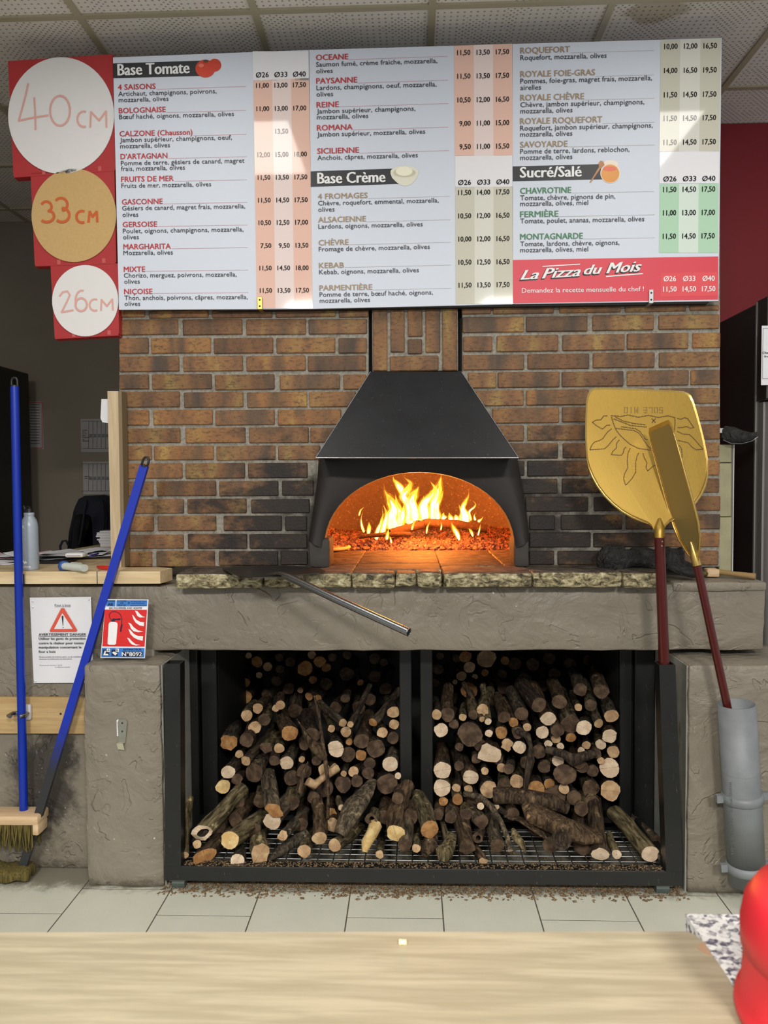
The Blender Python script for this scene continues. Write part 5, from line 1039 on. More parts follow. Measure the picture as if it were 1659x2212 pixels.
# pizza just inside the mouth
pc = atz(700, 1183, HZ + .01); pc.x -= .02
pz = thing('pizza', (pc.x, pc.y, HZ), 'pizza baking just inside the left of the oven mouth', 'pizza')
M['crust'] = plain('crust', L(222, 180, 120), .8, 0, 60, .3, .5)
n = NT('topping'); f = n.noise(n.coord('World'), 60, 4, .6); M['topping'] = n.done(n.ramp(f, [(0.35, L(150, 60, 30)), (0.5, L(206, 130, 70)), (0.65, L(240, 210, 150))]), .6, 0, n.bump(f, 1, .006))
MB().lathe((pc.x, pc.y, HZ + .001), [(0, 0), (.12, 0), (.135, .004), (.14, .012), (.134, .018), (.122, .016), (.116, .010)], 32).build('crust', M['crust'], pz)
m = MB(); m.lathe((pc.x, pc.y, HZ + .001), [(.116, .010), (.08, .014), (0, .015)], 32)
for _ in range(70):
    a, r_ = rnd.uniform(0, 6.28), .105 * math.sqrt(rnd.random()); s = rnd.uniform(.005, .010); m.lathe((pc.x + math.cos(a) * r_, pc.y + math.sin(a) * r_, HZ + .013), [(s, 0), (s * .8, s * .5), (0, s * .7)], 7)
o = m.build('topping', M['topping'], pz); o['kind'] = 'stuff'

# ------------------------------------------------------------------ steel peel lying on the hearth
pe = thing('oven_peel', tuple(atz(600, 1235, HZ)), 'grey steel peel resting on the hearth, its tube handle jutting forward', 'peel')
bp = [(480, 1229), (492, 1236), (515, 1246), (545, 1249), (590, 1248), (640, 1243), (690, 1239), (703, 1235), (690, 1229), (640, 1224), (560, 1222)]
zz = HZ + .008
P_ = [atz(x, y, zz) for x, y in bp]
m = MB(); m.prism(P_[::-1], (0, 0, .0025)); m.build('blade', M['steel_dark'], pe)
h0 = atz(606, 1240, zz + .008); h1 = at(883, 1366, -.62); m = MB(); D = (h1 - h0)
pts = [h0 + Vector((-.05, .03, -.006)), h0, h0 + D * .08 + Vector((0, 0, .002)), h0 + D * .5, h1]
r_ = .0118
m.tube(pts, [.004, r_ * .7, r_, r_, r_], 18, caps=False); m.build('handle', M['tube_steel'], pe)
d = D.normalized(); a = d.cross(Vector((0, 0, 1))).normalized(); b = a.cross(d)
m = MB(); m.lathe(h1 - d * .001, [(r_ * .9, 0.0006), (0, 0.0006)], 18, axis=(a, b, d)); m.build('handle_bore', M['blackdull'], pe)
m = MB(); m.lathe(h1, [(r_, -.003), (r_ * 1.04, 0), (r_ * .9, .0008), (r_ * .9, -.001)], 18, axis=(a, b, d)); m.build('handle_rim', M['tube_steel'], pe)

# ------------------------------------------------------------------ two gold peels with maroon handles
GC = lambda x, y: (1250 + x * .18686, 820 + y * .18686)
YG = -.335
g1 = thing('gold_peel', tuple(at(1437, 1440, CYF + .026)), 'large gold pizza peel with punched sun drawing, handle in the trolley post', 'peel')
outl = [(160, 100), (270, 92), (500, 100), (800, 112), (1100, 126), (1215, 135), (1265, 155), (1300, 185), (1330, 250), (1370, 380), (1410, 520), (1450, 680), (1480, 830), (1496, 920), (1497, 1010), (1485, 1120), (1455, 1230), (1410, 1330), (1340, 1430), (1250, 1520), (1150, 1590), (1060, 1640), (1010, 1690), (990, 1740), (985, 1820),
        (885, 1820), (870, 1750), (845, 1700), (800, 1665), (720, 1632), (620, 1590), (500, 1520), (400, 1440), (300, 1340), (220, 1230), (160, 1120), (115, 1010), (92, 920), (82, 800), (76, 640), (78, 450), (86, 250), (100, 180), (125, 125)]
YT, YBt = -.17, -.30
def gY(y): return lerp(YT, YBt, (y - 92) / 1730.0)
def gat(x, y, dy=0): return at(*GC(x, y), gY(y) + dy)
m = MB(); F_ = [gat(x, y) for x, y in outl]; B_ = [p + Vector((0, .003, 0)) for p in F_]; n_ = len(F_)
cen = gat(790, 800, .006); inn = [p.lerp(cen, .03) + Vector((0, .0025, 0)) for p in F_]
m.add(F_ + inn, [(k, (k + 1) % n_, n_ + (k + 1) % n_, n_ + k) for k in range(n_)], 1, True)
m.add(inn, [tuple(range(n_))], 0); m.add(B_, [tuple(range(n_))[::-1]], 0); m.add(F_ + B_, [(k, n_ + k, n_ + (k + 1) % n_, (k + 1) % n_) for k in range(n_)], 1)
m.build('blade', [M['gold'], M['gold_rim']], g1)
# raised rolled rim round the lower half
rim = [gat(x, y, -.003) for x, y in outl[14:22]] ; m = MB(); m.tube(rim, [.001, .004, .005, .005, .005, .005, .004, .002], 8)
rim = [gat(x, y, -.003) for x, y in outl[28:38]]; m.tube(rim, [.002, .004] + [.005] * 6 + [.004, .001], 8); m.build('rolled_rim', M['gold_rim'], g1)
ndir = (gat(937, 1820) - gat(937, 1600)).normalized()
nk = [gat(937, 1600, -.006), gat(937, 1700, -.007), gat(935, 1770, -.006), gat(935, 1835, -.004)]
m = MB(); m.tube(nk, [.003, .015, .0165, .0155], 14); m.build('socket', M['gold'], g1)
h0 = gat(935, 1815, -.004); h1 = at(1437, 1500, CYF + .026)
m = MB(); m.tube([h0, h0.lerp(h1, .5), h1], [.0162, .0165, .0165], 16); m.build('handle', M['maroon'], g1)
for (x, y) in ((950, 1868), (950, 1920)):
    p = gat(x, y); t = (p - h0).dot((h1 - h0).normalized()); c = h0 + (h1 - h0).normalized() * t
    m = MB(); m.lathe(Vector((p.x, c.y - .0155, p.z)), [(0, .003), (.003, .002), (.0036, 0)], 10, axis=(Vector((1, 0, 0)), Vector((0, 0, 1)), Vector((0, -1, 0)))); m.build('rivet', M['tube_steel'], g1)
def dots(paths, fn, name, owner, r_=.0021, step=17.5):
    m = MB()
    for p in paths:
        acc = 0
        for i in range(len(p) - 1):
            (x0, y0), (x1, y1) = p[i], p[i + 1]; l = math.hypot(x1 - x0, y1 - y0); d = (step - acc) if i else 0
            while d <= l:
                q = fn(lerp(x0, x1, d / l), lerp(y0, y1, d / l)); m.add([q + Vector((math.cos(k * 1.0472) * r_, 0, math.sin(k * 1.0472) * r_)) for k in range(6)], [tuple(range(6))]); d += step
            acc = l - (d - step)
    o = m.build(name, M['hole'], owner); o['kind'] = 'stuff'; return o
sun = [[(325, 418), (290, 420), (255, 465), (200, 468), (158, 493), (210, 535), (275, 572), (325, 528), (365, 525)], [(378, 418), (440, 420), (480, 428), (570, 408), (690, 435), (810, 412), (920, 438), (1030, 418), (1112, 438), (1115, 500), (1105, 600)],
       [(383, 440), (400, 500), (430, 580), (490, 655), (590, 745), (690, 795), (840, 818)], [(410, 455), (500, 490), (600, 530), (780, 548)], [(430, 435), (520, 480), (640, 508), (780, 522)], [(440, 565), (640, 588), (700, 620), (760, 710), (800, 770), (840, 800)], [(500, 545), (660, 568), (710, 600), (770, 690), (800, 692)], [(850, 455), (870, 475), (885, 495)], [(885, 455), (860, 480), (850, 500)],
       [(376, 572), (330, 610), (280, 680), (240, 705), (185, 720), (150, 760), (130, 812), (300, 800), (345, 760), (400, 690), (435, 660)], [(465, 702), (440, 735), (438, 790), (395, 830), (378, 868), (490, 876), (515, 850), (525, 800), (550, 778)], [(595, 800), (570, 850), (562, 940), (568, 1020), (530, 1090), (520, 1150), (545, 1222), (620, 1140), (660, 1070), (660, 950), (680, 870), (700, 845)],
       [(745, 858), (760, 910), (790, 960), (780, 1020), (798, 1056), (850, 1010), (885, 985)], [(1145, 448), (1180, 458), (1225, 440), (1260, 450), (1300, 510), (1332, 555), (1290, 562), (1245, 540), (1200, 555), (1145, 555)], [(1145, 600), (1200, 628), (1280, 635), (1340, 690), (1390, 750), (1440, 805), (1360, 812), (1310, 780), (1265, 730), (1145, 702)], [(1165, 765), (1190, 800), (1200, 910)]]
dots(sun, lambda x, y: gat(x, y, -.0006 + .002), 'punched_hole', g1)
FONT5 = dict(S=['111', '100', '111', '001', '111'], O=['111', '101', '101', '101', '111'], L=['100', '100', '100', '100', '111'], E=['111', '100', '111', '100', '111'], M=['101', '111', '111', '101', '101'], I=['010', '010', '010', '010', '010'])
m = MB(); x = 970
for ch in 'SOLE MIO':
    if ch == ' ': x -= 46; continue
    for ry, row in enumerate(FONT5[ch]):
        for rx_, c in enumerate(row):
            if c == '1':
                q = gat(x - rx_ * 17, 382 - ry * 15, .0008); m.add([q + Vector((math.cos(k * 1.0472) * .0013, 0, math.sin(k * 1.0472) * .0013)) for k in range(6)], [tuple(range(6))])
    x -= 60
o = m.build('punched_lettering', M['hole'], g1); o['kind'] = 'stuff'
# second peel, seen nearly edge-on, handle in the grey pipe
TB0, TB1 = at(1591, 1520, -.345), at(1614, 1905, -.335)
g2 = thing('gold_peel', tuple(TB0), 'narrow-looking gold peel turned side-on, its handle dropped in the grey pipe', 'peel')
e0 = at(1505, 1218, -.365); e1 = at(1572, 1530, -.352); ed = (e1 - e0).normalized(); axis = -ed
top_c = at(1422, 916, -.32); axis = (top_c - e0).normalized(); Lb = (top_c - e0).length
side0 = axis.cross(Vector((0, -1, 0))).normalized(); ang = math.radians(79); 
nrm0 = side0.cross(axis).normalized(); side = (side0 * math.cos(ang) + nrm0 * math.sin(ang)).normalized(); nrm = side.cross(axis).normalized()
prof = [(0, .013), (.06, .014), (.12, .028), (.2, .052), (.3, .072), (.42, .088), (.56, .094), (.7, .092), (.84, .092), (.95, .090), (.985, .086), (1.0, .074)]
prof = [(t, w_ * .078) for t, w_ in ((0, .10), (.05, .26), (.10, .52), (.18, .80), (.28, .95), (.42, 1), (.75, 1), (.9, .97), (.97, .93), (1, .80))]
Lf = [e0 + axis * (t * Lb) - side * w_ for t, w_ in prof]; Rt = [e0 + axis * (t * Lb) + side * w_ for t, w_ in prof][::-1]
ol = Lf + Rt; n_ = len(ol); cen = e0 + axis * (Lb * .6)
m = MB(); B_ = [p - nrm * .003 for p in ol]; inn = [p.lerp(cen, .07) - nrm * .001 for p in ol]
if nrm.y > 0: nrm = -nrm
m.add(ol + inn, [(k, (k + 1) % n_, n_ + (k + 1) % n_, n_ + k) for k in range(n_)], 1, True); m.add(inn, [tuple(range(n_))], 0); m.add(B_, [tuple(range(n_))[::-1]], 0); m.add(ol + B_, [(k, n_ + k, n_ + (k + 1) % n_, (k + 1) % n_) for k in range(n_)], 1)
M['gold_dull'] = m_steel('gold_dull', (158, 136, 82), .45, 2, .3)
m.build('blade', [M['gold_dull'], M['gold_rim']], g2)
m = MB(); m.tube([e0 + axis * .07, e0 + axis * .03, e0 - axis * .005], [.004, .013, .0135], 12); m.build('socket', M['gold_rim'], g2)
m = MB(); m.tube([e0 - axis * .003, e0.lerp(e1, .5), e1, e1 + (e1 - e0).normalized() * .1], .0125, 14); m.build('handle', M['maroon'], g2)
m = MB(); m.tube([p + nrm * .002 for p in [Lf[i] for i in range(1, 8)]], [.001, .003, .0035, .0035, .0035, .003, .001], 6); m.tube([p + nrm * .002 for p in [Rt[::-1][i] for i in range(1, 8)]], [.001, .003, .0035, .0035, .0035, .003, .001], 6); m.build('rolled_rim', M['gold_rim'], g2)

# ------------------------------------------------------------------ grey pipe holder on the right pier
pv = thing('pipe_holder', tuple(TB1), 'grey plastic drain pipe clamped to the right pier, holding a peel handle', 'pipe')
pa = (TB0 - TB1).normalized(); a = pa.cross(Vector((0, 1, 0))).normalized(); b = pa.cross(a).normalized(); Lp = (TB0 - TB1).length; R0 = .0565
m = MB(); m.lathe(TB1, [(R0 * .93, .01), (R0, 0), (R0 * 1.0, Lp * .5), (R0 * 1.0, Lp), (R0 * .94, Lp), (R0 * .94, .02)], 32, axis=(a, b, pa)); m.build('pipe', M['pvc'], pv)
for t, c in ((.48, 0), (.09, 1)):
    o_ = TB1 + pa * (Lp * t); m = MB(); m.lathe(o_, [(R0 * 1.0, -.014), (R0 * 1.10, -.012), (R0 * 1.10, .012), (R0 * 1.0, .014)], 32, axis=(a, b, pa))
    for s_ in (-1, 1):
        q = o_ + a * s_ * R0 * 1.22; m.prism([q + a * .012 * u_ + pa * .012 * v_ - b * .008 for u_, v_ in ((-1, -1), (1, -1), (1, 1), (-1, 1))], b * .016 + Vector((0, .0, 0)))
    m.build('clamp', M['pvc'], pv)
    m = MB(); m.tube([o_ + Vector((0, R0, 0)), Vector((o_.x, PY + .002, o_.z))], .008, 8); m.build('clamp_stem', M['zinc'], pv)
m = MB(); m.lathe(TB1 + pa * (Lp * .625), [(R0 * 1.002, -.0012), (R0 * 1.012, 0), (R0 * 1.002, .0012)], 32, axis=(a, b, pa)); m.build('joint_line', M['pvc'], pv)
M['pipeprint'] = plain('pipe_print', L(84, 84, 86), .7)
def vtext(s, px, y0, y1, cap):
    c = at(px, y0, TB0.y - R0 - .0015); d = at(px + 5, y1, TB0.y - R0 - .0015 + .006); text(s, c, d, cap, M['pipeprint'], pv, 'printing', .01)
vtext('PIPE PVC Ø100  25-01', 1574, 1690, 1845, .008)
# a brush handle poking out below the pipe
rd = thing('short_brush', tuple(at(1652, 1975, -.30)), 'slim dark rod with a wooden tip leaning below the grey pipe', 'brush')
q0, q1 = at(1637, 1900, -.27 - .045), at(1650, 1955, -.31); m = MB(); m.tube([q0, q1], .007, 10); m.build('handle', M['maroon'], rd)
m = MB(); q2 = Vector((q1.x + .006, q1.y - .01, .0)); m.tube([q1, q1.lerp(q2, .4), q2], [.008, .013, .016], 12); m.build('tip', M['brushwood'], rd)

# ------------------------------------------------------------------ gauntlets and hand brush on the hearth
gl = thing('oven_gauntlets', tuple(atz(1370, 1235, HZ)), 'rolled sooty black oven gauntlets lying on the hearth beside the bricks', 'gloves')
c0_, c1_ = at(1292, 1208, -.085), at(1468, 1213, -.075)
m = MB(); m.tube([c0_.lerp(c1_, k / 18) for k in range(19)], [.026, .040, .046, .043] + [.043 + .004 * math.sin(k * 1.9) for k in range(15)], 28, jit=.75, flat=.95); m.build('cuff', M['leather'], gl)
m = MB(); m.tube([c0_ + Vector((-.004, -.01, 0)), c0_ + Vector((.012, -.014, .0))], [.022, .032], 14, jit=1.5, flat=.9); m.build('folded_edge', M['leather'], gl)
d0 = at(1440, 1222, -.10); d1 = at(1512, 1243, -.13)
m = MB(); m.tube([d0, d0.lerp(d1, .4), d0.lerp(d1, .8), d1], [.032, .026, .020, .012], 12, jit=1.2, flat=.6); m.tube([d0 + Vector((.02, .02, .01)), d1 + Vector((.0, .05, .015))], [.02, .012], 10, jit=1.0); m.build('hand', M['leather'], gl)
hb = thing('hand_brush', tuple(atz(1560, 1248, 1.012)), 'small worn wooden hand brush lying on the plaster ledge', 'brush')
ztop = 1.014
b0, b1 = atz(1526, 1250, ztop + .012), atz(1540, 1244, ztop + .012); 
m = MB(); c_ = atz(1537, 1246, ztop); m.rbox((c_.x - .022, c_.y - .02, ztop), (c_.x + .022, c_.y + .02, ztop + .030), .006, .003, .012, 30); m.build('block', M['brushwood'], hb)
m = MB(); m.tube([(c_.x - .02, c_.y - .01, ztop + .015), (c_.x - .045, c_.y - .02, ztop + .008)], [.012, .004], 8, jit=1); m.build('bristles', M['bristle'], hb)
e_ = atz(1632, 1247, ztop + .008); m = MB(); m.tube([(c_.x + .02, c_.y, ztop + .018), (c_.x + .06, (c_.y + e_.y) / 2, ztop + .015), (e_.x, e_.y, ztop + .011)], [.010, .009, .011], 10); m.build('handle', plain('worn_wood', L(150, 122, 78), .7, 0, 30, .3), hb)
# stone strip beside the bricks
ts = thing('stone_tile_strip', tuple(at(1568, 1232, .03)), 'narrow strip of greenish stone tiles right of the bricks', 'tile strip')
M['slate'] = m_scratch('green_stone', (156, 150, 118), .6, 0, (206, 196, 160), .6, bump=.3)
for (ya, yb_) in ((960, 999), (1000.5, 1116), (1117.5, 1234)):
    a, b = at(1553, yb_, .03), at(1581, ya, .03); MB().box((a.x, .03, a.z), (b.x, .05, b.z), ch=.002).build('tile', M['slate'], ts)
a, b = at(1581.5, 1234, .03), at(1586, 960, .03); MB().box((a.x, .028, a.z), (b.x, .06, b.z)).build('edge_trim', M['white'], ts)
# black leather flap hooked on the wall corner
lp = thing('leather_pad', tuple(at(1595, 955, .0)), 'black folded leather pad hanging between the bricks and the steel fridge', 'pad')
pp = [(1559, 945), (1560, 928), (1568, 920), (1585, 922), (1605, 930), (1622, 934), (1637, 933), (1636, 943), (1622, 951), (1600, 957), (1578, 956), (1565, 951)]
m = MB(); F1 = [at(x, y, .0) for x, y in pp]; n_ = len(F1); cn = at(1595, 940, -.022); md = [p.lerp(cn, .45) + Vector((0, -.018, 0)) for p in F1]
m.add(F1 + md + [cn], [(k, n_ + k, n_ + (k + 1) % n_, (k + 1) % n_) for k in range(n_)] + [(n_ + k, 2 * n_, n_ + (k + 1) % n_) for k in range(n_)], 0, True); m.add([p + Vector((0, .012, 0)) for p in F1] + F1, [tuple(range(n_))] + [(k, (k + 1) % n_, n_ + (k + 1) % n_, n_ + k) for k in range(n_)]); m.build('pad', M['leather'], lp)
m = MB(); m.tube([at(1562, 950, -.004), at(1580, 958, -.006), at(1602, 958.5, -.006), at(1624, 952.5, -.004), at(1637, 944, -.003)], .0022, 6); m.build('seam', M['tube_steel'], lp)
MB().box((at(1555, 930, 0).x, .0, at(1560, 935, 0).z), (at(1562, 930, 0).x, .01, at(1560, 925, 0).z)).build('hook', M['zinc'], lp)
# ------------------------------------------------------------------ steel fridge on the right
fr = thing('steel_fridge', (1.6, .45, 0), 'tall stainless steel fridge with black sides in front of the red wall', 'fridge')
M['fside'] = m_scratch('fridge_side', (40, 38, 36), .35, 0, (84, 80, 76), .2, bump=.02)
FX, FY0, FY1, FZ = 1.272, .13, .79, 2.0
MB().box((FX, FY0 + .002, .08), (2.0, FY1, FZ), ch=.004).build('cabinet', M['fside'], fr)
MB().box((FX - .002, FY0 - .006, .08), (FX + .012, FY0 + .004, FZ + .004)).build('corner_trim', M['steel'], fr)
zt, zb = FZ + .01, at(1640, 863, .04).z
a = at(1641, 900, -.055)
MB().box((FX + .002, .036, zb), (2.0, FY0 - .004, zt), ch=.006).build('upper_door', [M['steel']], fr)
MB().box((FX + .0, .045, zb + .002), (FX + .002, FY0 - .004, zt - .004)).build('door_gasket', M['fside'], fr)
m = MB(); m.tube([(FX + .008, .036, zb), (FX + .008, .036, zt)], .0055, 10); m.build('door_edge', M['tube_steel'], fr)
m = MB(); x0 = FX + .002
m.box((x0, .07, .12), (x0 + .02, FY0 - .004, zb - .006)); m.build('door_side', M['steel'], fr)
m = MB(); pts = [(x0 + .006, FY0 - .01), (x0 + .006, .075), (x0 + .010, .055), (x0 + .022, .040), (x0 + .04, .034), (2.0, .034), (2.0, FY0 - .01)]
m.prism([(x, y, .12) for x, y in pts], (0, 0, zb - .006 - .12), 0, True); m.build('lower_door', M['steel'], fr)
for xx in (FX + .04, 1.95):
    for yy in (FY0 + .05, FY1 - .05): MB().lathe((xx, yy, 0), [(.02, 0), (.02, .081)], 12).build('foot', M['blackplastic'], fr)
pa_, pb_ = at(1644, 832, .0335), at(1759, 702, .0335)
pn = MB().box((pa_.x, .0335, pa_.z), (pb_.x, .0345, pb_.z)).build('notice_paper', M['paper']); tag(pn, 'white printed notice taped on the steel fridge door', 'notice')
def frame_lines(owner, x0, x1, y0, y1, Y, mat, w_=.0006, px=True):
    A, B = at(x0, y1, Y), at(x1, y0, Y); m = MB()
    for (p, q) in (((A.x, A.z), (B.x, A.z)), ((A.x, B.z), (B.x, B.z))): m.add([(p[0], Y, p[1] - w_), (q[0], Y, q[1] - w_), (q[0], Y, q[1] + w_), (p[0], Y, p[1] + w_)], [(0, 1, 2, 3)])
    for x in (A.x, B.x): m.add([(x - w_, Y - .0001, A.z), (x + w_, Y - .0001, A.z), (x + w_, Y - .0001, B.z), (x - w_, Y - .0001, B.z)], [(0, 1, 2, 3)])
    return m.build('printed_frame', mat, owner)
frame_lines(pn, 1647, 1750, 708, 818, .0328, M['ink'])
text('Chambre', at(1646.5, 764, .0325), at(1676, 763.6, .0325), .0068, M['ink'], pn, 'lettering', .03); text('froide', at(1651, 772, .0325), at(1672, 771.6, .0325), .0068, M['ink'], pn, 'lettering', .03)

# ------------------------------------------------------------------ oak counter on the left with its clutter
CZ = HZ + .004
cy0 = -.185
ct_ = thing('oak_counter', tuple(atz(150, 1240, CZ)), 'pale oak laminate counter top left of the oven, edge split in two', 'counter')
pr = atz(346, 1239, CZ); pc_ = Vector((atz(378, 1226, CZ).x, -.035, CZ)); bk = atz(240, 1172, CZ); b2 = atz(85, 1198, CZ); b3 = atz(-20, 1216, CZ); xs = at(210, 1250, cy0).x
TH = .042
poly1 = [Vector((-2.9, cy0, CZ)), Vector((xs - .0008, cy0, CZ)), Vector((xs - .0008, .0, CZ)), Vector((xs, .3, CZ)), Vector((b3.x + .2, .3, CZ)), b3, Vector((-2.9, b3.y - .3, CZ))]
top = [Vector((-2.9, cy0, CZ)), Vector((at(346, 1240, cy0).x, cy0, CZ)), Vector((at(372, 1228, -.09).x, -.09, CZ)), Vector((XL + .15, -.055, CZ)), Vector((XL - .004, -.055, CZ)), Vector((XL - .004, 1.2, CZ)), Vector((bk.x, bk.y, CZ)), Vector((b2.x, b2.y, CZ)), Vector((b3.x, b3.y, CZ)), Vector((-2.9, b3.y - .3, CZ))]
m = MB(); m.prism([p for p in top], (0, 0, -TH)); m.build('top', M['counter_top'], ct_)
MB().box((xs - .0012, cy0 - .0012, CZ - TH), (xs + .0012, cy0 + .03, CZ + .0004)).build('seam', M['blackdull'], ct_)
m = MB(); m.box((at(35, 1250, cy0).x, cy0 - .002, CZ - TH), (at(53, 1250, cy0).x, cy0, CZ - .008)); m.build('cable_clip', M['blackplastic'], ct_)
MB().box((-2.9, .0, 0), (-2.86, .2, CZ - TH)).build('support', M['oak_up'], ct_)
# upright oak batten
op_ = thing('oak_batten', tuple(at(255, 1228, -.05)), 'upright pale oak batten standing on the counter against the brick edge', 'batten')
a, b = at(236, 1226, -.058), at(253.5, 845, -.058)
tp, bt = [at(x, 845, -.058) for x in (232, 255)], [at(x, 1228, -.058) for x in (240.5, 262)]
for q in bt: q.z = CZ + .0005
m = MB(); D = Vector((0, .05, 0)); m.hexa([bt[0], bt[1], tp[1], tp[0], bt[0] + D, bt[1] + D, tp[1] + D, tp[0] + D]); m.build('post', M['oak_up'], op_)
m = MB(); e1_, e2_ = Vector((.012, .0, 0)), Vector((0, .002, 0)); m.hexa([bt[1] + e2_, bt[1] + e2_ + e1_, tp[1] + e2_ + e1_, tp[1] + e2_, bt[1] + D, bt[1] + D + e1_, tp[1] + D + e1_, tp[1] + D]); m.build('side_strip', plain('dark_oak_edge', L(124, 106, 78), .6), op_)
pp = [at(x, y, -.022) for x, y in ((219, 862), (238, 862), (239, 915), (221, 912), (217, 903))]
m = MB(); m.prism(pp, (0, .012, 0)); o = m.build('folded_paper', M['paper']); tag(o, 'white folded paper tucked behind the oak batten', 'paper')
# bottle
bx = at(66, 1232, .0); bc = atz(66, 1231, CZ)
bt_ = thing('water_bottle', (bc.x, bc.y, CZ), 'pale grey-blue metal water bottle with a black cap on the oak counter', 'bottle')
rb = 18.2 / F * (bc.y - CAM.y); hz_ = lambda y: at(66, y, bc.y).z - CZ
m = MB(); m.lathe((bc.x, bc.y, CZ), [(0, 0.001), (rb * .93, 0), (rb, .006), (rb, hz_(1138)), (rb * .96, hz_(1131)), (rb * .82, hz_(1123)), (rb * .62, hz_(1117)), (rb * .56, hz_(1115)), (rb * .6, hz_(1113)), (rb * .6, hz_(1108)), (rb * .5, hz_(1107)), (0, hz_(1107))], 36); m.build('body', M['bottle'], bt_)
m = MB(); m.lathe((bc.x, bc.y, CZ + hz_(1107)), [(rb * .46, 0), (rb * .44, .012), (rb * .25, .016), (0, .016)], 20)
m.tube([at(51, 1092, bc.y), at(54, 1100, bc.y), at(56, 1106, bc.y)], [.003, .005, .006], 8); m.build('cap', M['blackplastic'], bt_)
m = MB(); cc = at(60, 1100, bc.y); m.tube([cc + Vector((math.cos(k * .5236) * .009, 0, math.sin(k * .5236) * .009)) for k in range(13)], .0022, 8, up=(0, 1, 0)); m.build('ring', M['blackplastic'], bt_)
yb__ = bc.y - rb - .0006; WR = (bc.x, bc.y, rb)
text('.75L', at(43, 1141, yb__ + .004), at(55.5, 1141, yb__ + .004), .0095, M['ink_white'], bt_, 'lettering', .02, wrap=WR)
text('Quechua', at(38, 1226.5, yb__ + .004), at(66.5, 1226, yb__ + .004), .0075, M['ink_white'], bt_, 'lettering', .03, wrap=WR)
m = MB()
for pl_ in ([(47, 1214), (50, 1210), (53, 1215), (55, 1211), (59, 1217), (55.5, 1216), (53, 1219.5), (50.5, 1215)],): pq = [at(x, y, yb__) for x, y in pl_]; m.add([Vector((p.x, bc.y - math.sqrt(max(1e-8, rb * rb - (p.x - bc.x) ** 2)) - .0006, p.z)) for p in pq], [tuple(range(len(pl_)))])
m.build('emblem', M['ink_white'], bt_)
# loose papers on the counter
def sheet(x, y, w_, d_, rot, z, curl=.006, mat='paper', name='paper_sheet', label='', lined=True):
    m = MB(); nx_, ny_ = 8, 3; ca, sa = math.cos(rot), math.sin(rot); vs = []
    for j in range(ny_ + 1):
        for i in range(nx_ + 1):
            u, v = (i / nx_ - .5) * w_, (j / ny_ - .5) * d_; h = curl * ((2 * i / nx_ - 1) ** 2 + .5 * math.sin(i * 1.3 + x * 30) * .4)
            vs.append((x + u * ca - v * sa, y + u * sa + v * ca, z + max(0, h)))
    n0 = len(vs); vs2 = [(a, b, c + .0012) for a, b, c in vs]; W = nx_ + 1
    m.add(vs2, [(j * W + i, j * W + i + 1, (j + 1) * W + i + 1, (j + 1) * W + i) for j in range(ny_) for i in range(nx_)], 0, True)
    m.add(vs, [(j * W + i, (j + 1) * W + i, (j + 1) * W + i + 1, j * W + i + 1) for j in range(ny_) for i in range(nx_)], 0, True)
    bd = [i for i in range(W)] + [j * W + nx_ for j in range(1, ny_ + 1)] + [ny_ * W + i for i in range(nx_ - 1, -1, -1)] + [j * W for j in range(ny_ - 1, 0, -1)]
    m.add(vs + vs2, [(bd[k], bd[(k + 1) % len(bd)], n0 + bd[(k + 1) % len(bd)], n0 + bd[k]) for k in range(len(bd))])
    return tag(m.build(name, M[mat]), label, 'paper', 'papers spread on the oak counter')
M['pinkp'] = plain('pink_paper', L(206, 170, 176), .8); M['darkp'] = plain('dark_folder', L(48, 44, 50), .6)
k0 = [((10, 1219), 'paper'), ((95, 1217), 'darkp'), ((12, 1215), 'paper'), ((110, 1211), 'paper'), ((150, 1207), 'paper'), ((200, 1207), 'paper'), ((25, 1212), 'pinkp'), ((120, 1208), 'pinkp'), ((98, 1209), 'paper'), ((215, 1203), 'paper'), ((178, 1209), 'paper'), ((2, 1213), 'paper'), ((165, 1205), 'paper'), ((222, 1200), 'paper'), ((130, 1212), 'paper'), ((60, 1216), 'paper')]
wh = ['far left end', 'just right of the bottle', 'left of the bottle, lower', 'between bottle and door chime', 'behind the white door chime', 'right of the blue pen', 'left of the bottle, upper', 'under the white sheets', 'curling beside the bottle', 'top of the right heap', 'under the right heap', 'curling at the far left', 'middle of the heap', 'rolled nearest the batten', 'in front of the middle heap', 'passing behind the bottle']
for i, ((px, py), mt) in enumerate(k0):
    p = atz(px, py, CZ); sheet(p.x, p.y + .03, rnd.uniform(.13, .2), .12, rnd.uniform(-.3, .3), CZ + .001 + i * .0016, rnd.uniform(.002, .018), mt, label='%s paper sheet on the counter, %s' % ({'paper': 'white', 'pinkp': 'pinkish', 'darkp': 'dark'}[mt], wh[i]))
dv = atz(165, 1202, CZ + .03)
dc = thing('door_sensor', (dv.x, dv.y, CZ + .028), 'small white plastic box lying on top of the papers', 'device')
MB().rbox((dv.x - .035, dv.y - .02, CZ + .028), (dv.x + .033, dv.y + .03, CZ + .044), .006, 0, .02).build('case', M['white'], dc)
m = MB(); m.box((dv.x - .028, dv.y - .0206, CZ + .033), (dv.x + .024, dv.y - .02, CZ + .036)); m.build('slot', plain('grey_slot', L(150, 148, 160), .5), dc)
on = lambda x, y, h: atz(x, y, CZ) + Vector((0, 0, h))
tv = atz(158, 1236, CZ); tg = thing('infrared_thermometer', (tv.x, tv.y, CZ), 'pale grey handheld thermometer with a blue face lying on the counter', 'thermometer')
pA, pB = on(140, 1233, .0165), on(183, 1236.5, .0145)
m = MB(); m.tube([pA, pA.lerp(pB, .5), pB], [.0165, .0165, .0155], 10, flat=.8, up=(0, 0, 1)); m.build('body', plain('pale_plastic', L(196, 200, 190), .45), tg)
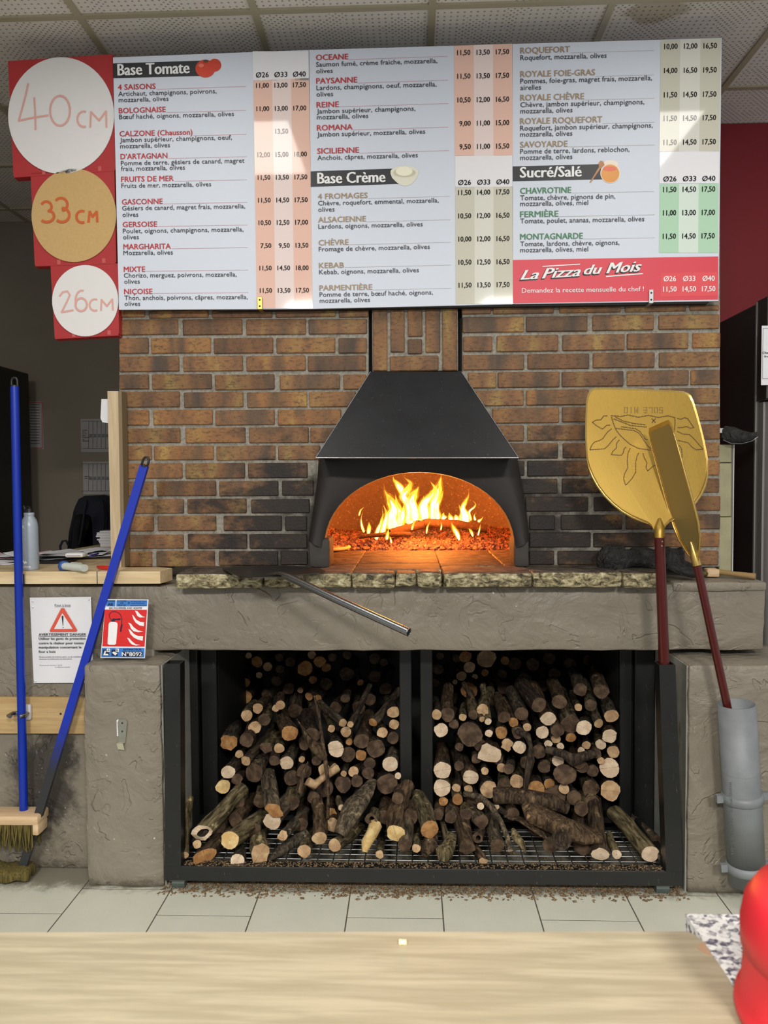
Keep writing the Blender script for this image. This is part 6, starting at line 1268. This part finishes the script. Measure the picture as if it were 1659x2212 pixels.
d = (pB - pA).normalized(); m = MB(); m.tube([pA - d * .014, pA - d * .011, pA + d * .002, pA + d * .004], [.015, .0195, .0195, .016], 12, flat=.95, up=(0, 0, 1)); m.build('face_ring', plain('device_blue', L(48, 84, 150), .4), tg)
m = MB(); q = pA - d * .0145 + Vector((0, -.004, 0)); m.tube([q, q - d * .001], [.010, .009], 8, up=(0, 0, 1)); m.build('screen', M['blackplastic'], tg)
m = MB(); qa = on(156, 1227, .0135); qb = on(172, 1228, .0135); m.tube([qa, qb], [.014, .013], 10, flat=.6, up=(0, 0, 1)); m.build('grip', plain('pale_plastic', L(186, 190, 182), .5), tg)
rp = atz(225, 1229, CZ + .006); m = MB(); m.tube([on(211, 1229, .007), on(222, 1231, .008), on(238, 1232, .008)], [.0045, .0075, .0075], 10); o = m.build('red_lighter', plain('red_plastic', L(206, 44, 32), .35)); tag(o, 'red plastic lighter on the counter behind the slanting blue pole', 'lighter')
m = MB(); m.tube([atz(195, 1201, CZ + .036), atz(212, 1196, CZ + .036)], .004, 8); o = m.build('blue_pen', plain('pen_blue', L(50, 44, 140), .4)); tag(o, 'dark blue pen on the white papers', 'pen')
cp = thing('card_stack', tuple(atz(232, 1182, CZ)), 'crooked stack of white cards behind the oak batten', 'cards')
q = atz(234, 1180, CZ)
for i in range(10): 
    w_ = rnd.uniform(-.012, .012); MB().box((q.x - .035 + w_, q.y - .03, CZ + .001 + i * .0075), (q.x + .045 + w_, q.y + .04, CZ + .0075 + i * .0075)).build('card', M['paper'], cp)
# backpack behind the counter
bp_ = thing('backpack', tuple(at(190, 1185, 1.22)), 'dark navy backpack standing behind the oak counter', 'backpack')
P_ = [(132, 1188), (139, 1172), (150, 1150), (157, 1120), (163, 1092), (170, 1078), (183, 1071), (205, 1070), (228, 1074), (242, 1085), (250, 1120), (252, 1188)]
m = MB(); F1 = [at(x, y, 1.22) for x, y in P_]; 
for q in F1:
    if q.z < CZ + .01: q.z = CZ - .2
n_ = len(F1); cn = sum(F1, Vector()) / n_; md = [p.lerp(cn, .25) + Vector((0, -.06, 0)) for p in F1]; md2 = [p.lerp(cn, .6) + Vector((0, -.085, 0)) for p in F1]
bkk = [p + Vector((0, .12, 0)) for p in F1]
m.add(F1 + md + md2 + bkk, [(k, n_ + k, n_ + (k + 1) % n_, (k + 1) % n_) for k in range(n_)] + [(n_ + k, 2 * n_ + k, 2 * n_ + (k + 1) % n_, n_ + (k + 1) % n_) for k in range(n_)] + [tuple(range(2 * n_, 3 * n_))] + [(3 * n_ + k, k, (k + 1) % n_, 3 * n_ + (k + 1) % n_) for k in range(n_)] + [tuple(range(3 * n_, 4 * n_))], 0, True)
m.build('body', M['navy'], bp_)
m = MB(); m.tube([at(188, 1080, 1.13), at(182, 1110, 1.12), at(178, 1140, 1.12), at(172, 1175, 1.13)], .012, 8, flat=.3); m.build('strap', M['navy'], bp_)
m = MB(); m.tube([at(222, 1080, 1.13), at(226, 1110, 1.12), at(225, 1140, 1.12), at(222, 1175, 1.13)], .012, 8, flat=.3); m.build('strap', M['navy'], bp_)
m = MB(); m.tube([at(148, 1178, 1.15), at(143, 1168, 1.13), at(135, 1169, 1.13), at(130, 1180, 1.13), at(131, 1190, 1.13)], .006, 8); m.build('side_loop', M['navy'], bp_)
# black cabinet at the far left
cbx = at(61, 900, 1.72)
cb = thing('black_cabinet', (cbx.x - .4, 1.3, 0), 'tall glossy black cabinet standing at the left edge', 'cabinet')
MB().box((cbx.x - .8, .95, 0), (cbx.x, 1.74, at(58, 806, 1.72).z), ch=.006).build('body', m_scratch('cabinet_black', (30, 28, 26), .3, 0, (70, 66, 62), .15, bump=.02), cb)
MB().box((cbx.x - .8, .93, .05), (cbx.x - .01, .948, 1.95)).build('door', M['blackdull'], cb)
# papers on the grey wall
def wallpaper(px, cat_label, kind):
    P_ = [at(x, y, 1.895) for x, y in px]; m = MB(); m.prism(P_, (0, .003, 0)); o = m.build('wall_notice', plain('notice_paper', L(168, 164, 162), .8)); tag(o, cat_label, 'notice', 'paper notices on the grey wall'); return o
w1 = wallpaper([(62, 969), (94.5, 971), (92, 868), (62, 867)], 'wall notice in a red-bordered plastic sleeve beside the black cabinet', 0)
w2 = wallpaper([(175, 977), (250, 977), (250, 905), (174, 905)], 'upper timetable sheet pinned on the grey wall', 1)
w3 = wallpaper([(180, 1068), (252, 1068), (252, 997), (179, 997)], 'lower timetable sheet pinned on the grey wall above the backpack', 1)
m = MB()
for i in range(15): y = 874 + i * 6; p, q = at(64, y, 1.892), at(86, y + .3, 1.892); m.add([p, q, q + Vector((0, 0, .003)), p + Vector((0, 0, .003))], [(0, 1, 2, 3)])
o = m.build('printed_text', M['ink'], w1); o['kind'] = 'stuff'
m = MB(); 
for (p, q) in (((90.5, 868.5), (91, 968)), ((62, 967), (91, 968)), ((62, 869), (90.5, 870))):
    a, b = at(*p, 1.891), at(*q, 1.891); t = (b - a).normalized(); nn = Vector((-t.z, 0, t.x)) * .0018; m.add([a - nn, b - nn, b + nn, a + nn], [(0, 1, 2, 3)])
o = m.build('red_border', M['ink_red'], w1); o['kind'] = 'stuff'
for wv, y0 in ((w2, 905), (w3, 997)):
    m = MB()
    for x in (191, 200, 209, 218, 227, 236): a, b = at(x, y0 + 64, 1.892), at(x + .5, y0 + 5, 1.892); m.add([a, a + Vector((.0016, 0, 0)), b + Vector((.0016, 0, 0)), b], [(0, 1, 2, 3)])
    for y in (5, 64): a, b = at(176, y0 + y, 1.8915), at(250, y0 + y, 1.8915); m.add([a, b, b + Vector((0, 0, .0016)), a + Vector((0, 0, .0016))], [(0, 1, 2, 3)])
    for x in (193, 202, 211, 220, 229): 
        for k in range(3): a, b = at(x, y0 + 34 + k * 2.6, 1.8915), at(x + 6, y0 + 34 + k * 2.6, 1.8915); m.add([a, b, b + Vector((0, 0, .003)), a + Vector((0, 0, .003))], [(0, 1, 2, 3)])
    o = m.build('printed_table', M['ink'], wv); o['kind'] = 'stuff'
for i, s_ in enumerate(('tables', 'tous', 'les 2', 'plus', 'originale', 'en', 'dimanche')): text(s_, at(178, 930 + i * 3.9, 1.891), at(178 + 2.0 * len(s_) * .85, 930 + i * 3.9, 1.891), .006, M['ink'], w2, 'lettering', .03)
for i, s_ in enumerate(('Réserve', '(Lun 3)')): text(s_, at(183, 1030 + i * 4, 1.891), at(194, 1030 + i * 4, 1.891), .006, M['ink'], w3, 'lettering', .03)

# ------------------------------------------------------------------ warning sheet and extinguisher sign
KC = lambda x, y: (50 + x * .17481, 1270 + y * .17481)
YW = BY - .012
def kat(x, y, Y): return at(*KC(x, y), Y)
ws = quad([kat(132, 1176, YW), kat(870, 1172, YW - .002), kat(838, 110, YW), kat(82, 120, YW)], .001).build('warning_sheet', M['paper']); tag(ws, 'white printed warning sheet with a red triangle under the oak counter', 'notice')
def flat(owner, name, pts, mat, Y, fn=kat):
    P_ = [fn(x, y, Y) for x, y in pts]; m = MB(); m.add(P_, [tuple(range(len(P_)))]); return m.build(name, mat, owner)
def ktext(s, x0, y, x1, cap, mat, owner, Y, bold=0, dy=-.004, nm='lettering'):
    text(s, kat(x0, y, Y), kat(x1, y + (x1 - x0) * dy, Y), cap * .17481 / F * (Y - CAM.y), mat, owner, nm, bold)
Yw = YW - .0035
flat(ws, 'warning_triangle', [(328, 525), (333, 545), (655, 543), (668, 522), (505, 250), (470, 250)], plain('sign_red', L(214, 84, 66), .5), Yw); flat(ws, 'triangle_field', [(382, 508), (612, 506), (484, 312)], M['paper'], Yw - .0004)
flat(ws, 'exclamation_mark', [(474, 350), (486, 342), (499, 350), (495, 470), (489, 470)], M['ink'], Yw - .0008); flat(ws, 'exclamation_mark', [(486, 488), (493, 480), (502, 487), (494, 496)], M['ink'], Yw - .0008)
ktext('Four à bois', 391, 226, 586, 26, M['ink'], ws, Yw, .0); flat(ws, 'underline', [(391, 232), (586, 231), (586, 234), (391, 235)], M['ink'], Yw)
ktext('AVERTISSEMENT DANGER', 193, 590, 778, 30, M['ink'], ws, Yw, .03); flat(ws, 'underline', [(193, 597), (778, 595), (778, 599), (193, 601)], M['ink'], Yw)
for s_, y, x1 in (('Utiliser les gants de protection', 641, 772), ('contre la chaleur pour toutes', 696, 747), ('manipulation concernant le', 748, 720), ('four a bois', 802, 400)): ktext(s_, 194, y, x1, 30, M['ink'], ws, Yw, .03)
ktext('Risque possible de brûlures grave, ou de ventilation si', 199, 858, 745, 13, M['ink'], ws, Yw, .02); ktext('suivez pas immédiatement les instructions.', 199, 884, 606, 13, M['ink'], ws, Yw, .02)
ktext('Protocole de sécurité n° 22-22', 205, 962, 480, 14, M['ink'], ws, Yw); ktext('La Beauté pizza!!', 395, 985, 580, 13, M['ink'], ws, Yw)
for x, y in ((118, 162), (812, 142), (120, 235), (152, 1150)):
    c = kat(x, y, YW - .002); m = MB(); m.lathe(c, [(.0032, 0), (.003, .002), (0, .0028)], 12, axis=(Vector((1, 0, 0)), Vector((0, 0, 1)), Vector((0, -1, 0)))); m.build('pin', M['s_white'], ws)
YS = -.215
sg = MB().prism([kat(955, 866, YS - .012), kat(1503, 870, YS - .012), kat(1547, 145, YS), kat(1020, 138, YS)], (0, .004, 0)).build('extinguisher_sign', M['s_white']); tag(sg, 'blue and red fire extinguisher sign numbered 8092, standing on the left pier', 'sign')
def sat(x, y, dy=.0015): return at(*KC(x, y), lerp(YS, YS - .012, (y - 140) / 725) - dy)
fs_ = lambda x, y, Y: sat(x, y, Y)
def sflat(name, pts, mat, dy=.0012): return flat(sg, name, pts, mat, dy, fs_)
M['sblue'] = plain('sign_blue', L(58, 122, 200), .25); M['sred'] = plain('sign_bright_red', L(214, 40, 36), .25); M['swhite'] = plain('sign_white', L(235, 235, 235), .3); M['sdark'] = plain('sign_dark', L(20, 26, 60), .4)
sflat('blue_field', [(1025, 226), (1138, 228), (1142, 152), (1032, 150)], M['sblue']); sflat('blue_field', [(1150, 228), (1530, 226), (1534, 152), (1154, 152)], M['sblue'])
sflat('red_field', [(978, 722), (1500, 726), (1530, 270), (1008, 268)], M['sred']); sflat('blue_field', [(965, 855), (1495, 858), (1500, 742), (972, 740)], M['sblue'])
def stext(s, x0, y, x1, cap, mat, bold=0, dy=.003): text(s, sat(x0, y, dy), sat(x1, y, dy), cap * .17481 / F * 2.56, mat, sg, 'lettering', bold)
stext('CLASSES', 1036, 170, 1134, 17, M['sdark'], .02); stext('AB', 1046, 220, 1110, 34, M['sdark'], .03); stext('À UTILISER', 1164, 168, 1280, 14, M['sdark'], .02); stext('SUR', 1200, 193, 1240, 14, M['sdark'], .02); stext('FEUX DE', 1172, 219, 1268, 14, M['sdark'], .02)
stext('bois, papiers, tissus, cartons,', 1328, 172, 1525, 11, M['sdark'], .02); stext('essence, PVC, plastiques,', 1335, 193, 1500, 11, M['sdark'], .02); stext('hydrocarbures, huiles, graisses', 1328, 219, 1526, 11, M['sdark'], .02); stext('>', 1296, 206, 1314, 44, M['sdark'], .03)
stext('EAU PULVÉRISÉE AVEC ADDITIF', 1064, 260, 1468, 22, M['sdark'], .02)
sflat('extinguisher_body', [(1042, 690), (1060, 702), (1130, 704), (1148, 690), (1168, 450), (1160, 430), (1140, 420), (1085, 418), (1065, 428), (1056, 450)], M['swhite'], .0022)
sflat('extinguisher_valve', [(1090, 412), (1130, 414), (1136, 396), (1200, 398), (1202, 374), (1130, 384), (1120, 372), (1104, 386), (1090, 398)], M['sdark'], .0024)
m = MB(); hp = [(1090, 400), (1066, 365), (1064, 325), (1090, 298), (1130, 292), (1175, 306), (1205, 335), (1218, 375), (1216, 430), (1214, 470)]
for i in range(len(hp) - 1):
    a, b = sat(*hp[i], .0022 + .0002 * (i % 3)), sat(*hp[i + 1], .0022 + .0002 * (i % 3)); t = (b - a).normalized(); nn = Vector((-t.z, 0, t.x)) * .0010; m.add([a - nn, b - nn, b + nn, a + nn], [(0, 1, 2, 3)])
o = m.build('extinguisher_hose', M['sdark'], sg); o['kind'] = 'stuff'
sflat('hose_nozzle', [(1208, 452), (1228, 452), (1218, 500), (1210, 545), (1196, 540), (1200, 500)], M['sdark'], .003)
for pts in ([(1380, 280), (1410, 285), (1440, 320), (1475, 350), (1510, 362), (1440, 366), (1410, 345), (1395, 310)], [(1347, 330), (1365, 345), (1400, 395), (1450, 420), (1495, 424), (1492, 474), (1440, 464), (1390, 430), (1362, 385)], [(1297, 430), (1330, 440), (1365, 485), (1420, 525), (1485, 540), (1420, 548), (1365, 535), (1330, 500), (1318, 460)], [(1300, 505), (1325, 520), (1370, 570), (1420, 594), (1482, 598), (1476, 652), (1420, 640), (1365, 612), (1325, 570)], [(1284, 615), (1310, 622), (1345, 660), (1390, 695), (1450, 706), (1390, 712), (1345, 700), (1315, 670)]): sflat('white_flame', pts, M['swhite'], .0024)
stext('EXTINCTEUR', 1240, 772, 1460, 22, M['sdark'], .02); sflat('number_plate', [(1218, 848), (1470, 850), (1475, 788), (1220, 786)], M['sdark'], .002); stext('N°8092', 1222, 842, 1468, 50, M['swhite'], .03, .0036)
sflat('pictogram', [(984, 838), (1060, 840), (1062, 762), (988, 760)], M['sdark'], .002); sflat('pictogram', [(1090, 840), (1168, 842), (1170, 764), (1094, 762)], M['sdark'], .002)
sflat('pictogram_mark', [(990, 832), (1054, 834), (1050, 815), (1015, 812), (1025, 780), (1010, 775), (996, 810)], M['swhite'], .0026); sflat('pictogram_mark', [(1098, 800), (1120, 785), (1165, 808), (1138, 835)], M['swhite'], .0026)
sflat('letter_plate', [(1032, 790), (1072, 791), (1074, 750), (1034, 749)], M['swhite'], .003); sflat('letter_plate', [(1142, 790), (1182, 791), (1184, 750), (1144, 749)], M['swhite'], .003)
stext('A', 1040, 784, 1068, 28, M['sdark'], .0, .0042); stext('B', 1150, 784, 1174, 28, M['sdark'], .0, .0042)

# ------------------------------------------------------------------ pine board, clip, brooms
bd = thing('pine_board', tuple(at(90, 1582, BY - .012)), 'pale scuffed pine board screwed across the lower wall behind the poles', 'board')
a, b = at(-60, 1581, BY - .004), at(183, 1505, BY - .004)
MB().box((-2.9, BY - .022, a.z), (px_l - .003, BY - .005, b.z + .002), ch=.002).build('board', M['board'], bd)
m = MB(); q = at(131, 1542, BY - .0222); m.lathe(q, [(.004, 0), (.0035, .0012), (0, .0012)], 10, axis=(Vector((1, 0, 0)), Vector((0, 0, 1)), Vector((0, -1, 0)))); m.build('screw', M['blackplastic'], bd)
cl = thing('broom_clip', tuple(at(48, 1545, BY - .03)), 'grey spring clip gripping the upright blue broom handle', 'clip')
q = at(52, 1536, BY - .028)
m = MB(); m.rbox((q.x - .012, BY - .040, q.z - .03), (q.x + .028, BY - .0225, q.z + .026), .008, 0, .02); m.build('plate', plain('clip_white', L(196, 196, 200), .4), cl)
m = MB()
for s_ in (-1, 1): m.tube([(q.x - .004 + s_ * .008, BY - .042, q.z - .002), (q.x - .004 + s_ * .026, BY - .05, q.z - .002), (q.x - .004 + s_ * .026, BY - .075, q.z - .002), (q.x - .004 + s_ * .016, BY - .082, q.z - .002)], .007, 8, flat=1)
m.build('jaw', M['tube_steel'], cl)
M['bluefade'] = (lambda n: n.done(n.mix(n.step(n.math('ADD', (lambda s: (n.link(n.n['Geometry'].outputs['Position'], s.inputs[0]), s.outputs[2])[1])((n.n.new('ShaderNodeNewGeometry'), n.n.new('ShaderNodeSeparateXYZ'))[1]), n.math('MULTIPLY', n.noise(n.coord('World'), 40, 4), .08)), .62, .40), L(14, 46, 170), L(40, 42, 46)), .35))(NT('blue_paint_soiled'))
YBR = BY - .062
br1 = thing('broom', tuple(at(45, 1815, YBR)), 'upright blue-handled broom with a wooden head, hung on the clip', 'broom')
p0, p1 = at(31.5, 835, YBR), at(51.5, 1762, YBR)
m = MB(); m.tube([p0, p1], 17.5 / 2 / F * (YBR - CAM.y) * 1.05, 14); m.build('handle', M['blue'], br1)
def loop_cap(p, d, owner, r_):
    u = d.cross(Vector((0, -1, 0))).normalized(); c = p + d * (r_ * 1.3); m = MB()
    m.tube([p - u * r_ * .8] + [c + u * (-math.cos(t) * r_ * .8) + d * (math.sin(t) * r_ * 1.1) for t in [k * math.pi / 8 for k in range(9)]] + [p + u * r_ * .8], r_ * .32, 8, up=(0, -1, 0)); m.tube([p - d * .004, p + d * .004], r_ * .98, 12)
    m.build('hanging_loop', M['blackplastic'], owner)
loop_cap(p0, (p0 - p1).normalized(), br1, .0125)
a, b = at(-30, 1788, YBR - .03), at(88, 1762, YBR - .03)
m = MB(); m.rbox((a.x, YBR - .05, at(60, 1812, YBR - .05).z + .0), (b.x, YBR + .035, at(60, 1762, YBR - .05).z), .010, .001, .03); 
lo_z = at(60, 1785, YBR - .05).z
m = MB(); m.rbox((a.x, YBR - .05, lo_z), (b.x, YBR + .035, at(60, 1763, YBR - .05).z), .010, .001, .03); m.rbox((b.x - .022, YBR - .05, at(60, 1806, YBR - .05).z), (b.x, YBR + .02, lo_z + .006), .006, .001, .02); m.build('head', M['brushwood'], br1)
m = MB(); zb_ = at(60, 1816, YBR).z
for i in range(34):
    for j in range(5):
        x = lerp(a.x + .005, b.x - .028, i / 33) + rnd.uniform(-.003, .003); y = YBR - .042 + .017 * j; jx, jy = rnd.uniform(-.012, .012), rnd.uniform(-.014, .010)
        m.tube([(x, y, lo_z + .004), (x + jx, y + jy, zb_ - rnd.uniform(-.01, .02))], [.0045, .0025], 4)
o = m.build('bristles', M['bristle'], br1); o['kind'] = 'stuff'
YB2 = -.215
br2 = thing('broom', tuple(at(30, 1910, -.21)), 'slanting blue-handled brush leaning on the counter, sooty black towards its foot', 'broom')
p0, p1 = at(312, 1006, -.20), at(46, 1885, -.235)
m = MB(); m.tube([p0, p0.lerp(p1, .5), p1], [.0148, .0148, .0148], 4, up=(0, 1, .0)); 
d = (p0 - p1).normalized(); u = d.cross(Vector((0, -1, 0))).normalized()
m = MB(); W_, T_ = .0135, .009; nn = u.cross(d).normalized(); cs = []
for p in (p0, p1): cs.append([p - u * W_ - nn * T_, p + u * W_ - nn * T_, p + u * W_ + nn * T_, p - u * W_ + nn * T_])
m.hexa(cs[0] + cs[1]); m.build('handle', M['bluefade'], br2); loop_cap(p0, d, br2, .0125)
m = MB(); c = at(32, 1900, -.235); m.rbox((at(-40, 1900, -.235).x, -.275, .006), (at(68, 1900, -.235).x, -.195, .05), .02, .014, .02, 30); m.build('brush_head', M['bristle'], br2)
# wall hook on the left pier
hk = thing('wall_hook', tuple(at(262, 1618, PY - .006)), 'small rusty metal hook strip screwed on the left pier', 'hook')
P_ = [at(x, y, PY - .004) for x, y in ((257, 1604), (271, 1606), (275, 1560), (272, 1554), (257, 1554), (254, 1560))]; m = MB(); m.prism(P_, (0, -.002, 0)); m.build('strip', plain('hook_metal', L(150, 150, 140), .4, .6, 40, .2), hk)
P_ = [at(x, y, PY - .014) for x, y in ((252, 1606), (266, 1606), (269, 1620), (255, 1618))]; m = MB(); m.prism(P_, (0, -.002, 0)); m.add([P_[0], P_[1], at(271, 1604, PY - .004), at(257, 1603, PY - .004)], [(0, 1, 2, 3)]); m.build('lip', plain('lip_metal', L(190, 186, 160), .4, .5), hk)
for y in (1562, 1580): q = at(264, y, PY - .0062); m = MB(); m.lathe(q, [(.003, 0), (.0025, .0015), (0, .0015)], 10, axis=(Vector((1, 0, 0)), Vector((0, 0, 1)), Vector((0, -1, 0)))); m.build('screw', M['blackplastic'], hk)
P_ = [at(x, y, PY - .0015) for x, y in ((252, 1556), (256, 1553), (256, 1590), (253, 1590))]; m = MB(); m.prism(P_, (0, -.001, 0)); m.build('chipped_paint', M['s_white'], hk)

# ------------------------------------------------------------------ foreground counter, granite top, red tub
fz = .955
fc = thing('front_counter', tuple(atz(800, 2100, fz)), 'bleached oak laminate counter crossing the bottom of the photo', 'counter')
pf = [(-200, 2014), (1476, 2012), (1486, 2012.6), (1499.6, 2018.7), (1514, 2029.8), (1523, 2037), (1528, 2047), (1539, 2064), (1547.6, 2074), (1566, 2101), (1580.8, 2128), (1598.6, 2151.6), (1640, 2200), (1680, 2250), (1700, 2300), (-200, 2300)]
P_ = [atz(x, y, fz) for x, y in pf]; m = MB(); m.prism(P_[::-1], (0, 0, -.028)); m.build('top', M['front_counter'], fc)
m = MB(); m.box((P_[0].x + .05, P_[14].y + .02, 0), (P_[1].x - .25, P_[0].y - .10, fz - .029)); m.build('base_panel', M['front_counter'], fc)
cr = atz(870, 2040, fz); m = MB(); m.rbox((cr.x - .0035, cr.y - .002, fz), (cr.x + .0035, cr.y + .002, fz + .004), .001, .001, .002, 300); o = m.build('crumb', plain('cheese_crumb', L(240, 230, 180), .7)); tag(o, 'tiny pale crumb on the bleached oak counter', 'crumb')
gz = .905
gt = thing('granite_worktop', tuple(atz(1580, 1990, gz)), 'speckled grey and white granite worktop at the lower right corner', 'worktop')
g_ = [atz(1480, 1974, gz), atz(1760, 1978, gz), Vector((1.2, -2.45, gz)), Vector((atz(1480, 1974, gz).x + .012, -2.45, gz))]
m = MB(); m.prism(g_[::-1], (0, 0, -.03)); m.build('top', M['granite'], gt)
MB().box((g_[0].x + .03, -2.44, 0), (1.15, g_[0].y - .03, gz - .031)).build('cabinet', M['white'], gt)
qq = [(388, 860), (400, 820), (440, 785), (482, 760), (520, 788), (562, 870), (652, 1008), (560, 978), (480, 935), (405, 885)]
m = MB(); m.prism([atz(1459 + x / 8.13, 1940 + y / 8.13, fz + .0006) for x, y in qq][::-1], (0, 0, -.001)); m.build('exposed_core', plain('brown_core', L(176, 142, 112), .6, 0, 20, .1), fc)
rt = thing('red_tub', tuple(atz(1700, 2200, fz)), 'red plastic tub with a domed lid at the lower right corner', 'tub')
tc = atz(1800, 2212, fz); te_ = atz(1591, 2196, fz); tc = Vector((te_.x + .082, te_.y - .012, fz + .0005)); m = MB()
M['tubred'] = plain('tub_red', L(216, 40, 52), .42, 0, 10, .02)
RR = .082
m.lathe(tc, [(0, .0), (RR, 0), (RR * 1.01, .004), (RR, .010), (RR * .955, .014), (RR * .93, .045), (RR * .93, .055)], 64); m.build('body', M['tubred'], rt)
m = MB(); m.lathe(tc, [(RR * .93, .05), (RR * .96, .052), (RR * .965, .068), (RR * .93, .084), (RR * .84, .096), (RR * .6, .104), (0, .106)], 64); m.build('lid', M['tubred'], rt)
flush_text()
